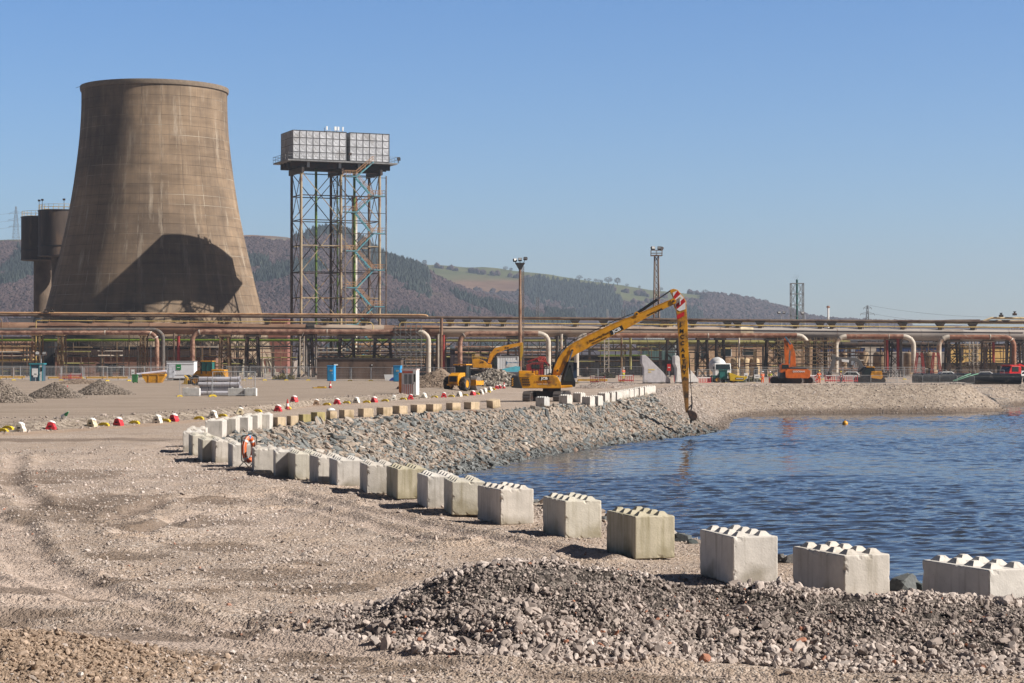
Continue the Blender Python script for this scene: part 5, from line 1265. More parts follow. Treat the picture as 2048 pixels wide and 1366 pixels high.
arch('pink rust flecked pipe loop between the white cabin and the scaffold tower', 385, 857, 663.5, 748, .40, m_pink, pal=(0, 1))
arch('rust and cream pipe loop behind the smaller yellow excavator', 920, 1097, 667, 742, .40, m_pink, pal=(0, 1))
arch('rusty pipe loop passing behind the long excavator boom', 1153, 1614, 671, 752, .40, m_rust2, d=PD - 2.8, pal=(1, 1))
arch('rust topped pipe loop over the grey digger boom', 1672, 1827, 673, 745, .40, m_rust2, pal=(1, 1))
arch('dark rust pipe loop in front of the yellow building', 1878, 2028, 674, 740, .40, m_rust2, pal=(1, 0))
# dark trestles under the main
def trestle(px, label, w=26, mat=m_dk, yb=747, two=True, d=PD):
    k = d / F; t = thing('pipe_trestle', label, 'pipe support', (X(px, d), d, 0), 0, 'trestles under the gas main'); zt = Z(main_y(px) + 11, d); zb = -.4; w2 = w * k / 2
    for s in (-1, 1):
        for yy in (-1.2, 1.2):
            mb = MB(); mb.bar((s * w2 * 1.15, yy, zb), (s * w2 * .85, yy, zt - .3), .16 + w * .006); mb.build('leg', mat, t)
    mb = MB(); mb.box((0, 0, zt - .18), (w * k + .5, 2.8, .36)); mb.build('cap_beam', mat, t)
    for j in range(3):
        z0 = zb + (zt - zb) * j / 3; z1 = zb + (zt - zb) * (j + 1) / 3 - .3
        for yy in (-1.2, 1.2):
            for s in (-1, 1):
                mb = MB(); mb.bar((s * w2, yy, z0), (-s * w2, yy, z1), .12); mb.build('brace', mat, t)
        mb = MB(); mb.bar((-w2, -1.2, z1 + .15), (w2, -1.2, z1 + .15), .16); mb.build('tie', mat, t)
    return t
TR = [(75, 16, 'tall rust brown trestle left of the brick building', m_ochs), (124, 10, 'slim lattice trestle at the left end of the brick building', m_ochs), (288, 10, 'slim lattice trestle before the right end of the brick building', m_ochs), (450, 18, 'ochre trestle before the cooling tower legs', m_ochs), (505, 24, 'black trestle before the cooling tower legs', m_dk), (612, 26, 'dark trestle with a ladder left of the brown control building', m_dk), (693, 30, 'black lattice trestle over the brown control building', m_dk), (765, 34, 'broad black trestle under the dark rust main section', m_dk), (882, 18, 'rust brown trestle beside the scaffold tower', m_brn), (1030, 30, 'black trestle behind the floodlight mast', m_dk), (1122, 20, 'dark trestle behind the boom foot of the long armed excavator', m_dk), (1345, 24, 'broad black trestle left of the excavator arm', m_dk), (1405, 20, 'black trestle just right of the excavator arm', m_dk), (1440, 16, 'narrow black trestle before the sandy building', m_dk), (1545, 26, 'black trestle before the domed tanks', m_dk), (1640, 22, 'black trestle inside the right scaffold', m_dk), (1790, 20, 'dark trestle beside the tan storage tanks', m_dk), (1905, 24, 'black lattice trestle at the near end of the yellow building', m_dk), (1975, 18, 'dark brown trestle before the yellow building', m_brn), (2030, 26, 'black trestle at the right photo edge behind the red lorry', m_dk)]
for px, w, lab, mt in TR: trestle(px, lab, w, mt)
def post(name, label, cat, px, yt, yb, r, mat, d=PD - 1.8, cap=True, group=None):
    t = thing(name, label, cat, (X(px, d), d, Z(yb, d)), 0, group); h = Z(yt, d) - Z(yb, d)
    mb = MB(); mb.cyl((0, 0, 0), (0, 0, h), r, n=12); mb.build('shaft', mat, t, smooth=50)
    mb = MB(); mb.box((0, 0, .05), (r * 3, r * 3, .1)); mb.build('base_plate', m_dk, t)
    mb = MB(); mb.cyl((0, 0, h - .1), (0, 0, h), r * 1.25, n=12); mb.build('cap', mat, t, smooth=50)
POSTS = [(348, 666, 745, .17, m_brn, 'brown pipe leg left of the red post near the white cabin'), (357, 672, 745, .26, m_redp, 'bright red post just left of the pink loop and white cabin'), (327, 680, 745, .2, m_redp, 'dark red post half hidden by the lagged pipe bend'), (612, 668, 745, .22, m_greyp, 'grey capped post before the ladder trestle'), (632, 668, 748, .22, m_greyp, 'grey capped post at the corner of the brown control building'), (883, 636, 746, .26, m_rust, 'tall rust brown column reaching the top pipes by the scaffold tower'), (887, 670, 740, .23, m_redp, 'red post right of the tall rust brown column'), (877, 668, 745, .2, m_pale, 'pale pipe leg touching the tall rust brown column'), (1123, 668, 715, .22, m_pale, 'pale capped post behind the excavator boom'), (1116, 672, 715, .16, m_greyp, 'grey slim post left of the pale capped post'), (1243, 672, 742, .18, m_ochs, 'ochre post right of the lattice ladder tower'), (1261, 676, 740, .22, m_olive, 'olive post before the pale green shed'), (1478, 668, 735, .16, m_pale, 'pale slim post before the sandy building'), (1526, 692, 748, .17, m_greyp, 'blue grey lamp post before the domed tanks'), (1770, 671, 742, .2, m_rust, 'tall rust pole before the tan storage tanks'), (1796, 678, 742, .25, m_redp, 'bright red post behind the tan storage tanks'), (1774, 680, 742, .24, m_redp, 'red post left of the tan storage tanks'), (1802, 676, 742, .22, m_greyp, 'grey post right of the bright red post'), (2013, 676, 738, .22, m_greyp, 'grey post at the right end of the yellow building'), (2027, 676, 738, .22, m_greyp, 'rightmost grey post behind the red lorry'), (1987, 684, 726, .22, m_redp, 'leaning red post before the yellow building'), (258, 662, 765, .09, m_ochs, 'thin tall pole before the brick building'), (302, 690, 745, .1, galv, 'thin silver blue pole by the pink bend')]
for px, yt, yb, r, mt, lab in POSTS: post('post', lab, 'post', px, yt, yb, r, mt, group='posts under the pipe rack')
# secondary pipe bridge behind: truss with green pipe
def truss(lab, a, b_, yt, yb, d, mat, pitch=24, name='pipe_bridge'):
    k = d / F; t = thing(name, lab, 'pipe bridge', (X(a, d), d, 0), 0, 'pipe bridges behind the gas main'); zt, zb = Z(yt, d), Z(yb, d); L = (b_ - a) * k; n = max(1, round((b_ - a) / pitch))
    for yy in (0, 2.2):
        for z in (zt, zb):
            mb = MB(); mb.bar((0, yy, z), (L, yy, z), .2); mb.build('chord', mat, t)
    mb = MB()
    for yy in (0, 2.2):
        for i in range(n):
            x0, x1 = L * i / n, L * (i + 1) / n; mb.bar((x0, yy, zt), (x0, yy, zb), .12); mb.bar((x0 if i % 2 else x1, yy, zt), (x1 if i % 2 else x0, yy, zb), .1)
        mb.bar((L, yy, zt), (L, yy, zb), .12)
    mb.build('web', mat, t)
    for i in range(0, n + 1, 3):
        for yy in (0, 2.2):
            mb = MB(); mb.bar((L * i / n, yy, zb), (L * i / n, yy, -.5), .26); mb.build('leg', mat, t)
    return t
truss('black lattice pipe bridge behind the brick building roof', -20, 300, 677, 694, 356, m_dk)
truss('black lattice pipe bridge before the cooling tower foot', 330, 640, 676, 693, 357, m_dk)
truss('black lattice pipe bridge over the brown control building', 640, 890, 676, 696, 358, m_dk)
truss('dark lattice pipe bridge behind the smaller yellow excavator', 890, 1150, 678, 698, 357, m_dk)
truss('dark lattice pipe bridge behind the triangular concrete walls', 1180, 1440, 680, 700, 357, m_dk)
truss('ochre lattice pipe bridge before the sandy building', 1440, 1700, 680, 692, 354, m_ochs)
truss('dark lattice pipe bridge behind the tan storage tanks', 1700, 1900, 682, 694, 357, m_dk)
truss('dark lattice pipe bridge before the yellow building', 1900, 2120, 682, 696, 357, m_dk)
HP = [(-40, 640, 680.5, .23, m_grn, 353, 'long lime green pipe running through the rack left of the brown control building'), (640, 890, 681, .23, m_grn, 353, 'lime green pipe continuing over the brown control building'), (890, 1130, 681.5, .2, m_olive, 353, 'olive green pipe behind the smaller yellow excavator'), (1190, 1700, 684.5, .36, m_olive, 354, 'thick olive pipe behind the excavator arm'), (1200, 1300, 711, .16, m_grn, 356, 'short lime green pipe behind the triangular concrete walls'), (-40, 70, 686, .3, m_pink, 361, 'topmost pink pipe in the stack at the left photo edge'), (-40, 70, 694, .3, m_oran, 361, 'second pink pipe in the stack at the left photo edge'), (-40, 70, 702, .26, m_oran, 362, 'third ochre pipe in the stack at the left photo edge'), (-40, 68, 711, .3, m_pink, 362, 'fourth pipe in the stack at the left photo edge'), (-40, 68, 720, .24, m_ylw, 362, 'lowest yellow pipe in the stack at the left photo edge'), (700, 900, 689, .2, m_oran, 362, 'ochre pipe behind the scaffold tower, highest of four'), (700, 900, 698, .22, m_pale, 362, 'pale pipe behind the scaffold tower, second of four'), (640, 900, 706, .2, m_brn, 363, 'brown pipe behind the scaffold tower, third of four'), (690, 900, 714, .18, m_olive, 363, 'olive pipe behind the scaffold tower, lowest of four'), (910, 1150, 695, .24, m_pale, 362, 'pale pipe behind the floodlight mast, highest of three'), (910, 1150, 705, .22, m_pink, 362, 'pink pipe behind the floodlight mast, second of three'), (910, 1150, 715, .2, m_brn, 363, 'brown pipe behind the floodlight mast, lowest of three'), (1160, 1300, 697, .2, m_brn, 361, 'brown pipe behind the lattice ladder tower'), (1160, 1290, 722, .22, m_dk, 361, 'black pipe behind the lattice ladder tower'), (1440, 1720, 697, .14, m_ylw, 352, 'thin yellow pipe before the sandy building'), (1640, 1900, 689, .45, m_dk, 352, 'thick black pipe under the main near the tan tanks'), (1890, 2100, 690, .16, m_ochs, 352, 'thin ochre pipe before the yellow building'), (330, 520, 699, .2, m_brn, 360, 'brown pipe before the cooling tower foot, upper one'), (330, 600, 693, .16, m_dk, 352, 'black pipe before the cooling tower foot, lower one'), (1700, 2100, 678, .14, m_ylw, 351, 'thin yellow pipe under the grey main')]
for a, b_, y, r, mt, d, lab in HP:
    n = max(2, int((b_ - a) / 70)); pipe('pipe', lab, 'pipe', [(a + (b_ - a) * k / n, y) for k in range(n + 1)], r, mt, [k + .5 for k in range(0, n, 2)], None, 'pipes behind the gas main', 10, d)
# right-hand pipes rising above the rack
pipe('overhead_pipe', 'cream pipe rising in a dogleg above the rack at the right photo edge', 'pipe', [(1965, 643), (1983, 636), (2100, 637)], .2, M('cream pipe', (.6, .48, .3), .6), [1.5])
pipe('overhead_pipe', 'straight cream pipe below the dogleg pipe at the right photo edge', 'pipe', [(1992, 641.5), (2100, 642)], .16, M('cream pipe', (.6, .48, .3), .6), [.5])
pipe('overhead_pipe', 'dark slanting pipe joining the rack top near the yellow building', 'pipe', [(1840, 643), (1905, 640.5), (1960, 640)], .12, m_brn)
def valve(px, py, label):
    t = thing('valve', label, 'valve', (PX(px), PD - .5, PZ(py))); mb = MB(); mb.cyl((0, 0, 0), (0, 0, .7), .16); mb.cyl((-.35, 0, .2), (.35, 0, .2), .22); mb.build('body', m_dk, t, smooth=50); mb = MB(); mb.lathe([(.25, .62), (.3, .7), (.0, .72)], 12); mb.build('hand_wheel', darksteel, t)
valve(2001, 634, 'black valve on top of the cream dogleg pipe'); valve(2028, 631, 'taller black valve at the right photo edge'); valve(92, 627, 'black valve over the rusty main left of the cooling tower'); valve(105, 625, 'small black valve just right of the other valve at the left')
# scaffold towers
def scaffold(lab, a, b_, yt, yb, d, nx, nz_, mat=galv, ny=2):
    k = d / F; t = thing('scaffold_tower', lab, 'scaffold', (X(a, d), d, 0)); W = (b_ - a) * k; z0, z1 = max(-.5, Z(yb, d)), Z(yt, d); Dp = 2.4
    up = 0
    for i in range(nx + 1):
        for j in range(ny):
            mb = MB(); mb.cyl((W * i / nx, Dp * j, z0), (W * i / nx, Dp * j, z1 + .6), .05, n=6); mb.build('standard', mat, t)
    for l in range(1, nz_ + 1):
        z = z0 + (z1 - z0) * l / nz_
        mb = MB()
        for j in range(ny): mb.cyl((-.3, Dp * j, z), (W + .3, Dp * j, z), .05, n=6)
        for i in range(nx + 1): mb.cyl((W * i / nx, -.3, z), (W * i / nx, Dp + .3, z), .05, n=6)
        mb.build('ledger', mat, t)
        if l % 2 == 0:
            mb = MB(); mb.box((W / 2, Dp / 2, z + .08), (W, Dp * .8, .06)); mb.build('boards', m_ochs, t)
        mb = MB(); q = l % 2
        for i in range(0, nx, 2): mb.cyl((W * (i + q) / nx, -.06, z - (z1 - z0) / nz_), (W * (i + 1 - q) / nx, -.06, z), .045, n=6)
        mb.build('brace', mat, t)
scaffold('silver scaffold tower with a boarded top under the gas main, beside the brown control building', 790, 842, 656, 738, 340, 5, 10, M('tarnished scaffold tube', (.17, .165, .16), .5, .3))
scaffold('wide pale scaffold under the gas main behind the orange excavator', 1555, 1672, 682, 745, 340, 9, 8, m_ochs)
scaffold('narrow ochre scaffold tower behind the gas main at the right photo edge', 2030, 2075, 660, 740, 350, 4, 8, m_ochs)
scaffold('small pale scaffold before the yellow building', 1938, 1962, 690, 742, 348, 3, 6, m_pale)
def ladder_tower(px0, px1, yt, yb, d, label):
    k = d / F; W = (px1 - px0) * k; t = thing('ladder_tower', label, 'ladder tower', (X(px0, d), d, Z(yb, d))); h = Z(yt, d) - Z(yb, d)
    for x in (0, W):
        for y in (0, W):
            mb = MB(); mb.bar((x, y, 0), (x, y, h), .09); mb.build('leg', m_pale, t)
    mb = MB(); n = int(h / .6)
    for i in range(n):
        z = h * i / n; mb.bar((0, 0, z), (W, 0, z), .06); mb.bar((0, W, z), (W, W, z), .06)
        if i % 2: mb.bar((0, 0, z), (W, 0, z + 2 * h / n), .05)
    mb.build('rungs', m_pale, t)
ladder_tower(1209, 1218, 676, 752, 338, 'pale lattice ladder tower left of the triangular concrete walls')
ladder_tower(600, 608, 672, 748, 341, 'ladder cage on the dark trestle by the brown control building')
# small red A-frames under the right loop
def aframe(px, label):
    d = 325; t = thing('pipe_stand', label, 'pipe stand', (X(px, d), d, 0)); 
    for s in (-1, 1):
        for y in (-.6, .6):
            mb = MB(); mb.bar((s * .9, y, -.3), (s * .35, y, Z(705, d)), .16); mb.build('leg', m_redp, t)
    for z in (1, 2.4, 3.8):
        mb = MB(); mb.bar((-.8 + z * .1, -.6, z), (.8 - z * .1, -.6, z), .1); mb.build('rung', m_redp, t)
aframe(1839, 'red A-shaped pipe stand right of the tan storage tanks'); aframe(1872, 'red A-shaped pipe stand at the foot of the rightmost pipe loop')

def pipe_frame(px, lab, sd):
    r = random.Random(sd); d = 349 + r.uniform(-1, 4); k = d / F; W = r.uniform(34, 62) * k; t = thing('pipe_rack_bay', lab, 'pipe rack', (X(px, d), d, 0), 0, 'cluttered pipe frames under the gas main'); H = Z(683, d)
    for i in range(4):
        mb = MB(); x = -W / 2 + W * i / 3 + r.uniform(-.3, .3); mb.bar((x, 0, -.5), (x, 0, H - r.uniform(0, 1.2)), .13); mb.build('post', r.choice([m_dk, m_brn, m_ochs]), t)
    for i in range(6):
        mb = MB(); z = .8 + i * H / 7 + r.uniform(-.3, .3); mb.cyl((-W / 2 - r.uniform(0, 1), r.uniform(-.5, .5), z), (W / 2 + r.uniform(0, 1), r.uniform(-.5, .5), z), r.uniform(.04, .13), n=8); mb.build('pipe_line', r.choice([m_dk, m_brn, m_ochs, m_olive, m_pale, m_pink]), t)
    mb = MB()
    for i in range(5):
        x = r.uniform(-W / 2, W / 2); z = r.uniform(.5, H - 1.5); mb.bar((x, .3, z), (x + r.uniform(-2, 2), .3, z + r.uniform(1, 3)), .08)
    mb.build('brace', m_dk, t)
    mb = MB(); x = r.uniform(-W / 3, W / 3); mb.cyl((x, 0, -.4), (x, 0, r.uniform(1.2, 2.2)), r.uniform(.25, .5), n=12); mb.build('pump', r.choice([m_dk, m_brn]), t, smooth=50)
FR = [(35, 'by the stacked pink pipes at the left photo edge'), (155, 'before the left half of the brick building'), (225, 'before the middle of the brick building'), (415, 'behind the wheel loader'), (480, 'before the cooling tower legs'), (555, 'between the cooling tower and the water tower'), (660, 'above the left end of the control building'), (730, 'above the right end of the control building'), (820, 'behind the silver scaffold tower'), (950, 'behind the smaller yellow excavator boom'), (1075, 'behind the red crane machine'), (1160, 'behind the cab of the long armed excavator'), (1225, 'by the pale lattice ladder tower'), (1300, 'above the grey triangular wall'), (1385, 'just right of the hanging excavator arm'), (1500, 'above the sandy domed tanks'), (1575, 'above the orange excavator'), (1690, 'above the grey digger boom'), (1750, 'behind the tall rust pole'), (1850, 'between the two red pipe stands'), (1930, 'at the left of the yellow building'), (1995, 'at the right of the yellow building')]
for i, (px, lab) in enumerate(FR): pipe_frame(px, 'dark cluttered pipe frame ' + lab, 500 + i)
# ---------------------------------------------------------------- buildings behind and beside the rack
def bricks(name, c1, c2, mortar, s=1.0):
    m, nt, b = new_mat(name); tc = nd(nt, 'ShaderNodeTexCoord'); sx = nd(nt, 'ShaderNodeSeparateXYZ'); nt.links.new(tc.outputs['Object'], sx.inputs[0])
    ad = nd(nt, 'ShaderNodeMath', operation='ADD'); nt.links.new(sx.outputs[0], ad.inputs[0]); nt.links.new(sx.outputs[1], ad.inputs[1])
    cb = nd(nt, 'ShaderNodeCombineXYZ'); nt.links.new(ad.outputs[0], cb.inputs[0]); nt.links.new(sx.outputs[2], cb.inputs[1])
    br = nd(nt, 'ShaderNodeTexBrick'); br.inputs['Scale'].default_value = s; br.inputs['Color1'].default_value = rgba(c1); br.inputs['Color2'].default_value = rgba(c2); br.inputs['Mortar'].default_value = rgba(mortar)
    br.inputs['Brick Width'].default_value = .45; br.inputs['Row Height'].default_value = .15; br.inputs['Mortar Size'].default_value = .012
    nt.links.new(cb.outputs[0], br.inputs['Vector'])
    n = nd(nt, 'ShaderNodeTexNoise'); n.inputs['Scale'].default_value = .5; n.inputs['Detail'].default_value = 6; nt.links.new(tc.outputs['Object'], n.inputs['Vector'])
    nt.links.new(mixc(nt, .8, br.outputs['Color'], ramp(nt, n.outputs['Fac'], [(.3, (.7, .7, .7)), (.7, (1.2, 1.2, 1.2))]), 'MULTIPLY'), b.inputs['Base Color']); b.inputs['Roughness'].default_value = .9
    return m
def sheet(name, col, pitch=.5, rough=.6, dirt=None):
    m = M(name, col, rough, var=.15, scale=.4, dirt=dirt, damt=.35, dscale=.3); nt = m.node_tree; b = nt.nodes['Principled BSDF']
    tc = nd(nt, 'ShaderNodeTexCoord'); w = nd(nt, 'ShaderNodeTexWave'); w.inputs['Scale'].default_value = .314 / pitch; w.bands_direction = 'X'; nt.links.new(tc.outputs['Object'], w.inputs['Vector'])
    bp = nd(nt, 'ShaderNodeBump'); bp.inputs['Strength'].default_value = .3; bp.inputs['Distance'].default_value = .05; nt.links.new(w.outputs['Fac'], bp.inputs['Height']); nt.links.new(bp.outputs[0], b.inputs['Normal']); return m
def shed(lab, a, b_, yt, yb, d, dep, wall, roof, cat='building', name='building', windows=(), doors=(), eave=.3, pitch=0.0, bands=(), zb=-.5):
    k = d / F; W = (b_ - a) * k; zt = Z(yt, d); t = thing(name, lab, cat, (X(a, d), d, 0))
    mb = MB(); mb.box((W / 2, dep / 2, (zt + zb) / 2), (W, dep, zt - zb)); mb.build('wall', wall, t)
    mb = MB()
    if pitch: mb.prism([(-.2, 0), (0, zt), (dep / 2, zt + pitch), (dep, zt)], 0, 1) if False else mb.add([(-eave, -eave, zt), (W + eave, -eave, zt), (W + eave, dep + eave, zt), (-eave, dep + eave, zt), (-eave, dep / 2, zt + pitch), (W + eave, dep / 2, zt + pitch)], [(0, 1, 5, 4), (2, 3, 4, 5), (0, 4, 3), (1, 2, 5), (3, 2, 1, 0)])
    else: mb.box((W / 2, dep / 2, zt + .12), (W + 2 * eave, dep + 2 * eave, .24))
    mb.build('roof', roof, t)
    for wa, wb, wy0, wy1, mt in windows:
        cx_ = ((wa + wb) / 2 - a) * k; w = (wb - wa) * k; z1, z0 = Z(wy0, d), Z(wy1, d)
        fr = MB(); fr.box((cx_, -.03, (z0 + z1) / 2), (w + .2, .1, z1 - z0 + .2)); f = fr.build('window', white if mt is glass else m_dk, t)
        pn = MB(); pn.box((cx_, -.09, (z0 + z1) / 2), (w, .04, z1 - z0)); pn.build('pane', mt, f)
    for wa, wb, wy0, wy1, mt in doors:
        cx_ = ((wa + wb) / 2 - a) * k; w = (wb - wa) * k; z1, z0 = Z(wy0, d), Z(wy1, d)
        dr = MB(); dr.box((cx_, -.04, (z0 + z1) / 2), (w, .1, z1 - z0)); f = dr.build('door', mt, t)
        h = MB(); h.box((cx_ + w * .35, -.11, (z0 + z1) / 2), (.06, .06, .2)); h.build('handle', galv, f)
    for y0, y1, mt in bands:
        z1, z0 = Z(y0, d), Z(y1, d); mb = MB(); mb.box((W / 2, -.015, (z0 + z1) / 2), (W + .02, .08, z1 - z0)); mb.build('wall_band', mt, t)
    return t
brick_r = bricks('red brown brickwork', (.2, .095, .065), (.24, .12, .085), (.19, .14, .11)); brick_dk = sheet('dark brown cladding', (.06, .038, .03), .4); roof_dk = M('dark felt roof', (.04, .035, .033), .9)
brown_wall = M('sooty brown render', (.115, .075, .055), .9, var=.25, scale=.5, dirt=(.06, .04, .03), damt=.4, dscale=.4, stretch=(1, 1, .4))
sandy = sheet('sandy cladding', (.55, .36, .22), .8); sandy2 = M('sandy render', (.50, .34, .22), .85, var=.12, dirt=(.3, .2, .12), damt=.3)
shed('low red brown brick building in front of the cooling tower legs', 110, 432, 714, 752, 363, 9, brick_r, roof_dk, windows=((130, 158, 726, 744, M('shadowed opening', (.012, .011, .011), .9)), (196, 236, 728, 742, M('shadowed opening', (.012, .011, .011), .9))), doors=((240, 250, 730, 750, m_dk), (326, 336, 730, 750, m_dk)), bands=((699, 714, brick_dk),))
shed('dark brown clad upper hall over the red brick building', 112, 430, 696, 713.5, 366, 8, brick_dk, roof_dk, zb=Z(714, 366))
shed('dark brown flat roofed control building with a blue toilet cubicle before it', 634, 802, 719, 762, 318, 7, brown_wall, roof_dk, doors=((798, 801, 735, 760, m_dk),), windows=((668, 676, 728, 731, white), (743, 745, 729, 731, white)), eave=.12)
shed('low dark backdrop building added behind the smaller yellow excavator', 900, 1000, 700, 752, 366, 8, sheet('dark plum cladding', (.05, .035, .04), .6), roof_dk, windows=((950, 960, 706, 730, sandy2),))  # added dark backdrop, so gaps in the rack look dark
shed('long dark backdrop building added behind the long excavator boom', 1005, 1285, 712, 752, 372, 8, sheet('near black backdrop sheeting', (.028, .026, .027), .6), roof_dk, windows=((1100, 1130, 716, 724, m_pale),))  # added to darken the view under the gas main
shed('long dark backdrop shed added behind the black lattice bridge and scaffold tower', 640, 900, 712, 750, 372, 8, sheet('near black backdrop sheeting', (.028, .026, .027), .6), roof_dk, windows=((810, 850, 716, 726, sandy2), (865, 880, 716, 728, sandy2)))  # dark backdrop added behind the bridge and scaffold
shed('pale green grey industrial shed behind the triangular concrete walls', 1286, 1350, 690, 722, 378, 14, sheet('pale green cladding', (.36, .40, .37), .5, dirt=(.2, .22, .2)), roof_dk, bands=((702, 722, sheet('dark green cladding', (.10, .16, .15), .5)),))
shed('dark backdrop hall added in front of the pale green grey shed', 1270, 1375, 722, 752, 374, 8, sheet('near black backdrop sheeting', (.028, .026, .027), .6), roof_dk)  # added to carry the dark backdrop across below the green shed
shed('white stepped plant house showing above the gas main by the excavator arm', 1288, 1352, 645, 690, 386, 8, sheet('white cladding', (.6, .62, .62), .5), roof_dk, windows=((1320, 1345, 648, 654, m_ylw),))
shed('sandy coloured works building behind the domed tanks', 1376, 1625, 690, 752, 388, 12, sandy2, roof_dk, windows=((1402, 1416, 693, 716, glass), (1434, 1462, 692, 712, glass), (1486, 1510, 694, 710, glass), (1550, 1580, 693, 715, glass)))
shed('dark hall with a blue band behind the tan storage tanks', 1640, 1892, 691, 752, 392, 12, sheet('grey cladding', (.30, .27, .25), .6), roof_dk, bands=((693, 703, sheet('blue cladding', (.03, .05, .14), .6)), (704, 706, m_pale)), windows=((1690, 1710, 694, 735, sheet('slate grey door', (.22, .24, .28), .5)), (1730, 1752, 694, 738, m_pale)))
shed('bright yellow works building under the pipes at the right', 1893, 2022, 690, 728, 394, 12, M('yellow render', (.72, .47, .16), .8, var=.1, dirt=(.5, .33, .14), damt=.2), roof_dk, windows=((1946, 1952, 696, 722, m_dk), (1918, 1926, 697, 720, m_dk)), bands=())
shed('long low tan wall block at the foot of the yellow building', 1885, 2060, 728, 752, 380, 4, M('tan block wall', (.17, .125, .09), .9), roof_dk)
shed('low red brown roofed building between the cooling tower and the water tower', 480, 575, 640, 690, 420, 10, M('faded red cladding', (.24, .10, .075), .8), M('faded red roof', (.26, .11, .085), .8))
shed('small pale rooftop plant room left of the cooling tower', 20, 66, 638, 645, 400, 6, white, galv, zb=Z(660, 400))
shed('dark backdrop hall added at the left photo edge behind the stacked pipes', -60, 108, 676, 752, 372, 8, sheet('near black backdrop sheeting', (.028, .026, .027), .6), roof_dk)  # dark backdrop added behind the left end of the rack
# tanks
def dome_tank(px, d, rpx, yt, yb, label, mat, group):
    k = d / F; r = rpx * k; t = thing('storage_tank', label, 'storage tank', (X(px, d), d, 0), 0, group); zt, zb = Z(yt, d), -.4
    mb = MB(); mb.lathe([(r, zb), (r, zt - r * .45), (r * .9, zt - r * .2), (r * .6, zt - r * .05), (0, zt)], 28); mb.build('shell', mat, t, smooth=50)
    for z in (zb + .4, (zb + zt) / 2): 
        mb = MB(); mb.lathe([(r, z - .08), (r + .07, z - .06), (r + .07, z + .06), (r, z + .08)], 28); mb.build('hoop', mat, t, smooth=40)
    mb = MB(); mb.cyl((0, 0, zt - .1), (0, 0, zt + .3), r * .15, n=10); mb.build('hatch', m_brn, t)
tan = M('tan tank paint', (.46, .34, .2), .7, var=.12, dirt=(.28, .18, .1), damt=.35, dscale=.4)
tan2 = M('dull tan tank paint', (.30, .21, .13), .75, var=.15, dirt=(.16, .1, .06), damt=.4, dscale=.4)
for i, px in enumerate((1471, 1490, 1509)): dome_tank(px, 368, 10, 716, 738, f'sandy domed tank, {ORD[i]} of three right of the white mixer lorry', tan, 'sandy domed tanks')
for px, rp, yt, lab in ((1688, 9, 704, 'slim tan storage tank behind the grey digger boom'), (1728, 9, 703, 'tan storage tank left of the tall rust pole'), (1762, 16, 703, 'wide tan storage tank with a cone top behind the tall rust pole'), (1818, 11, 704, 'dark tan storage tank behind the red pipe stand'), (1860, 15, 704, 'tan cone topped storage tank between the two red pipe stands')):
    dome_tank(px, 366, rp, yt, 740, lab, tan2, 'tan storage tanks')
# ---------------------------------------------------------------- masts, pylons, stacks
def lattice(lab, px, d, yt, yb, wt, wb, mat, cat='mast', name='lattice_mast', n=None, top=None, bw=.1, zb=None):
    k = d / F; t = thing(name, lab, cat, (X(px, d), d, 0)); z0 = Z(yb, d) if zb is None else zb; z1 = Z(yt, d); n = n or max(4, int((z1 - z0) / ((wt + wb) * k * .5 + .01) / 1.1))
    def c(z): w = (wb + (wt - wb) * (z - z0) / (z1 - z0)) * k / 2; return [(-w, -w, z), (w, -w, z), (w, w, z), (-w, w, z)]
    for q in range(4):
        mb = MB(); mb.bar(c(z0)[q], c(z1)[q], bw); mb.build('leg', mat, t)
    mb = MB()
    for i in range(n):
        a, b_ = c(z0 + (z1 - z0) * i / n), c(z0 + (z1 - z0) * (i + 1) / n)
        for q in range(4):
            r = (q + 1) % 4; mb.bar(b_[q], b_[r], bw * .6); mb.bar(a[q], b_[r], bw * .6); mb.bar(a[r], b_[q], bw * .6)
    mb.build('bracing', mat, t)
    if top: top(t, z1, k)
    return t
mast_m = M('rusty mast paint', (.30, .19, .125), .7, dirt=RUST, damt=.55, dscale=.6); pyl = M('pylon steel', (.16, .16, .165), .6, .2); mastg = M('grey brown mast steel', (.24, .19, .16), .7, dirt=RUST, damt=.4)
def floodlight(t, x, y, z, rz=0, s=1.0):
    mb = MB(); mb.box((0, 0, 0), (.75 * s, .5 * s, .6 * s)); l = mb.build('floodlight', darksteel, t, bevel=.05); l.location = (x, y, z); l.rotation_euler = (R(-25), 0, rz)
    g = MB(); g.box((0, -.26 * s, 0), (.62 * s, .03, .48 * s)); g.build('lens', M('lamp lens', (.3, .3, .3), .2), l)
def big_mast():
    d = 310.; k = d / F; t = thing('floodlight_mast', 'tall rusty floodlight mast with three lamps, right in the middle of the rack', 'floodlight mast', (X(1040, d), d, 0)); zt = Z(530, d)
    for i, (z0, z1, r) in enumerate(((-.3, Z(650, d), .30), (Z(650, d), Z(590, d), .24), (Z(590, d), zt, .19))):
        mb = MB(); mb.cyl((0, 0, z0), (0, 0, z1), r, r * .94, 12); mb.build('pole_section', mast_m, t, smooth=50)
    mb = MB(); mb.prism([(-.8, zt + .35), (.8, zt + .35), (.2, zt - .7), (-.2, zt - .7)], -.25, .25); mb.build('head_frame', darksteel, t)
    floodlight(t, -.8, 0, zt + .75, .5, .75); floodlight(t, 0, -.2, zt + .85, 0, .75); floodlight(t, .85, 0, zt + 1.0, -.5, .75)
    for x, z in ((-.75, .7), (0, .8), (.75, .9)):
        mb = MB(); mb.bar((x * .6, 0, zt + .2), (x, 0, zt + z - .2), .08); mb.build('lamp_arm', darksteel, t)
big_mast()
lattice('thin rusty lattice ladder mast close behind the floodlight mast', 1045.5, 318, 533, 735, 4.5, 4.5, mastg, bw=.07)
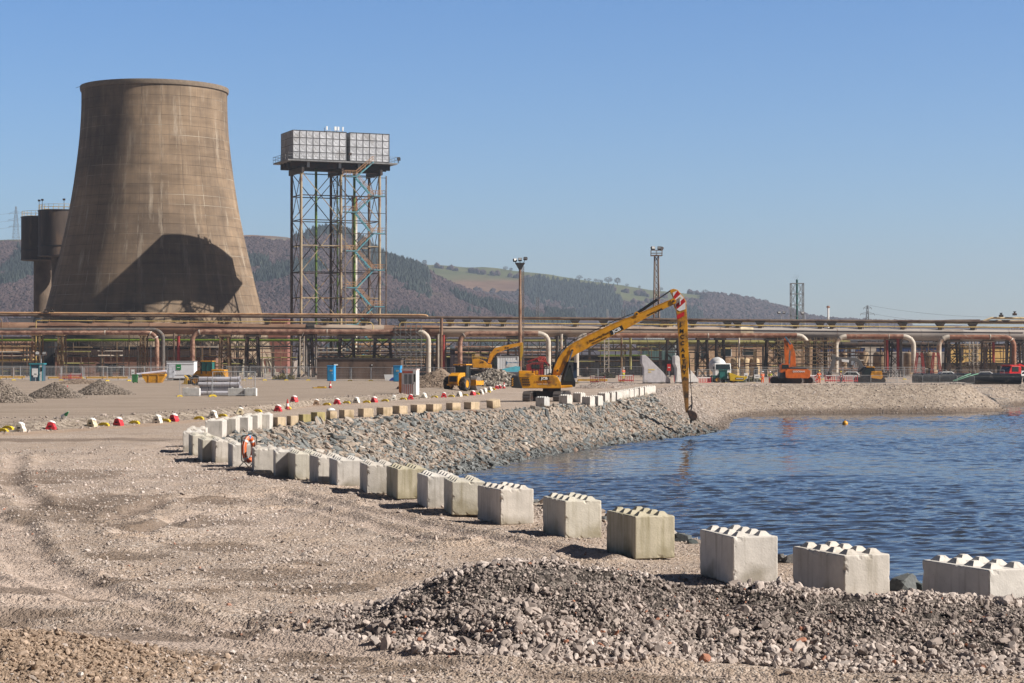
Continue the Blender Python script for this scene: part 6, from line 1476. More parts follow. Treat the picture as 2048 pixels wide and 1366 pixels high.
def gantry(t, z, k):
    mb = MB(); mb.box((0, 0, z + .1), (22 * k, 22 * k, .2)); mb.build('gantry_deck', mastg, t)
    mb = MB(); w = 11 * k
    for h in (.6, 1.2):
        for a, b_ in (((-w, -w), (w, -w)), ((w, -w), (w, w)), ((w, w), (-w, w)), ((-w, w), (-w, -w))): mb.bar((*a, z + h), (*b_, z + h), .09)
    for a in ((-w, -w), (w, -w), (w, w), (-w, w), (0, -w), (0, w)): mb.bar((*a, z), (*a, z + 1.2), .09)
    mb.build('guard_rail', mastg, t)
    for x, y, r in ((-.7, -1, .4), (.5, -1, -.3), (.9, .4, -.8)): floodlight(t, x * w, y * w * .8, z + 1.6, r, 1.1)
lattice('tall lattice floodlight tower with a gantry, right of the long excavator boom', 1313, 420, 512, 720, 7.5, 14, mastg, cat='floodlight tower', name='lattice_tower', top=gantry, bw=.2, zb=-.5)
lattice('faint lattice mast against the wooded slope right of the floodlight mast', 1075, 700, 595, 700, 5, 7, pyl, bw=.14, zb=-.5)
lattice('small pale lattice mast peeping over the rack left of the long boom', 1215, 640, 618, 700, 2.5, 3, galv, bw=.1, zb=-.5)
lattice('spindly dark lattice mast behind the long boom of the excavator', 1247, 760, 620, 700, 6, 9, pyl, bw=.12, zb=-.5)
def pylon(lab, px, d, yt, yb, arms, flip=1):
    k = d / F; 
    def top(t, z, k):
        mb = MB()
        for zy, w in arms:
            zz = Z(zy, d); mb.bar((-w * k, 0, zz), (w * k, 0, zz), .22); mb.bar((-w * k, 0, zz), (0, 0, zz + 5 * k), .16); mb.bar((w * k, 0, zz), (0, 0, zz + 5 * k), .16)
            for s in (-1, 1): mb.bar((s * w * k, 0, zz), (s * w * k, 0, zz - 3 * k), .18)
        mb.build('cross_arm', pyl, t)
    return lattice(lab, px, d, yt, yb, 2, 13, pyl, cat='pylon', name='electricity_pylon', n=9, top=top, bw=.2)
pylon('grey electricity pylon on the hill left of the dark silos', 31.5, 2190, 413, 482, [(426, 13), (440, 16), (453, 14)])
pylon('electricity pylon with wide arms above the rack, right of the flare stack', 1735, 1100, 611, 700, [(628, 14), (616, 8)])
def wires(lab, P0, P1, sag, n=14, r=.06):
    a, b_ = Vector(P0), Vector(P1); mb = MB(); pts = []
    for i in range(n + 1):
        f = i / n; p = a.lerp(b_, f); p.z -= sag * 4 * f * (1 - f); pts.append(p - a)
    mb.tube(pts, r, 4); o = mb.build('power_line', pyl); o.location = a; tag(o, lab, 'power line')
for i, (y0, y1) in enumerate(((426, 424), (440, 446), (453, 462))):
    wires(f'power line from the hill pylon leaving the photo, {("upper", "middle", "lower")[i]} of three', (X(30, 2190), 2190, Z(y0, 2190)), (X(-160, 2100), 2100, Z(y1, 2100)), 3, r=.12)
wires('upper power line from the wide armed pylon to the right', (X(1740, 1100), 1100, Z(611, 1100)), (X(2200, 900), 900, Z(625, 900)), 4, r=.05)
wires('lower power line from the wide armed pylon to the right', (X(1748, 1100), 1100, Z(628, 1100)), (X(2200, 900), 900, Z(640, 900)), 4, r=.05)
def flare():
    d = 520.; k = d / F; t = thing('flare_stack', 'dark green flare stack inside a square steel frame, with a wisp of smoke', 'flare stack', (X(1594, d), d, 0)); zt = Z(560, d)
    gs = M('dark green stack paint', (.02, .10, .085), .5, dirt=(.03, .05, .05), damt=.3)
    mb = MB(); mb.cyl((0, 0, -.5), (0, 0, zt), 2.1 * k, n=16); mb.build('stack', gs, t, smooth=50); mb = MB(); mb.lathe([(2.1 * k, zt), (1.2 * k, zt + 1.2 * k), (0, zt + 1.6 * k)], 16); mb.build('tip', gs, t, smooth=50)
    fm = M('frame steel', (.24, .25, .26), .6, .2); w = 12.5 * k; z1 = Z(567, d); lv = [Z(y, d) for y in (567, 588, 610, 632, 655, 680, 705)] + [-.5]
    for x in (-w, w):
        for y in (-w * .6, w * .6):
            mb = MB(); mb.bar((x, y, -.5), (x, y, z1), .2); mb.build('leg', fm, t)
    for i, z in enumerate(lv[:-1]):
        mb = MB()
        for y in (-w * .6, w * .6): mb.bar((-w, y, z), (w, y, z), .2)
        for x in (-w, w): mb.bar((x, -w * .6, z), (x, w * .6, z), .2)
        mb.build('ring_beam', fm, t)
        mb = MB()
        for y in (-w * .6, w * .6):
            for sx in (-1, 1): mb.bar((sx * 2.5 * k, y, z), (sx * w, y, lv[i + 1]), .1); mb.bar((sx * w, y, z), (sx * 2.5 * k, y, lv[i + 1]), .1)
        mb.build('brace', fm, t)
    return t
flare()
def smoke():
    d = 520.; m = bpy.data.materials.new('thin smoke'); m.use_nodes = True; nt = m.node_tree
    for n in list(nt.nodes): nt.nodes.remove(n)
    out = nt.nodes.new('ShaderNodeOutputMaterial'); v = nt.nodes.new('ShaderNodeVolumePrincipled'); v.inputs['Color'].default_value = (.25, .27, .3, 1); v.inputs['Density'].default_value = .09; nt.links.new(v.outputs[0], out.inputs['Volume'])
    V, Fc = stone_mesh('r', 3, .5, 77, (1, 1, .9)); me = bpy.data.meshes.new('smoke'); me.from_pydata((V * .85).tolist(), [], Fc.tolist()); me.materials.append(m); o = bpy.data.objects.new('smoke', me); COL.objects.link(o); o.location = (X(1592, d), d, Z(554.5, d)); tag(o, kind='stuff')
smoke()
def small_stack():
    d = 560.; k = d / F; t = thing('chimney', 'slim white chimney with a rusty collar standing right of the flare stack', 'chimney', (X(1656.5, d), d, 0)); z = Z(613, d)
    mb = MB(); mb.cyl((0, 0, -.5), (0, 0, z), 2.0 * k, n=12); mb.build('shaft', white, t, smooth=50); mb = MB(); mb.lathe([(2.2 * k, z - 3 * k), (3.6 * k, z - 2 * k), (3.6 * k, z), (2.4 * k, z + .5 * k), (2.4 * k, z + 1.5 * k), (0, z + 1.5 * k)], 12); mb.build('collar', m_rust2, t, smooth=50)
small_stack()
def lamp(px, yt, d, label, two=False):
    t = thing('lamp_post', label, 'lamp post', (X(px, d), d, 0)); z = Z(yt, d); mb = MB(); mb.cyl((0, 0, -.5), (0, 0, z), .12, .08, 8); mb.build('pole', galv, t, smooth=50)
    mb = MB(); mb.bar((-.8, 0, z), (.8, 0, z), .08); mb.build('arm', galv, t); floodlight(t, -.6, 0, z + .3, .2, .9)
    if two: floodlight(t, .6, 0, z + .3, -.2, .9)
lamp(1563, 628, 470, 'slender lamp post with two lamps left of the green flare stack', True); lamp(1610, 629, 440, 'lamp post with a white lamp just right of the green flare stack')
lamp(82, 711, 333, 'short floodlight post above the teal kiosk', True)
# ---------------------------------------------------------------- fences, cabins, site furniture
def fence_panel(h=2.0, w=3.4):
    t = thing('mesh_fence', 'x', 'fence')
    fr = MB(); a, b_ = -w / 2, w / 2
    for p, q in (((a, 0, .1), (a, 0, h)), ((b_, 0, .1), (b_, 0, h)), ((a, 0, h), (b_, 0, h)), ((a, 0, .15), (b_, 0, .15))): fr.cyl(p, q, .032, n=6)
    fr.build('frame', galv, t)
    ms = MB(); n = 16
    for i in range(1, n): ms.cyl((a + w * i / n, 0, .15), (a + w * i / n, 0, h), .006, n=3, caps=False)
    for z in (.5, .9, 1.3, 1.7): ms.cyl((a, 0, z), (b_, 0, z), .007, n=3, caps=False)
    ms.build('mesh_infill', galv, t)
    for x in (a,):
        f = MB(); f.prism([(-.32, 0), (-.15, 0), (-.1, .05), (.1, .05), (.15, 0), (.32, 0), (.3, .1), (.12, .18), (-.12, .18), (-.3, .1)], -.12, .12); o = f.build('foot', yellowplastic, t); o.location = (x, 0, 0); o.rotation_euler = (0, 0, R(20))
    return t
FP = fence_panel(); FPu = [False]
def panel(x, y, rz, label, group, z=None, s=1):
    o = dup(FP) if FPu[0] else FP; FPu[0] = True
    o.location = (x, y, hz(x, y) if z is None else z); o.rotation_euler = (0, 0, rz); o['label'] = label; o['group'] = group; o.scale = (s, s, s); return o
def fence_row(a, b_, d0, d1, where, group, jit=.12, base=None):
    x0, x1 = X(a, d0), X(b_, d1); L = math.hypot(x1 - x0, d1 - d0); n = max(1, round(L / 3.5)); ang = math.atan2(d1 - d0, x1 - x0)
    for i in range(n):
        f = (i + .5) / n; x, y = x0 + (x1 - x0) * f, d0 + (d1 - d0) * f
        lab = f'mesh fence panel {where[0]}, {ORD[i]} from {where[1]}' if i < 20 else where[0]
        panel(x, y, ang + rng.uniform(-jit, jit), lab, group, z=base)
fence_row(-20, 215, 300, 300, ('before the brick building', 'the photo edge'), 'mesh fence before the brick building')
fence_row(215, 345, 292, 296, ('before the yellow skip', 'the wheelie bin'), 'mesh fence before the yellow skip')
fence_row(0, 330, 325, 325, ('behind the teal kiosk', 'the photo edge'), 'rear mesh fence behind the kiosk')
fence_row(445, 660, 300, 298, ('left of the blue toilet', 'the pipe stack'), 'mesh fence left of the blue toilet')
fence_row(660, 910, 294, 288, ('before the brown control building', 'the blue toilet'), 'mesh fence before the control building')
fence_row(450, 640, 322, 322, ('by the cooling tower legs', 'the white cabin'), 'rear mesh fence by the cooling tower')
fence_row(1150, 1290, 268, 262, ('left of the triangular walls', 'the excavator cab'), 'mesh fence left of the triangular walls')
fence_row(1390, 1560, 285, 285, ('behind the green dumper', 'the triangular walls'), 'mesh fence behind the dumper')
fence_row(1560, 1840, 280, 276, ('behind the orange excavator', 'that excavator'), 'mesh fence behind the orange excavator')
fence_row(1840, 2070, 276, 272, ('behind the black pipe', 'its open end'), 'mesh fence behind the black pipe')
fence_row(1480, 1850, 322, 322, ('at the rear below the tan tanks', 'the mixer lorry'), 'rear mesh fence below the tan tanks')
# crowd barriers on the bank top
def crowd_barrier():
    t = thing('crowd_barrier', 'x', 'crowd barrier'); w, h = 2.2, 1.05; fr = MB(); c = .12
    fr.tube([(-w / 2, 0, .15), (-w / 2, 0, h - c), (-w / 2 + c, 0, h), (w / 2 - c, 0, h), (w / 2, 0, h - c), (w / 2, 0, .15), (-w / 2, 0, .15)], .025, 6); fr.build('frame', galv, t)
    b_ = MB()
    for i in range(1, 16): b_.cyl((-w / 2 + w * i / 16, 0, .15), (-w / 2 + w * i / 16, 0, h), .011, n=4, caps=False)
    b_.build('bars', galv, t)
    for s in (-.8, .8):
        f = MB(); f.bar((s, -.3, .02), (s, .3, .02), .05); f.bar((s, 0, 0), (s, 0, .2), .04); f.build('foot', galv, t)
    return t
CB0 = crowd_barrier(); first = True
for i in range(10):
    px = 1690 + 34.5 * i; d = 249.5; x = X(px, d); o = CB0 if first else dup(CB0); first = False
    o.location = (x, d, hz(x, d) - .02); o.rotation_euler = (0, 0, rng.uniform(-.08, .08)); o['label'] = f'grey steel crowd barrier along the bank top, {ORD[i] if i < 5 else ORD[9 - i]} from the {"yellow hooded digger" if i < 5 else "red lorry"} end'; o['group'] = 'crowd barriers along the bank top'
# cabins and booths
def cabin():
    d = 300.; x = X(333, d); t = thing('site_cabin', 'white site cabin with a green notice and steel steps, beside the pink pipe bend', 'site cabin', (x, d, hz(x, d) + .25), 0); W = 55 * d / F
    mb = MB(); mb.box((W / 2, 1.5, 1.3), (W, 3, 2.5)); mb.build('body', M('cabin white', (.72, .73, .76), .5, var=.04), t, bevel=.03)
    mb = MB(); mb.box((W / 2, 1.5, 2.62), (W + .12, 3.1, .12)); mb.build('roof', galv, t)
    for px0 in (.35, .2):
        pass
    mb = MB(); mb.box((.8, -.02, 1.15), (.9, .06, 2.0)); dr = mb.build('door', M('cabin door', (.6, .62, .68), .5), t); mb = MB(); mb.box((1.1, -.07, 1.1), (.05, .05, .18)); mb.build('handle', black, dr)
    mb = MB(); mb.box((W * .44, -.03, 1.75), (.75, .05, .85)); b_ = mb.build('notice_board', M('notice green', (.02, .2, .06), .5), t); mb = MB(); mb.box((W * .44, -.06, 1.7), (.4, .02, .1)); mb.build('notice_print', white, b_)
    for z in (.6, 2.2):
        mb = MB(); mb.box((W / 2, -.015, z), (W, .05, .06)); mb.build('seam_strip', galv, t)
    st = MB()
    for i in range(4): st.box((.3 - i * .28, -.5, .05 - .0 + .2 * (3 - i) - .25), (.28, .8, .05))
    for yy in (-.1, -.9): st.bar((.45, yy, .4), (-.8, yy, -.25), .05); st.bar((.45, yy, 1.3), (-.8, yy, .7), .04); st.bar((-.8, yy, -.25), (-.8, yy, .7), .04); st.bar((.45, yy, .3), (.45, yy, 1.3), .04)
    st.build('steps', galv, t)
    mb = MB(); mb.box((W / 2, 1.5, -.12), (W * .96, 2.6, .26)); mb.build('plinth', m_dk, t)
cabin()
def kiosk():
    d = 292.; k = d / F; x = X(60, d); t = thing('gate_kiosk', 'small teal roofed gate kiosk with a white notice on its front', 'kiosk', (x, d, hz(x, d))); W = 26 * k; H = 2.45; wt = M('kiosk white', (.6, .62, .6), .5); tl = M('kiosk teal', (.03, .22, .27), .5)
    mb = MB(); mb.box((W / 2, .8, H / 2), (W, 1.6, H)); mb.build('body', M('kiosk dark', (.05, .09, .13), .4), t); mb = MB(); mb.box((W / 2, .8, H + .08), (W + .25, 1.85, .2)); mb.build('roof', tl, t)
    for u in (.06, W * .72, W - .06):
        mb = MB(); mb.box((u, -.02, H / 2), (.12, .1, H)); mb.build('corner_post', tl, t)
    mb = MB(); mb.box((W * .87, -.03, H / 2), (W * .24, .06, H * .98)); f = mb.build('door', wt, t); mb = MB(); mb.box((W * .87, -.08, 1.75), (W * .15, .04, .6)); mb.build('pane', glass, f); mb = MB(); mb.box((W * .8, -.08, 1.0), (.05, .05, .15)); mb.build('handle', black, f)
    mb = MB(); mb.box((W * .38, -.05, 1.35), (W * .45, .06, 1.0)); mb.build('notice', white, t)
kiosk()
def toilet(px, py, label, w=13, d=293):
    x = X(px, d); t = thing('toilet_cubicle', label, 'portable toilet', (x, d, hz(x, d)), R(-10), 'blue toilet cubicles'); mb = MB(); mb.box((0, 0, 1.1), (1.05, 1.1, 2.2)); mb.build('body', blueplastic, t, bevel=.04)
    mb = MB(); mb.box((0, 0, 2.25), (1.12, 1.15, .12)); mb.build('roof', white if 'beside' in label else blueplastic, t, bevel=.03); mb = MB(); mb.box((.0, -.57, 1.05), (.75, .04, 1.9)); dr = mb.build('door', M('door blue', (.04, .36, .7), .5), t); mb = MB(); mb.box((.28, -.61, 1.1), (.1, .05, .08)); mb.build('handle', white, dr); mb = MB(); mb.box((.1, -.6, 1.55), (.4, .03, .22)); mb.build('door_sign', creamplastic, dr)
toilet(663, 760, 'blue toilet cubicle with a cream door sign, before the brown control building'); toilet(795.5, 760, 'blue toilet cubicle next to the blue and white banner', d=287)
def booth():
    d = 180.; k = d / F; x, y, z = GT(821, 795); t = thing('ticket_booth', 'red and white turnstile booth with windows, standing alone on the haul road', 'booth', (x, y, z), R(-12)); W, H, Dp = 1.35, 2.2, 1.0; wt = M('booth white', (.70, .70, .72), .45, var=.06); rd = M('booth red stripe', (.5, .12, .08), .5)
    mb = MB(); mb.box((0, 0, H / 2), (W, Dp, H)); mb.build('body', wt, t); mb = MB(); mb.box((0, 0, H + .06), (W + .06, Dp + .06, .12)); mb.build('roof', M('booth roof', (.62, .5, .48), .5), t)
    for u, w in ((-.28, .3), (.1, .3)):
        mb = MB(); mb.box((u, -Dp / 2 - .01, 1.4), (w + .08, .05, .95)); f = mb.build('window', wt, t); mb = MB(); mb.box((u, -Dp / 2 - .045, 1.4), (w, .03, .85)); mb.build('pane', M('booth glass', (.16, .17, .18), .1), f)
    for i in range(7):
        mb = MB(); mb.box((-.55 + i * .17, -Dp / 2 - .02, .5), (.05, .04, .9)); mb.build('red_bar', rd, t)
    mb = MB(); mb.box((-.1, -Dp / 2 - .03, 2.02), (1.0, .05, .16)); mb.build('red_sign', rd, t)
    mb = MB(); mb.box((W / 2 - .16, -Dp / 2 - .03, 1.1), (.3, .06, 2.2)); dr = mb.build('door', white, t); mb = MB(); mb.box((W / 2 - .16, -Dp / 2 - .07, 1.5), (.16, .03, .7)); mb.build('pane', glass, dr); mb = MB(); mb.box((W / 2 - .27, -Dp / 2 - .08, 1.0), (.04, .04, .14)); mb.build('handle', black, dr)
    mb = MB(); mb.box((0, 0, .03), (.34, .06, 1.95)); o = mb.build('orange_board', orangeboard); o.location = (x - .86, y - .1, z + .98); tag(o, 'bright orange upright board leaning at the left of the red and white booth', 'board')
booth()
def skip():
    x, y, z = GT(309, 766); t = thing('skip', 'yellow skip with sloping ends loaded with a pale pipe, before the white cabin', 'skip', (x, y, z)); W = 46 * y / F / 2; sk = M('skip yellow', (.60, .29, .02), .5, dirt=(.3, .16, .04), damt=.35)
    mb = MB(); mb.prism([(-W, 1.25), (-W, 1.0), (-W * .62, .05), (W * .62, .05), (W, 1.0), (W, 1.25)], -.85, .85); mb.build('body', sk, t)
    for u in (-.5, .5):
        mb = MB(); mb.box((W * u * .8, -.88, .65), (.1, .06, 1.1)); mb.build('rib', sk, t)
    mb = MB(); mb.box((0, -.88, 1.2), (W * 2.02, .08, .12)); mb.build('lip', sk, t)
    mb = MB(); mb.cyl((-W * 1.5, 0, 1.15), (W * 1.05, .2, 1.6), .2, n=12); o = mb.build('plastic_pipe', M('pale lilac pipe', (.55, .52, .6), .5), smooth=50); o.location = (x, y - .2, z); tag(o, 'long pale plastic pipe lying across the yellow skip', 'pipe')
skip()
def bin_():
    x, y, z = GT(270, 766); t = thing('wheelie_bin', 'dark green wheelie bin by the mesh fence left of the yellow skip', 'bin', (x, y, z)); mb = MB(); mb.box((0, 0, .6), (.62, .7, 1.0), top=1.15); mb.build('body', greenplastic, t); mb = MB(); mb.box((0, 0, 1.15), (.78, .85, .08)); mb.build('lid', greenplastic, t)
    for s in (-.25, .25):
        mb = MB(); mb.cyl((s - .05, .3, .1), (s + .05, .3, .1), .1, n=12); mb.build('wheel', rubber, t)
bin_()
def banner():
    d = 289; x = X(779, d); t = thing('fence_banner', 'white and blue banner tied low on the fence beside the blue toilet', 'banner', (x, d, hz(x, d))); mb = MB(); mb.add([(-.8, 0, 1.0), (.8, 0, 1.0), (.8, 0, .1), (-.6, 0, .1)], [(0, 3, 2, 1)]); mb.add([(-.8, .02, 1.0), (.8, .02, 1.0), (.8, .02, .1), (-.6, .02, .1)], [(0, 1, 2, 3)]); mb.build('cloth', white, t); mb = MB(); mb.add([(-.1, -.012, .1), (.8, -.012, .1), (.8, -.012, .65), (.35, -.012, .55)], [(0, 1, 2, 3)]); mb.build('blue_print', M('banner blue', (.02, .05, .28), .6), t)
banner()
# stack of grey pipes with their blocks and fence
def pipe_stack():
    x0, y0, z0 = GT(397, 791); k = y0 / F; gp = M('grey plastic pipe', (.44, .43, .47), .45, var=.08, dirt=(.34, .31, .3), damt=.3); r = 4.7 * k; L = (478 - 397) * k
    rows = [(r + .05, 3, 0), (r * 2.78 + .05, 3, .2), (r * 4.56 + .1, 2, 0), (r * 6.5 + .15, 2, .05)]
    i = 0; names = ('bottom', 'second', 'third', 'top')
    for ri, (z, n, off) in enumerate(rows):
        for j in range(n):
            t = thing('plastic_pipe', f'grey pipe in the {names[ri]} layer of the stack, ' + ('nearest the camera' if j == 0 else 'behind the front one' if j == 1 else 'at the back'), 'pipe', (x0 + off * .6, y0 + j * r * 2.02 + .1 + off, z0 + z - .05), 0, 'grey pipes stacked on the haul road')
            mb = MB(); mb.lathe([(r, 0), (r, L), (r * .88, L), (r * .88, 0), (r, 0)], 20); o = mb.build('barrel', gp, t, smooth=50); o.rotation_euler = (0, math.pi / 2, 0)
            mb = MB(); mb.cyl((L - .12, 0, 0), (L + .03, 0, 0), r * 1.12, n=18, caps=False); mb.cyl((L + .03, 0, 0), (L - .12, 0, 0), r * 1.0, n=18, caps=False); mb.build('socket', gp, t, smooth=50)
            for f in (.22, .78):
                q = MB(); q.cyl((L * f - .03, 0, 0), (L * f + .03, 0, 0), r * 1.012, n=18); q.build('strap', black, t)
    for px, w, lab in ((383, 33, 'pale grey concrete block holding the stacked pipes, at the wheel loader side'), (473, 33, 'concrete block in front of the socket ends of the stacked pipes'), (502, 22, 'last concrete block right of the stacked pipes')):
        x, y, z = GT(px, 792); W = w * y / F; t = thing('concrete_block', lab, 'concrete block', (x, y - .4, z - .02), 0, 'concrete blocks round the pipe stack'); mb = MB(); mb.box((0, .4, .38), (W, .75, .76)); mb.build('body', conc_grey, t, bevel=.02); mb = MB(); mb.box((W / 2 + .012, .4, .38), (.03, .7, .72)); mb.build('white_end', white, t)
        for u in (-.25, .25):
            mb = MB(); mb.box((W * u, .4, .79), (.22, .22, .07), top=.5); mb.build('stud', conc_grey, t)
    for a, b_, lab in ((362, 427, 'left fence panel before the stack of grey pipes'), (427, 514, 'right fence panel before the stack of grey pipes')):
        xa, y, z = GT((a + b_) / 2, 793); panel(xa, y - .9, 0, lab, 'fence panels before the pipe stack', z=z, s=(b_ - a) * y / F / 3.4 * .97)
pipe_stack()
# triangular concrete walls
def wedge(pxs, py0, py1, label, mat, depth=1.2, yaw=R(8)):
    a, b_ = pxs; d = 243.; k = d / F; x = X(a, d); t = thing('wing_wall', label, 'concrete wall', (x, d, hz(x, d) - .05), yaw); W = (b_ - a) * k; H = (py1 - py0) * k
    mb = MB(); mb.prism([(0, 0), (W, 0), (W, H * .17), (W * .12, H), (0, H * .985), (0, H * .72), (.25, H * .55), (.3, 0)], 0, depth); mb.build('body', mat, t, bevel=.03)
    mb = MB(); mb.box((W * .5, -.02, H * .06), (W * .9, .04, .05)); mb.build('joint_line', m_dk, t)
    for u in (.3, .7):
        mb = MB(); mb.box((W * u, -.05, .12), (.3, .2, .24)); mb.build('foot_pad', m_dk, t)
    return t, W, H
gw = concrete('grey precast', (.50, .48, .50), damt=.2); ww = concrete('white precast', (.66, .64, .62), damt=.2)
t, W, H = wedge((1284, 1342), 709, 768, 'grey triangular concrete wing wall with a faint yellow mark, left of the excavator arm', gw, 1.0)
q = MB(); q.box((W * .33, -.012, H * .5), (.8, .02, .16)); q.box((W * .27, -.012, H * .42), (.35, .02, .14)); q.build('paint_mark', M('faded yellow mark', (.55, .42, .15), .7), t)
wedge((1350, 1399), 711, 768, 'whiter triangular concrete wing wall, half hidden behind the excavator arm', ww, 1.2, R(12))
# red plastic barriers
def chapter8():
    t = thing('plastic_barrier', 'x', 'plastic barrier'); w, h = 2.0, 1.0; mb = MB(); mb.box((0, 0, h - .06), (w, .06, .12)); mb.box((0, 0, .3), (w, .06, .1))
    for i in range(9): mb.box((-w / 2 + .05 + (w - .1) * i / 8, 0, h / 2 + .05), (.07, .05, h - .15))
    mb.build('body', redplastic, t)
    mb = MB(); mb.box((0, -.035, h - .06), (w * .9, .02, .1)); mb.build('reflective_strip', white, t)
    for s in (-.7, .7):
        f = MB(); f.box((s, 0, .05), (.18, .6, .1)); f.build('foot', black, t)
    return t
C8 = chapter8(); fi = True
for px, d, lab in [(1195, 262, 'red plastic barrier nearest the excavator cab'), (1252, 262, 'red plastic barrier left of the grey triangular wall'), (1362, 270, 'red plastic barrier between the two triangular walls'), (1408, 272, 'red plastic barrier right of the whiter triangular wall'), (1552, 275, 'red plastic barrier just left of the orange excavator'), (1618, 256, 'red plastic barrier just right of the orange excavator'), (1665, 255, 'red plastic barrier under the grey digger boom'), (1700, 255, 'red plastic barrier below the yellow digger hood'), (130, 303, 'red plastic barrier before the brick building'), (150, 304, 'second red plastic barrier before the brick building, near the fence'), (1755, 330, 'orange red barrier below the tan storage tanks')]:
    o = C8 if fi else dup(C8); fi = False; x = X(px, d); o.location = (x, d, hz(x, d)); o.rotation_euler = (0, 0, rng.uniform(-.3, .3)); o['label'] = lab; o['group'] = 'red plastic barriers'
# small sign, boards, planters
def sign(px, yt, d, label, mat, w=.6, h=.8):
    x = X(px, d); t = thing('site_sign', label, 'sign', (x, d, hz(x, d))); z = Z(yt, d) - hz(x, d); mb = MB(); mb.cyl((0, 0, 0), (0, 0, z), .04, n=8); mb.build('post', galv, t); mb = MB(); mb.box((0, -.05, z - h / 2), (w, .03, h)); mb.build('board', mat, t); mb = MB(); mb.box((0, -.07, z - h * .5), (w * .6, .012, h * .12)); mb.build('print', letter_black if mat is white else white, t)
sign(1338, 728, 262, 'red upright sign between the two triangular walls', red, .5, .9); sign(1492, 746, 262, 'white notice board behind the yellow dumper skip', white, .5, .75); sign(1514, 749, 264, 'tilted white notice board right of the dumper skip', white, .7, .5); sign(266, 739, 296, 'white and blue notice on the pole above the wheelie bin', white, .5, .8); sign(71, 742, 290, 'white notice board in front of the teal kiosk', white, .6, .9)
# timber kerb and yellow rails at left
def low_rail(a, b_, py, d, label, mat):
    k = d / F; x = X(a, d); t = thing('safety_rail', label, 'rail', (x, d, hz(x, d))); L = (b_ - a) * k; z = Z(py, d) - hz(x, d); mb = MB(); mb.box((L / 2, 0, z), (L, .1, .28)); mb.build('beam', mat, t)
    for i in range(int(L / 2.5) + 1):
        mb = MB(); mb.box((min(L, i * 2.5 + .05), 0, z / 2), (.1, .1, z)); mb.build('post', m_dk, t)
yb_ = M('orange yellow beam', (.6, .33, .03), .6, dirt=(.35, .2, .05), damt=.3)
low_rail(-20, 50, 754, 312, 'orange yellow crash rail at the left photo edge', yb_); low_rail(96, 165, 755, 312, 'orange yellow crash rail right of the teal kiosk', yb_); low_rail(172, 255, 755, 312, 'orange yellow crash rail before the brick building end', yb_); low_rail(1155, 1215, 760, 268, 'orange timber rail beside the excavator cab', yb_); low_rail(900, 1025, 758.5, 262, 'rust brown steel beam lying before the concrete rubble', m_rust2)
# shrubs
def shrub(px, py, w, h, d, label, seed, col=(.07, .085, .03)):
    r = random.Random(seed); x = X(px, d); t = thing('shrub', label, 'shrub', (x, d, hz(x, d) - .1)); k = d / F; V = []; Fs = []
    for i in range(900):
        a = r.uniform(-1, 1); bb = r.uniform(-1, 1); cc = r.random() ** .7; lim = math.sqrt(max(0, 1 - a * a * .8)) * (.7 + .5 * mnoise.noise(Vector((a * 3 + seed, bb, 0))))
        p = Vector((a * w * k / 2, bb * w * k / 4, cc * lim * h * k)); s = r.uniform(.06, .17); o = len(V)
        V += [p + Vector((r.gauss(0, 1), r.gauss(0, 1), r.gauss(0, 1))) * s for _ in range(3)]; Fs.append((o, o + 1, o + 2))
    mb = MB(); mb.add(V, Fs); mb.build('foliage', M('shrub leaf ' + str(col), col, .8, var=.5, scale=3), t)
    mb = MB()
    for i in range(7): mb.cyl((r.uniform(-.2, .2) * w * k, 0, 0), (r.uniform(-.4, .4) * w * k, r.uniform(-.3, .3), h * k * .7), .03, n=5)
    mb.build('stem', m_brn, t)
shrub(568, 752, 42, 15, 306, 'olive brown scrub behind the fence left of the control building', 1, (.16, .13, .04)); shrub(1468, 745, 44, 20, 300, 'green brown scrub behind the yellow dumper', 2); shrub(1440, 748, 30, 22, 305, 'scrub beside the white mixer lorry', 3); shrub(1500, 746, 40, 14, 310, 'low scrub below the domed tanks', 4, (.09, .08, .035)); shrub(1210, 742, 40, 14, 330, 'dark scrub behind the lattice ladder tower', 5, (.06, .055, .03)); shrub(1860, 742, 60, 8, 335, 'low scrub below the red pipe stands', 6, (.1, .085, .04))
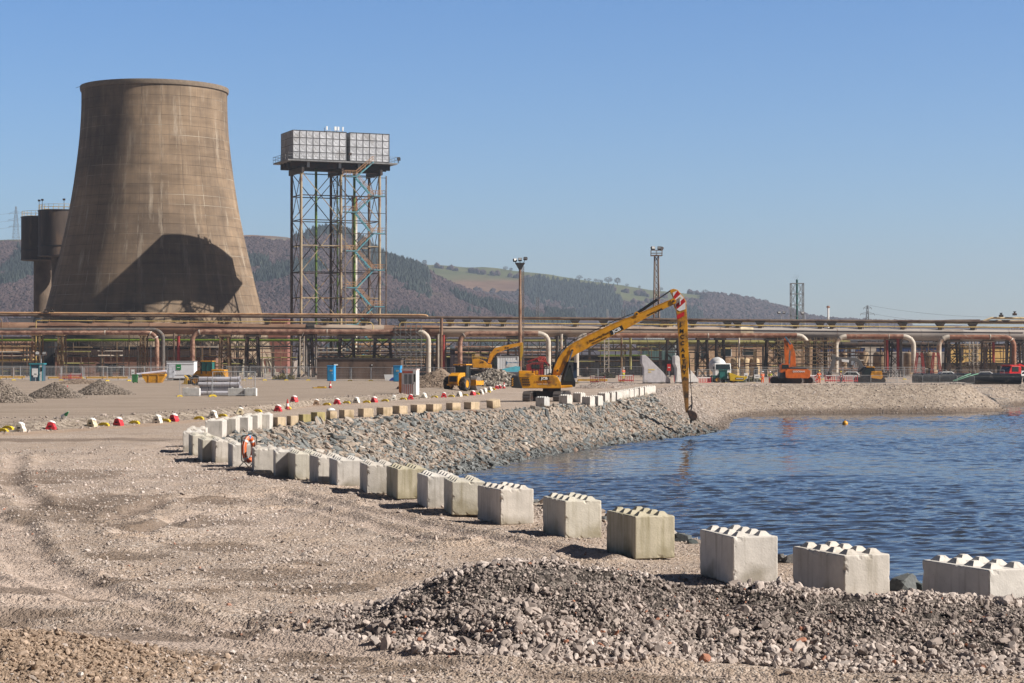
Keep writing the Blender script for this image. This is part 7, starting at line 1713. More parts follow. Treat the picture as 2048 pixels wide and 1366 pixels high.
# ---------------------------------------------------------------- machines
def track(parent, x, y, L, H, W, rz=0, mat=None, z=0):
    """crawler track running along local y"""
    mat = mat or tracksteel; r = H / 2; per = []
    n = 10
    for k in range(n + 1): a = -math.pi / 2 + math.pi * k / n; per.append((L / 2 - r + r * math.cos(a), r + r * math.sin(a)))
    for k in range(n + 1): a = math.pi / 2 + math.pi * k / n; per.append((-L / 2 + r + r * math.cos(a), r + r * math.sin(a)))
    T = Matrix.Translation((x, y, z)) @ Matrix.Rotation(rz + math.pi / 2, 4, 'Z')
    mb = MB(); mb.prism(per, -W / 2 + .02, W / 2 - .02, mx=T); tr = mb.build('track', darksteel, parent)
    pts = per + [per[0]]; tot = sum(math.dist(pts[i], pts[i + 1]) for i in range(len(pts) - 1)); m = int(tot / .2); mb = MB()
    acc = 0; i = 0; d = math.dist(pts[0], pts[1])
    for k in range(m):
        s = tot * k / m
        while acc + d < s: acc += d; i += 1; d = math.dist(pts[i], pts[i + 1])
        f = (s - acc) / d; px, pz = pts[i][0] + (pts[i + 1][0] - pts[i][0]) * f, pts[i][1] + (pts[i + 1][1] - pts[i][1]) * f
        an = math.atan2(pts[i + 1][1] - pts[i][1], pts[i + 1][0] - pts[i][0])
        mb.box((0, 0, 0), (.165, W, .06), mx=None)
        vs = mb.v[-8:]; del mb.v[-8:]
        Q = T @ Matrix.Translation((px, 0, pz)) @ Matrix.Rotation(-an, 4, 'Y')
        mb.v += [tuple(Q @ Vector(v)) for v in vs]
        mb.add([(-.02, -W / 2, -.03), (.02, -W / 2, -.03), (.02, W / 2, -.03), (-.02, W / 2, -.03), (-.01, -W / 2, -.075), (.01, -W / 2, -.075), (.01, W / 2, -.075), (-.01, W / 2, -.075)], [(3, 2, 1, 0)[::-1], (4, 5, 6, 7)[::-1], (0, 1, 5, 4)[::-1], (1, 2, 6, 5)[::-1], (2, 3, 7, 6)[::-1], (3, 0, 4, 7)[::-1]], 0, Q)
    mb.build('track_shoes', mat, tr)
    mb = MB()
    for k in range(5): c = T @ Vector((-L / 2 + r + (L - 2 * r) * k / 4, -W / 2 - .02, r * .8)); e = T @ Vector((-L / 2 + r + (L - 2 * r) * k / 4, W / 2 + .02, r * .8)); mb.cyl(c, e, r * .38, n=10)
    mb.build('roller_wheels', darksteel, tr); return tr
def wheel(parent, c, r, w, rz=0, rim=None, ax='y'):
    d = Vector((math.sin(-rz), math.cos(rz), 0)) * w / 2; c = Vector(c)
    mb = MB(); mb.lathe([(r * .55, -w / 2), (r * .93, -w / 2), (r, -w * .32), (r, w * .32), (r * .93, w / 2), (r * .55, w / 2)], 24)
    o = mb.build('wheel', rubber, parent, smooth=40); o.location = c; o.rotation_euler = (math.pi / 2, 0, rz)
    mb = MB(); mb.lathe([(0, -w * .3), (r * .56, -w * .42), (r * .56, w * .42), (0, w * .3)], 20); mb.build('rim', rim or galv, o, smooth=40)
    tr = MB()
    for k in range(18):
        a = 2 * math.pi * k / 18
        tr.box((r * math.cos(a), r * math.sin(a), w * .12 * (1 if k % 2 else -1)), (.04 + r * .03, r * .1, w * .7), rz=a)
    tr.build('tread', rubber, o)
    return o
def long_reach():
    d = 164.; k = d / F; ox, oy = 1095., 803.
    gx = X(ox, d); gz = -.02
    t = thing('long_reach_excavator', 'yellow crawler excavator with a very long boom, its arm hanging down over the water', 'excavator', (gx, d, gz))
    def q(x, y): return ((x / 4.876 + 1000 - ox) * k, (oy - (y / 4.876 + 560)) * k)
    P = lambda L: [q(*p) for p in L]
    body = P([(215, 1052), (180, 930), (184, 900), (330, 905), (345, 922), (535, 926), (562, 945), (590, 1000), (598, 1052)])
    mb = MB(); mb.prism(body, -1.4, 1.35); mb.build('body', yellow, t, bevel=.06)
    mb = MB(); mb.prism(P([(180, 912), (182, 882), (318, 884), (322, 912)]), -1.3, 1.1); mb.build('engine_hood', yellow, t, bevel=.05)
    mb = MB(); mb.prism(P([(320, 918), (325, 886), (368, 880), (378, 918)]), -.6, 1.1); mb.build('fuel_tank', yellow, t, bevel=.04)
    mb = MB(); mb.prism(P([(112, 1045), (106, 990), (110, 940), (130, 926), (178, 928), (218, 1052)]), -1.42, 1.42); cw = mb.build('counterweight', M('dark grey counterweight', (.022, .022, .024), .5), t, bevel=.08)
    hz_ = MB()
    for j in range(4):
        a, b_ = q(112, 960 + j * 20), q(130, 950 + j * 20); c, e = q(130, 962 + j * 20), q(112, 972 + j * 20)
        hz_.add([(a[0] + .02, -1.425, a[1]), (b_[0], -1.425, b_[1]), (c[0], -1.425, c[1]), (e[0] + .02, -1.425, e[1])], [(0, 1, 2, 3)])
    hz_.build('warning_stripe', yellow, cw)
    # louvres
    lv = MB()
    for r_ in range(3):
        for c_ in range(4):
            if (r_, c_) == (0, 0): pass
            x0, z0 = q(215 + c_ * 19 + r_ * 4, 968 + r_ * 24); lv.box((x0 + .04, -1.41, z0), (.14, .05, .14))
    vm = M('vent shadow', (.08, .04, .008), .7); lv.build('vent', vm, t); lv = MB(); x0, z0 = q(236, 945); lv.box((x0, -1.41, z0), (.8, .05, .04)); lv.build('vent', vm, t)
    x0, z0 = q(560, 1038); mb = MB(); mb.prism(P([(575, 1050), (590, 1025), (700, 1022), (706, 1040), (640, 1048)]), -1.1, 1.1); mb.build('front_step', yellow, t, bevel=.03)
    # decals
    def plate(x0, y0, x1, y1, y, mat, rz=0): a, b_ = q(x0, y1), q(x1, y0); m_ = MB(); m_.box(((a[0] + b_[0]) / 2, y, (a[1] + b_[1]) / 2), (b_[0] - a[0], .02, b_[1] - a[1])); return m_.build('badge', mat, t)
    b0 = plate(384, 941, 476, 971, -1.42, letter_black); c = q(430, 956); text('JCB', .27, b0, (c[0], -1.436, c[1] - .0), (math.pi / 2, 0, 0), letter_white, bold=.012, sx=1.25)
    rt = M('dark red lettering', (.25, .05, .02), .6); c = q(415, 990); text('J. McCarthy Plant', .2, t, (c[0], -1.412, c[1]), (math.pi / 2, 0, 0), rt, shear=.2); c = q(415, 1010); text('London  Newton', .12, t, (c[0], -1.412, c[1]), (math.pi / 2, 0, 0), letter_white)
    c = q(545, 1018); text('JS', .12, t, (c[0], -1.412, c[1]), (math.pi / 2, 0, 0), letter_black)
    # hand rails
    hr = MB()
    A = [q(318, 815), q(480, 815), q(480, 925), q(318, 900)]
    for y in (-1.3, .2):
        for x in (318, 345, 372, 398, 424, 452, 480): a, b_ = q(x, 815), q(x, 925); hr.cyl((a[0], y, a[1]), (b_[0], y, b_[1]), .022, n=6)
        for yy in (815, 860): a, b_ = q(318, yy), q(480, yy); hr.cyl((a[0], y, a[1]), (b_[0], y, b_[1]), .022, n=6)
    hr.build('guard_rail', black, t)
    # cab on the far side of the boom
    mb = MB(); mb.prism(P([(585, 1040), (600, 960), (650, 835), (668, 826), (690, 826), (740, 1000), (735, 1040)]), .45, 1.4); cab = mb.build('cab', M('cab black', (.015, .017, .02), .35), t, bevel=.04)
    mb = MB(); mb.prism(P([(618, 985), (655, 860), (684, 850), (714, 985)]), .43, .5); mb.build('window', glass, cab)
    mb = MB(); mb.prism(P([(500, 925), (515, 815), (528, 812), (528, 925)]), .3, 1.35); mb.build('cab_rear', M('cab black', (.015,) * 3), t)
    mb = MB(); a, b_ = q(730, 800), q(725, 960); mb.box((b_[0] + .1, .9, (a[1] + b_[1]) / 2), (.3, .06, 1.3)); mb.build('mirror_panel', M('blue grey panel', (.03, .05, .09), .4), t)
    # turntable and undercarriage
    a = q(505, 1052)[0]; mb = MB(); mb.cyl((a, 0, .75), (a, 0, 1.12), .75, n=24); mb.build('turntable', darksteel, t)
    mb = MB(); mb.box((a - .2, 0, .62), (2.2, 1.6, .5)); mb.build('car_body', darksteel, t)
    xl, xr = q(312, 0)[0], q(606, 0)[0]; rz = R(-14)
    track(t, xl, -.1, 4.0, .82, .66, rz); track(t, xr, .2, 4.0, .82, .66, rz)
    # boom
    BO = [(512, 925), (522, 860), (560, 770), (600, 710), (650, 655), (720, 608), (900, 518), (1100, 423), (1330, 332), (1500, 263), (1650, 193), (1690, 178), (1716, 196), (1712, 226), (1680, 243), (1500, 326), (1300, 430), (1240, 462), (1205, 488), (1050, 562), (880, 650), (760, 712), (700, 752), (640, 830), (600, 900), (585, 930)]
    mb = MB(); mb.prism(P(BO), -.33, .33); bo = mb.build('boom', yellow, t, bevel=.03)
    e = MB(); pts = P([(650, 655), (720, 608), (900, 518), (1100, 423), (1330, 332), (1650, 193)])
    for i in range(len(pts) - 1): e.bar((pts[i][0], -.34, pts[i][1] - .02), (pts[i + 1][0], -.34, pts[i + 1][1] - .02), .05)
    pts = P([(700, 752), (760, 712), (880, 650), (1050, 562), (1205, 488), (1500, 326)])
    for i in range(len(pts) - 1): e.bar((pts[i][0], -.34, pts[i][1] + .03), (pts[i + 1][0], -.34, pts[i + 1][1] + .03), .05)
    e.build('edge_weld', yellow, bo)
    hs = MB()
    for off in (0, .09): 
        pts = P([(545, 800), (600, 690), (700, 605), (900, 506), (1130, 398), (1300, 330)]); hs.tube([(x, .12 + off, z + .07) for x, z in pts], .03, 6)
    hs.build('hose', black, bo)
    for x, y, r in ((704, 684, .2), (1330, 330, .2), (1688, 205, .22), (560, 880, .2)):
        c = q(x, y); mb = MB(); mb.cyl((c[0], -.4, c[1]), (c[0], .4, c[1]), r, n=18); mb.build('pin_boss', yellow, bo, smooth=50)
        mb = MB(); mb.cyl((c[0], -.43, c[1]), (c[0], .43, c[1]), r * .45, n=12); mb.build('pin', darksteel, bo, smooth=50)
    # badge and lettering along the boom
    def along(x0, y0, x1, y1): a, b_ = q(x0, y0), q(x1, y1); return (a[0] + b_[0]) / 2, (a[1] + b_[1]) / 2, math.atan2(b_[1] - a[1], b_[0] - a[0]), math.dist(a, b_)
    cx_, cz, an, L = along(1076, 518, 1196, 460)
    mb = MB(); mb.box((0, 0, 0), (L, .02, .40)); bd = mb.build('badge', letter_black, bo); bd.location = (cx_, -.345, cz); bd.rotation_euler = (0, -an, 0)
    text('JCB', .36, bd, (0, -.016, 0), (math.pi / 2, 0, 0), letter_white, bold=.016, sx=1.25)
    cx_, cz, an, L = along(848, 610, 1062, 508); o = text('J. McCarthy Plant', .28, bo, (cx_, -.342, cz), (math.pi / 2, 0, 0), M('brown black lettering', (.05, .02, .01)), sx=1.0); o.rotation_euler = Matrix.Rotation(-an, 3, 'Y').to_4x4().to_3x3().__matmul__(Matrix.Rotation(math.pi / 2, 3, 'X')).to_euler()
    cx_, cz, an, L = along(895, 620, 1040, 552); o = text('XR  London  Newton', .15, bo, (cx_, -.342, cz), (0, 0, 0), M('brown black lettering', (.05, .02, .01))); o.rotation_euler = (Matrix.Rotation(-an, 3, 'Y') @ Matrix.Rotation(math.pi / 2, 3, 'X')).to_euler()
    cx_, cz, an, L = along(1445, 343, 1580, 282); o = text('LONG ONE', .25, bo, (cx_, -.342, cz), (0, 0, 0), letter_black, bold=.006); o.rotation_euler = (Matrix.Rotation(-an, 3, 'Y') @ Matrix.Rotation(math.pi / 2, 3, 'X')).to_euler()
    # cylinders
    def ram(a, b_, r, y, f=.55, nm='ram'):
        A, B = q(*a), q(*b_); A, B = Vector((A[0], y, A[1])), Vector((B[0], y, B[1])); m_ = A.lerp(B, f)
        mb = MB(); mb.cyl(A, m_, r, n=14); o = mb.build(nm, black, t, smooth=50); mb = MB(); mb.cyl(m_, B, r * .5, n=12); mb.build('rod', chrome if r > .1 else black, o, smooth=50)
    ram((1325, 330), (1662, 102), .12, 0, .62); ram((612, 960), (704, 690), .13, -.46, .6); ram((612, 960), (704, 690), .13, .46, .6)
    # arm
    AR = [(1655, 108), (1660, 92), (1690, 84), (1730, 94), (1790, 165), (1813, 205), (1816, 280), (1826, 400), (1836, 700), (1838, 960), (1836, 1270), (1826, 1290), (1812, 1290), (1800, 1200), (1770, 960), (1745, 650), (1722, 330), (1716, 290), (1698, 262), (1690, 200), (1680, 150)]
    mb = MB(); mb.prism(P(AR), -.26, .26); ar = mb.build('arm', yellow, t, bevel=.025)
    low = [(1838, 960), (1836, 1270), (1826, 1290), (1812, 1290), (1800, 1200), (1772, 975), (1790, 940)]
    mb = MB(); mb.prism(P(low), -.272, .272); mb.build('muddy_tip', M('mud stained yellow paint', (.30, .14, .03), .8, var=.4, scale=3, dirt=(.06, .035, .02), damt=.6, dscale=1.6), ar)
    rs = M('sign red paint', (.5, .015, .015), .45); ws = M('sign white paint', (.78, .78, .78), .5)
    mb = MB(); mb.prism(P([(1682, 122), (1726, 100), (1786, 168), (1807, 207), (1806, 282), (1750, 302), (1716, 284), (1694, 200)]), -.285, -.262); wp = mb.build('warning_plate', ws, ar)
    for pl in ([(1690, 158), (1728, 103), (1757, 136), (1699, 190)], [(1712, 240), (1790, 176), (1807, 212), (1722, 284)]):
        mb = MB(); mb.prism(P(pl), -.30, -.286); mb.build('red_stripe', rs, wp)
    mb = MB(); mb.prism(P([(1721, 342), (1794, 304), (1796, 346), (1726, 382)]), -.29, -.263); mb.build('red_stripe', rs, ar)
    c = q(1750, 205); mb = MB(); mb.tube([(c[0], -.32, c[1] + .25), (c[0], -.34, c[1]), (c[0], -.32, c[1] - .28)], .06, 8); mb.build('hose_clamp', galv, ar); mb = MB(); mb.cyl((c[0], -.31, c[1] + .22), (c[0], -.36, c[1] + .22), .11, n=12); mb.build('valve', yellow2, ar)
    ys = [430, 497, 553, 615, 683, 740, 793, 845, 898]; xs = [1762, 1768, 1772, 1775, 1780, 1784, 1788, 1791, 1794]
    for ch, x, y in zip(['J.', 'M', 'C', 'C', 'A', 'R', 'T', 'H', 'Y'], xs, ys):
        c = q(x, y); text(ch, .46, ar, (c[0] + .02, -.268, c[1]), (math.pi / 2, 0, 0), letter_black, bold=.012, sx=.95)
    # bucket links and bucket
    ram((1838, 700), (1868, 1130), .06, 0, .5, 'bucket_ram')
    lk = MB(); 
    for a, b_ in (((1868, 1130), (1872, 1210)), ((1872, 1210), (1826, 1262)), ((1872, 1210), (1862, 1275))): A, B = q(*a), q(*b_); lk.bar((A[0], -.1, A[1]), (B[0], -.1, B[1]), .09); lk.bar((A[0], .1, A[1]), (B[0], .1, B[1]), .09)
    lk.build('bucket_link', darksteel, t)
    bk = M('worn muddy bucket', (.05, .032, .025), .7, var=.5, scale=3, dirt=(.12, .05, .03), damt=.5, dscale=2)
    mb = MB(); mb.prism(P([(1820, 1265), (1870, 1270), (1908, 1290), (1922, 1330), (1905, 1362), (1872, 1372), (1850, 1345), (1838, 1310)]), -.5, .5); bu = mb.build('bucket', bk, t, bevel=.04)
    for j in range(4):
        c = q(1862 - 2, 1366); mb = MB(); mb.box((c[0], -.42 + j * .28, c[1] - .08), (.1, .09, .26)); mb.build('tooth', darksteel, bu)
    return t
long_reach()
def excavator(lab, d, org, zo, sc, parts, body_mat, boom_mat, texts=(), depth=1.3, tracks=None, z0=None, yaw=0):
    """outlines given in zoomed picture coordinates; zo = zoom origin, sc = zoom factor, org = machine base in photo pixels"""
    k = d / F; x = X(org[0], d); t = thing('excavator', lab, 'excavator', (x, d, (hz(x, d) if z0 is None else z0) - .02), yaw)
    def q(a, b_): return ((a / sc + zo[0] - org[0]) * k, (org[1] - (b_ / sc + zo[1])) * k)
    boom = None
    for nm, pts, y0, y1, mt in parts:
        mb = MB(); mb.prism([q(*p) for p in pts], y0, y1); o = mb.build(nm, mt, t, bevel=.03)
    for s, sz, p, y, mt in texts: c = q(*p); text(s, sz, t, (c[0], y, c[1]), (math.pi / 2, 0, 0), mt, bold=.006, sx=1.15)
    for (tx, ty, L, H, W, rz, tz) in tracks or []: track(t, tx, ty, L, H, W, rz, None, tz)
    return t, q
z_3 = (720, 560)
cabm = M('cab black', (.015, .017, .02), .35)
mb = MB(); mb.lathe([(6.5, -.5), (4.6, .55), (3.9, .8), (0, .85)], 24); o = mb.build('spoil_mound', GROUND, None, smooth=40); o.location = (X(962, 291), 291, 0); tag(o, 'flat topped spoil mound carrying the smaller yellow excavator', 'spoil mound')
t, q = excavator('smaller yellow excavator with its boom reaching behind the floodlight mast', 291., (962, 752), z_3, 4.876, [
    ('body', [(1092, 856), (1096, 776), (1150, 770), (1215, 792), (1248, 822), (1282, 826), (1286, 862)], -1.3, 1.3, yellow),
    ('boom', [(1243, 812), (1266, 722), (1312, 668), (1400, 645), (1480, 628), (1575, 612), (1582, 640), (1490, 662), (1420, 684), (1335, 716), (1296, 770), (1276, 820)], -.3, .3, yellow),
    ('arm', [(1555, 618), (1590, 610), (1592, 700), (1575, 790), (1558, 790), (1562, 700)], -.22, .22, yellow2),
    ('cab', [(1290, 862), (1292, 775), (1312, 756), (1334, 762), (1340, 862)], .1, 1.3, cabm),
    ('window', [(1298, 835), (1300, 782), (1314, 766), (1328, 770), (1332, 835)], .06, .12, glass),
    ('counterweight', [(1085, 862), (1082, 800), (1096, 778), (1104, 862)], -1.32, 1.32, darksteel),
    ('ram', [(1285, 815), (1330, 720), (1340, 725), (1295, 820)], -.42, -.32, black)], yellow, yellow,
    [('JCB', .32, (1190, 806), -1.312, letter_black), ('JCB', .34, (1432, 664), -.312, letter_black)], tracks=[(-1.0, 0, 3.8, .8, .6, R(60), .0), (.6, 0, 3.8, .8, .6, R(60), .0)], z0=.83)
hr = MB()
for i in range(9): a = q(1095 + i * 18, 730 + i * 4); b_ = q(1095 + i * 18, 775); hr.cyl((a[0], -1.2, a[1]), (b_[0], -1.2, b_[1]), .035, n=5)
for dy in (0, 20): a, b_ = q(1095, 730 + dy), q(1240, 765 + dy * .3); hr.cyl((a[0], -1.2, a[1]), (b_[0], -1.2, b_[1]), .035, n=5)
hr.build('guard_rail', yellow2, t)
z_5 = (1300, 560)
t, q = excavator('orange excavator seen from behind with its arm folded up beneath the pipes', 247., (1592, 773), z_5, 4.876, [
    ('body', [(1312, 975), (1308, 915), (1330, 896), (1530, 898), (1552, 915), (1550, 972), (1530, 986), (1330, 984)], -1.0, 1.2, orange),
    ('engine_cover', [(1352, 898), (1358, 876), (1515, 880), (1524, 898)], -.8, 1.0, M('charcoal cover', (.05, .05, .055), .6)),
    ('cab', [(1262, 960), (1268, 860), (1282, 844), (1352, 846), (1358, 900), (1345, 960)], -.6, .9, orange),
    ('window', [(1278, 895), (1282, 852), (1346, 853), (1350, 890)], -.64, -.58, glass),
    ('platform', [(1250, 985), (1262, 930), (1312, 930), (1312, 985)], -.9, 1.0, cabm),
    ('boom', [(1365, 878), (1425, 872), (1420, 760), (1396, 668), (1348, 602), (1312, 592), (1306, 625), (1356, 684), (1372, 760)], .1, .6, orange),
    ('arm', [(1304, 612), (1340, 618), (1352, 700), (1345, 846), (1314, 842), (1306, 720)], -.3, .05, orange),
    ('ram', [(1308, 588), (1322, 576), (1375, 650), (1362, 662)], -.4, -.25, M('blue grey hose cover', (.06, .12, .17), .5)),
    ('ram', [(1352, 860), (1360, 720), (1370, 720), (1364, 862)], -.1, .05, chrome)], orange, orange,
    [('DOOSAN', .3, (1440, 920), -1.02, letter_white)], tracks=[(-1.1, .2, 4.2, .85, .7, R(62), -.02), (.5, 1.9, 4.2, .85, .7, R(62), -.02)])
a = q(1320, 1030)[0]; mb = MB(); mb.cyl((.2, .4, .5), (.2, .4, 1.1), .8, n=20); mb.build('turntable', darksteel, t)
z_6 = (1628, 560)
gboom = M('grey boom paint', (.12, .115, .115), .5, dirt=(.2, .17, .15), damt=.3)
t, q = excavator('yellow hooded digger with a dark grey boom bent down to the left', 258., (1740, 768), z_6, 4.876, [
    ('body', [(535, 958), (545, 895), (645, 892), (655, 950), (640, 972)], -1.1, 1.1, yellow),
    ('cab', [(455, 968), (450, 895), (478, 855), (500, 846), (575, 852), (585, 905), (545, 968)], -.9, .6, cabm),
    ('cab_roof', [(488, 852), (505, 842), (575, 848), (584, 862), (500, 858)], -.95, .65, yellow),
    ('window', [(468, 930), (482, 868), (562, 868), (572, 905), (540, 932)], -.93, -.88, glass),
    ('boom', [(425, 905), (442, 850), (425, 812), (395, 795), (225, 790), (200, 770), (215, 756), (405, 762), (455, 790), (485, 850), (470, 900)], -.05, .45, gboom),
    ('arm', [(172, 735), (205, 728), (222, 770), (196, 850), (160, 915), (138, 905), (165, 840), (180, 780)], -.05, .3, gboom),
    ('name_plate', [(268, 778), (340, 784), (338, 810), (268, 802)], -.09, -.05, white),
    ('bucket', [(136, 900), (162, 912), (168, 950), (140, 975), (128, 940)], -.35, .5, bk if False else darksteel),
    ('counterweight', [(645, 960), (640, 905), (700, 910), (705, 955)], -1.0, 1.0, darksteel)], yellow, gboom, tracks=[(0, -.4, 3.8, .8, .6, R(80), 0), (0, 1.4, 3.8, .8, .6, R(80), 0)])
# roller
def roller():
    d = 216.; x, y, z = GT(922, 781); t = thing('road_roller', 'yellow single-drum road roller seen from behind on the haul road', 'road roller', (x, y, z), R(66))
    for s in (-1, 1): wheel(t, (-1.0, s * .95, .72), .74, .55, 0, yellow)
    mb = MB(); mb.prism([(-1.9, .7), (-1.85, 1.55), (-1.2, 1.85), (-.1, 1.85), (-.1, .6), (-1.7, .55)], -.55, .55); mb.build('engine_hood', yellow, t, bevel=.06)
    mb = MB(); mb.box((-1.92, 0, 1.2), (.06, .85, .55)); mb.build('grille', black, t); mb = MB(); mb.box((-1.95, 0, .62), (.14, 1.3, .16)); mb.build('bumper', yellow, t)
    mb = MB(); mb.box((.45, 0, .95), (1.1, 1.3, .35)); mb.build('platform', darksteel, t)
    mb = MB()
    for a in (-.05, .95):
        for s in (-.62, .62): mb.bar((a, s, 1.1), (a * .95 + .02, s * .95, 2.62), .09)
    mb.build('cab_post', black, t); mb = MB(); mb.box((.45, 0, 1.9), (.95, 1.16, 1.25)); mb.build('cab_glass', glass, t); mb = MB(); mb.box((.42, 0, 2.68), (1.5, 1.5, .12)); mb.build('roof', yellow, t, bevel=.04)
    mb = MB(); mb.box((1.1, 0, .72), (.5, .5, .4)); mb.build('joint', darksteel, t)
    for s in (-1, 1):
        mb = MB(); mb.box((2.1, s * 1.12, .78), (1.9, .14, .45)); mb.build('drum_frame', yellow, t)
    mb = MB(); mb.box((1.25, 0, .8), (.2, 2.3, .6)); mb.box((2.95, 0, .8), (.2, 2.3, .4)); mb.build('drum_beam', yellow, t)
    mb = MB(); mb.cyl((2.1, -1.03, .72), (2.1, 1.03, .72), .72, n=32); mb.build('drum', tracksteel, t, smooth=40)
roller()
def loader():
    d = 250.; x = X(420, d); z = hz(x, d); t = thing('wheel_loader', 'yellow wheel loader with a glazed cab behind the stack of grey pipes', 'wheel loader', (x, d, z), R(180 - 8))
    for sx in (1.55, -1.3):
        for s in (-.9, .9): wheel(t, (sx, s, .66), .68, .5, 0, yellow)
    mb = MB(); mb.prism([(-2.2, .8), (-2.1, 2.0), (-.4, 2.05), (-.4, .7)], -.8, .8); mb.build('engine_hood', yellow, t, bevel=.07)
    mb = MB(); mb.prism([(-.4, .7), (-.4, 1.85), (1.6, 1.85), (2.0, 1.4), (1.9, .7)], -.6, .6); mb.build('front_frame', yellow, t, bevel=.05)
    mb = MB(); mb.box((.25, 0, 2.4), (1.3, 1.3, 1.2)); mb.build('cab', tealglass, t); mb = MB()
    for a in (-.4, .3, .9):
        for s in (-.66, .66): mb.bar((a, s, 1.45), (a, s, 2.85), .09)
    mb.build('cab_post', black, t); mb = MB(); mb.box((.25, 0, 3.05), (1.55, 1.5, .14)); mb.build('roof', yellow, t, bevel=.04)
    mb = MB(); mb.bar((1.2, .45, 1.3), (2.7, .45, .6), .2); mb.bar((1.2, -.45, 1.3), (2.7, -.45, .6), .2); mb.build('lift_arm', yellow, t)
    mb = MB(); mb.prism([(2.6, .15), (3.5, .2), (3.1, .3), (2.85, .9), (3.0, 1.3), (2.6, 1.0)], -1.2, 1.2); mb.build('bucket', yellow2, t)
    mb = MB(); mb.bar((-2.2, .85, .7), (-1.4, .85, 1.9), .08); mb.bar((-2.5, .85, .7), (-1.7, .85, 1.9), .08); mb.build('ladder', yellow2, t)
loader()
def lorry_front(lab, name, px, d, w, ybot, mats, parts, rz=0, cat='lorry'):
    x = X(px, d); t = thing(name, lab, cat, (x, d, hz(x, d)), rz); return t
def mixer():
    d = 300.; x = X(1441, d); t = thing('mixer_lorry', 'white concrete mixer lorry facing the camera behind the green cabbed dumper', 'lorry', (x, d, hz(x, d)), R(-84))
    mb = MB(); mb.prism([(.0, .5), (.0, 2.9), (1.5, 2.95), (1.85, 2.0), (1.9, .5)], -1.22, 1.22); cab = mb.build('cab', white, t, bevel=.07)
    mb = MB(); mb.add([(1.545, -1.08, 2.82), (1.545, 1.08, 2.82), (1.87, 1.12, 1.95), (1.87, -1.12, 1.95)], [(0, 1, 2, 3)]); mb.add([(1.525, -1.08, 2.80), (1.525, 1.08, 2.80), (1.85, 1.12, 1.93), (1.85, -1.12, 1.93)], [(3, 2, 1, 0)]); w = mb.build('windscreen', glass, cab); w.location = (.02, 0, .0)
    mb = MB(); mb.box((1.93, 0, 1.25), (.05, 1.5, .5)); mb.build('grille', black, cab)
    for s in (-.85, .85):
        mb = MB(); mb.box((1.94, s, .8), (.06, .35, .22)); mb.build('headlight', galv, cab)
        mb = MB(); mb.box((1.6, s * 1.62, 2.2), (.12, .2, .6)); mb.build('mirror', black, cab)
    mb = MB(); mb.lathe([(.0, 0), (.7, .05), (1.25, 1.4), (1.25, 2.4), (.75, 4.2), (.0, 4.25)], 24); dr = mb.build('drum', M('mixer drum white', (.66, .66, .66), .5, dirt=(.45, .43, .4), damt=.4), t, smooth=50); dr.location = (-.3, 0, 2.25); dr.rotation_euler = (0, R(-80), 0)
    mb = MB(); mb.box((-2.5, 0, .95), (5.0, .9, .3)); mb.build('chassis', darksteel, t)
    for sx in (1.0, -2.6, -3.9):
        for s in (-1, 1): wheel(t, (sx, s, .5), .5, .32)
mixer()
def dumper():
    d = 254.; x = X(1447, d); t = thing('site_dumper', 'site dumper with a green glazed cab and tipped yellow skip', 'dumper', (x, d, hz(x, d)), 0); k = d / F
    gm = M('dumper green', (.02, .12, .10), .5); t.scale = (.8, .8, .76)
    mb = MB(); mb.box((-.1, 0, 1.35), (1.15, 1.3, 1.5)); mb.build('cab', tealglass, t, bevel=.05); mb = MB()
    for a in (-.66, .46):
        for s in (-.66, .66): mb.bar((a, s, .6), (a, s, 2.15), .1)
    mb.build('cab_post', gm, t); mb = MB(); mb.box((-.1, 0, 2.2), (1.35, 1.5, .12)); mb.build('roof', gm, t); mb = MB(); mb.box((-.1, -.68, .75), (1.1, .08, .4)); mb.build('door', gm, t)
    mb = MB(); mb.box((.2, 0, .55), (3.6, 1.0, .3)); mb.build('chassis', darksteel, t)
    mb = MB(); mb.prism([(.75, 1.75), (.95, .35), (2.9, .3), (3.6, .8), (3.7, 1.05), (2.4, 1.15)], -1.15, 1.15); sk = mb.build('skip_body', M('dumper yellow', (.62, .42, .02), .5, dirt=(.3, .2, .05), damt=.3), t, bevel=.05)
    mb = MB(); mb.box((2.45, -1.17, .72), (1.3, .03, .3)); pl = mb.build('name_plate', letter_black, sk); text('HONESTLY', .2, pl, (2.45, -1.19, .72), (math.pi / 2, 0, 0), letter_white) if False else None
    mb = MB()
    for i in range(7): mb.box((1.95 + i * .165, -1.19, .72), (.1, .012, .16))
    mb.build('plate_print', letter_white, pl)
    for sx in (-1.1, 1.5):
        for s in (-.85, .85): wheel(t, (sx, s, .5), .52, .42, 0, yellow)
    mb = MB(); mb.box((-1.2, 0, .95), (1.0, 1.1, .6)); mb.build('engine_hood', gm, t, bevel=.05)
dumper()
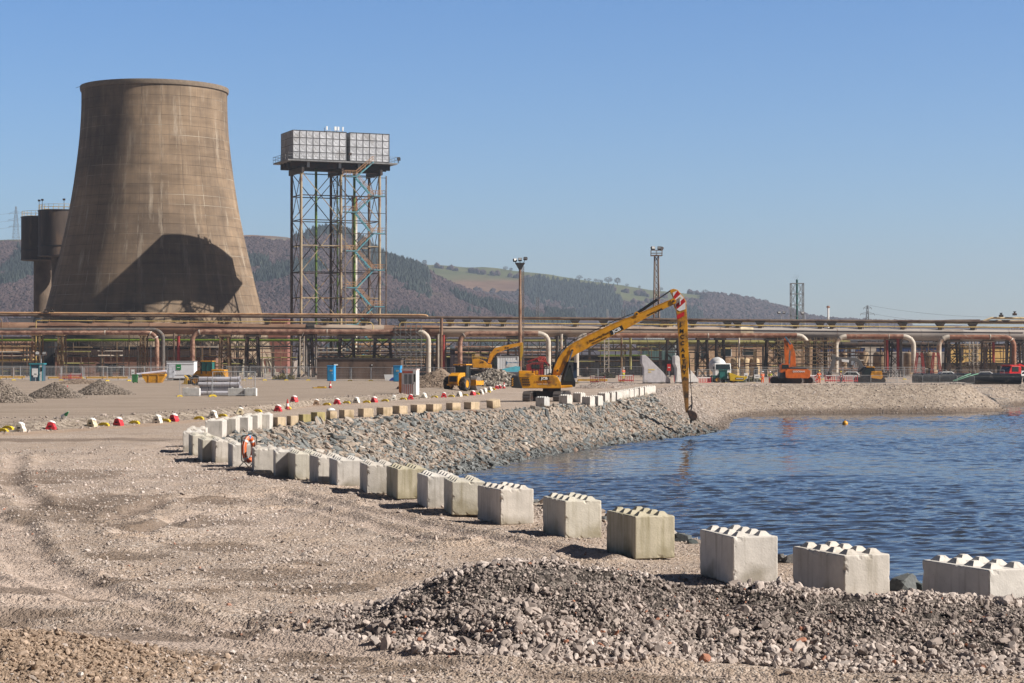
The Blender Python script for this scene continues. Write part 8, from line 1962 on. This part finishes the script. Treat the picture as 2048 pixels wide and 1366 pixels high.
def red_lorry():
    d = 285.; k = d / F; x = X(2022, d); t = thing('red_lorry', 'red lorry cab with raised roof at the right photo edge behind the black pipe', 'lorry', (x, d, hz(x, d)), R(180 + 20)); rp = M('lorry red', (.52, .02, .02), .35)
    mb = MB(); mb.prism([(-.9, .5), (-.9, 2.5), (.7, 2.6), (1.1, 1.75), (1.15, .5)], -1.2, 1.2); c = mb.build('cab', rp, t, bevel=.07); mb = MB(); mb.box((0, 0, 2.66), (1.9, 2.3, .12)); mb.build('roof', rp, c)
    for s in (-1.21, 1.21):
        mb = MB(); mb.box((.1, s, 2.1), (1.1, .04, .7)); mb.build('window', glass, c)
    mb = MB(); mb.add([(.74, -1.05, 2.5), (.74, 1.05, 2.5), (1.13, 1.1, 1.75), (1.13, -1.1, 1.75)], [(0, 1, 2, 3)]); mb.add([(.72, -1.05, 2.48), (.72, 1.05, 2.48), (1.11, 1.1, 1.73), (1.11, -1.1, 1.73)], [(3, 2, 1, 0)]); w = mb.build('windscreen', glass, c); w.location.x = .01
    mb = MB(); mb.box((-3.2, 0, 1.0), (4.4, 2.2, .3)); mb.build('flat_bed', darksteel, t)
    for sx in (.2, -3.2, -4.4):
        for s in (-1, 1): wheel(t, (sx, s, .5), .5, .32)
    mb = MB(); mb.bar((-1.3, 0, 1.1), (-1.3, 0, 2.8), .25); mb.bar((-1.3, 0, 2.8), (-3.2, 0, 2.2), .2); mb.build('crane_arm', rp, t)
red_lorry()
def red_machine():
    d = 296.; x = X(1074, d); t = thing('crane_lorry', 'red machine with a folded red arm behind the long armed excavator', 'crane lorry', (x, d, hz(x, d) + .2)); rp = M('dull machine red', (.27, .02, .02), .5, dirt=(.1, .03, .02), damt=.4)
    mb = MB(); mb.prism([(-1.6, .5), (-1.6, 2.2), (-.7, 2.5), (1.0, 2.5), (1.1, .5)], -1.1, 1.1); mb.build('body', rp, t, bevel=.05); mb = MB(); mb.box((-.2, -1.12, 1.9), (1.2, .05, .6)); mb.build('window', glass, t)
    mb = MB(); mb.bar((-1.4, 0, 2.6), (.6, 0, 3.3), .28); mb.bar((.6, 0, 3.3), (1.9, 0, 2.0), .26); mb.build('folding_arm', rp, t); mb = MB(); mb.tube([(.4 + .4 * math.cos(a) + a * .04, -.3, 3.0 + .35 * math.sin(a)) for a in np.linspace(0, 18, 60)], .07, 6); mb.build('hose_coil', M('red hose', (.42, .05, .03), .6), t)
    mb = MB(); mb.box((2.0, 0, 1.1), (1.8, 2.2, .9)); mb.build('flat_bed', white, t)
    for sx in (-.9, 1.9):
        for s in (-.95, .95): wheel(t, (sx, s, .5), .5, .35)
red_machine()
def car(px, d, lab, col, rz, group='parked cars behind the fences'):
    x = X(px, d); t = thing('parked_car', lab, 'car', (x, d, hz(x, d) + .25), rz, group)
    mb = MB(); mb.prism([(-2.1, .3), (-2.15, .8), (-1.4, .92), (-.9, 1.42), (.6, 1.45), (1.25, .95), (2.05, .8), (2.1, .3)], -.85, .85); b_ = mb.build('body', col, t, bevel=.06)
    for s in (-1, 1):
        mb = MB(); mb.prism([(-1.25, .93), (-.85, 1.36), (.52, 1.38), (1.05, .95)], s * .855 - .01, s * .855 + .01); mb.build('window', glass, b_)
        for sx in (-1.3, 1.3): wheel(t, (sx, s * .78, .32), .32, .2)
        mb = MB(); mb.box((2.08, s * .6, .65), (.06, .3, .14)); mb.build('headlight', galv, b_); mb = MB(); mb.box((-2.12, s * .6, .7), (.06, .22, .2)); mb.build('tail_light', red, b_)
    mb = MB(); mb.add([(.64, -.7, 1.43), (.64, .7, 1.43), (1.27, .74, .97), (1.27, -.74, .97)], [(0, 1, 2, 3)]); mb.add([(.62, -.7, 1.41), (.62, .7, 1.41), (1.25, .74, .95), (1.25, -.74, .95)], [(3, 2, 1, 0)]); w = mb.build('windscreen', glass, b_); w.location.z = .01
silver = M('silver car paint', (.5, .51, .53), .3, .3, var=.05)
for px, d, lab, col, rz in [(1893, 300, 'white car behind the black end of the corrugated pipe', white, R(8)), (1972, 300, 'white car above the green hoses on the corrugated pipe', white, R(-10)), (1701, 300, 'white car under the grey digger boom', white, R(170)), (1600, 306, 'silver car right of the orange excavator', silver, R(5)), (2046, 310, 'white car cut off by the photo edge', white, R(30)), (1032, 250, 'dark grey car with red tail light just behind the long armed excavator', M('dark car paint', (.09, .08, .08), .3), R(75))]: car(px, d, lab, col, rz)
def container():
    d = 300.; k = d / F; x = X(994, d); t = thing('hire_container', 'white hire container with blue lettering behind the smaller yellow excavator', 'container', (x, d, hz(x, d)), 0); W, z0, z1 = 43 * k, .1, Z(713.5, d)
    wm = sheet('container white', (.70, .71, .72), .25, .5); mb = MB(); mb.box((W / 2, 1.2, (z0 + z1) / 2), (W, 2.4, z1 - z0)); mb.build('body', wm, t); mb = MB(); mb.box((W / 2, 1.2, z1 + .05), (W + .08, 2.5, .1)); mb.build('roof', galv, t)
    mb = MB(); mb.box((W * .72, -.03, Z(727, d)), (W * .56, .03, 1.0)); p = mb.build('sign_board', white, t); bl = M('blue lettering', (.05, .22, .42), .5)
    text('Ant Hire Solutions', .26, p, (W * .74, -.05, Z(726, d) + .08), (math.pi / 2, 0, 0), bl); text('0800 028 3839', .18, p, (W * .72, -.05, Z(730, d) - .02), (math.pi / 2, 0, 0), bl) if False else None
    mb = MB(); mb.box((W * .46, -.05, Z(726, d)), (.1, .02, .5)); mb.build('sign_mark', bl, p)
    for u in (.03, .97):
        mb = MB(); mb.box((W * u, -.02, (z0 + z1) / 2), (.12, .08, z1 - z0)); mb.build('corner_post', wm, t)
    d2 = 262.; x = X(995, d2); mb = MB(); mb.prism([(0, 0), (.2, .25), (2.4, .75), (3.0, .65), (2.9, 0)], -.5, .5); o = mb.build('tarpaulin', M('cyan tarpaulin', (.12, .5, .62), .6)); o.location = (x, d2, Z(743.5, d2)); tag(o, 'cyan sheet draped over the top of the concrete rubble', 'tarpaulin')
container()
def black_pipe():
    d = 254.; k = d / F; x0 = X(1830, d); r = 11 * k; zc = Z(758, d); base = thing('corrugated_pipe', 'large black corrugated pipe lying behind the crowd barriers on the bank', 'pipe', (x0, d + 1.2, zc)); L = (2046 - 1830) * k
    bm_ = M('black corrugated plastic', (.02, .021, .024), .32, var=.1, dirt=(.10, .09, .08), damt=.25, dscale=1); pr = []
    n = int(L / .16)
    for i in range(n): z = L * i / n; pr += [(r, z), (r, z + .08), (r * .965, z + .1), (r * .965, z + .145)]
    mb = MB(); mb.lathe(pr + [(r * .9, L), (r * .9, 0), pr[0]], 28); o = mb.build('barrel', bm_, base, smooth=30); o.rotation_euler = (0, math.pi / 2, 0)
    for f in (.0, .035, .075, .12, .32, .46):
        mb = MB(); mb.cyl((L * f, 0, 0), (L * f + .12, 0, 0), r * 1.04, n=28); mb.build('collar', black, base, smooth=40)
    g = M('pale green hose', (.25, .52, .36), .6)
    for i, (a, b_) in enumerate(((.36, .53), (.38, .6))):
        pts = [(L * (a + (b_ - a) * s / 14), -r * 1.06 * math.sin(.5 + 1.4 * (1 - s / 14)) , r * 1.06 * math.cos(.5 + 1.4 * (1 - s / 14))) for s in range(15)]
        mb = MB(); mb.tube(pts, .06, 6); o = mb.build('hose', g, None, smooth=50); o.location = base.location; tag(o, ('lower' if i == 0 else 'upper') + ' pale green hose draped over the black corrugated pipe', 'hose')
    dd = 249.; p = [GT(1896, 766), GT(1912, 769), GT(1925, 767), GT(1937, 764)]
    x, y = X(1915, 241.5), 241.5; mb = MB(); mb.box((0, 0, .03), (1.9, .5, .06), rz=.15); o = mb.build('rubber_strip', rubber); o.location = (x, y, hz(x, y) + .06); tag(o, 'black rubber strip lying on the bank crest before the crowd barriers', 'strip')
black_pipe()
def person(px, d, lab, jacket, trousers, helmet, rz=0, pose=0):
    x = X(px, d)
    sk = M('skin', (.42, .25, .18), .6); V = [(0, 0, .95), (0, .01, 1.18), (0, 0, 1.42), (0, -.01, 1.52), (0, -.03, 1.66), (0, -.02, 1.74), (.10, 0, .9), (.11, -.03, .5), (.11, .02, .09), (.11, -.1, .04), (-.10, 0, .9), (-.13, .02, .5), (-.13, .06, .09), (-.13, -.06, .04), (.19, 0, 1.40), (.25, .02, 1.14), (.24, -.12 - .1 * pose, .92 + .15 * pose), (-.19, 0, 1.40), (-.26, .02, 1.14), (-.25, -.1, .9)]
    E = [(0, 1), (1, 2), (2, 3), (3, 4), (4, 5), (0, 6), (6, 7), (7, 8), (8, 9), (0, 10), (10, 11), (11, 12), (12, 13), (2, 14), (14, 15), (15, 16), (2, 17), (17, 18), (18, 19)]
    rad = [.13, .13, .14, .055, .095, .07, .09, .065, .05, .045, .09, .065, .05, .045, .065, .05, .04, .065, .05, .04]
    def skin(nm, idx, grow, mat, par=None):
        mp = {v: i for i, v in enumerate(idx)}; me = bpy.data.meshes.new(nm); me.from_pydata([V[i] for i in idx], [(mp[a], mp[b_]) for a, b_ in E if a in mp and b_ in mp], []); me.materials.append(mat)
        o = bpy.data.objects.new(nm, me); COL.objects.link(o); m_ = o.modifiers.new('skin', 'SKIN'); lay = me.skin_vertices[0].data
        for i, v in enumerate(idx): lay[i].radius = (rad[v] + grow, (rad[v] + grow) * (.78 if v in (0, 1, 2) else 1)); lay[i].use_root = (i == 0)
        s = o.modifiers.new('sub', 'SUBSURF'); s.levels = 1; s.render_levels = 2
        if par: o.parent = par
        return o
    b_ = skin('person', list(range(20)), 0, sk); b_.location = (x, d, hz(x, d)); b_.rotation_euler = (0, 0, rz); tag(b_, lab, 'person', 'site workers')
    skin('jacket', [1, 0, 2, 14, 15, 17, 18], .022, jacket, b_); skin('trousers', [0, 6, 7, 8, 10, 11, 12], .02, trousers, b_)
    mb = MB(); mb.lathe([(.135, 0), (.13, .05), (.10, .1), (.04, .125), (0, .13)], 14, c=(0, -.03, 1.70)); mb.box((0, -.15, 1.71), (.16, .1, .02)); mb.build('helmet', helmet, b_, smooth=50)
    mb = MB(); mb.cyl((0, 0, 1.08), (0, 0, 1.13), .165, n=14); mb.build('reflective_band', white, b_, smooth=50)
    for s in (.11, -.13):
        mb = MB(); mb.box((s, -.04, .05), (.11, .28, .1)); mb.build('boot', black, b_)
hvo = M('orange hi-vis cloth', (.75, .13, .03), .8); hvy = M('yellow hi-vis cloth', (.60, .65, .05), .8); hw = M('white helmet', (.75, .75, .75), .4); hy = M('yellow helmet', (.65, .5, .03), .4)
person(1525, 283, 'worker in orange jacket and orange trousers with a white helmet, left of the orange excavator', hvo, hvo, hw, .4); person(1540, 283, 'worker in a yellow jacket and orange trousers, second left of the orange excavator', hvy, hvo, hw, 2.8, 1)
person(1638, 262, 'worker all in orange with a yellow helmet, right of the orange excavator', hvo, hvo, hy, .2, 1); person(1681, 266, 'worker in dark clothes with a yellow helmet under the grey digger boom', M('dark work cloth', (.03, .03, .04), .9), M('dark work cloth', (.03, .03, .04), .9), hy, 1.0, 1)
person(1092, 330, 'distant worker in orange beside the red machine', hvo, hvo, hw, .5)
person(1247, 296, 'worker in orange and yellow at the foot of the ochre post', hvo, hvy, hw, .5, 1)
# ---------------------------------------------------------------- light, sky, camera
AZ = (math.sin(R(75)), -math.cos(R(75))); ELV = R(37.5)
SKY_S = .1
SKY_LOW = (.66, .70, .84); SKY_MID = (.55, .67, .87); SKY_UP = (.42, .61, .86); SKY_TOP = (.11, .145, .21)
def world():
    w = bpy.data.worlds.new('World'); SC.world = w; w.use_nodes = True; nt = w.node_tree
    bg = nt.nodes['Background']; sky = nt.nodes.new('ShaderNodeTexSky'); sky.sky_type = 'NISHITA'; sky.sun_disc = False
    sky.sun_elevation = ELV; sky.sun_rotation = math.atan2(AZ[0], AZ[1]); sky.air_density = 1.0; sky.dust_density = .3; sky.ozone_density = 3.0; sky.altitude = 0
    # sky colour by height above the horizon: deeper blue, with the low northern sky brighter than the dome overhead
    tc = nt.nodes.new('ShaderNodeTexCoord'); sx = nt.nodes.new('ShaderNodeSeparateXYZ'); nt.links.new(tc.outputs['Generated'], sx.inputs[0])
    cr = ramp(nt, sx.outputs['Z'], [(0, SKY_LOW), (.07, SKY_MID), (.2, SKY_UP), (.55, SKY_TOP)])
    mx = mixc(nt, 1.0, sky.outputs[0], cr, 'MULTIPLY'); mx = mixc(nt, 1.0, mx, ramp(nt, sx.outputs['Y'], [(0, (.26, .26, .27)), (.6, (1, 1, 1))]), 'MULTIPLY'); nt.links.new(mx, bg.inputs['Color']); bg.inputs['Strength'].default_value = SKY_S
    li = bpy.data.lights.new('sun', 'SUN'); li.energy = 5.0; li.angle = R(.53); li.color = (1, .94, .86)
    so = bpy.data.objects.new('sun', li); COL.objects.link(so)
    d = Vector((AZ[0] * math.cos(ELV), AZ[1] * math.cos(ELV), math.sin(ELV)))
    so.rotation_euler = d.to_track_quat('Z', 'Y').to_euler(); so.location = (40, -20, 60)
world()
cam = bpy.data.cameras.new('camera'); cam.sensor_width = 36; cam.lens = 36 * F / 2048; cam.clip_end = 40000; cam.clip_start = .5
co = bpy.data.objects.new('camera', cam); COL.objects.link(co); co.location = (0, 0, HC)
co.rotation_euler = (math.pi / 2 + math.atan((HY - CY) / F), 0, 0); SC.camera = co
SC.view_settings.view_transform = 'Standard'; SC.view_settings.look = 'None'; SC.view_settings.exposure = .63; SC.view_settings.gamma = 1
SC.cycles.max_bounces = 6; SC.cycles.diffuse_bounces = 3; SC.cycles.glossy_bounces = 3; SC.cycles.use_denoising = True
SC.cycles.volume_bounces = 0
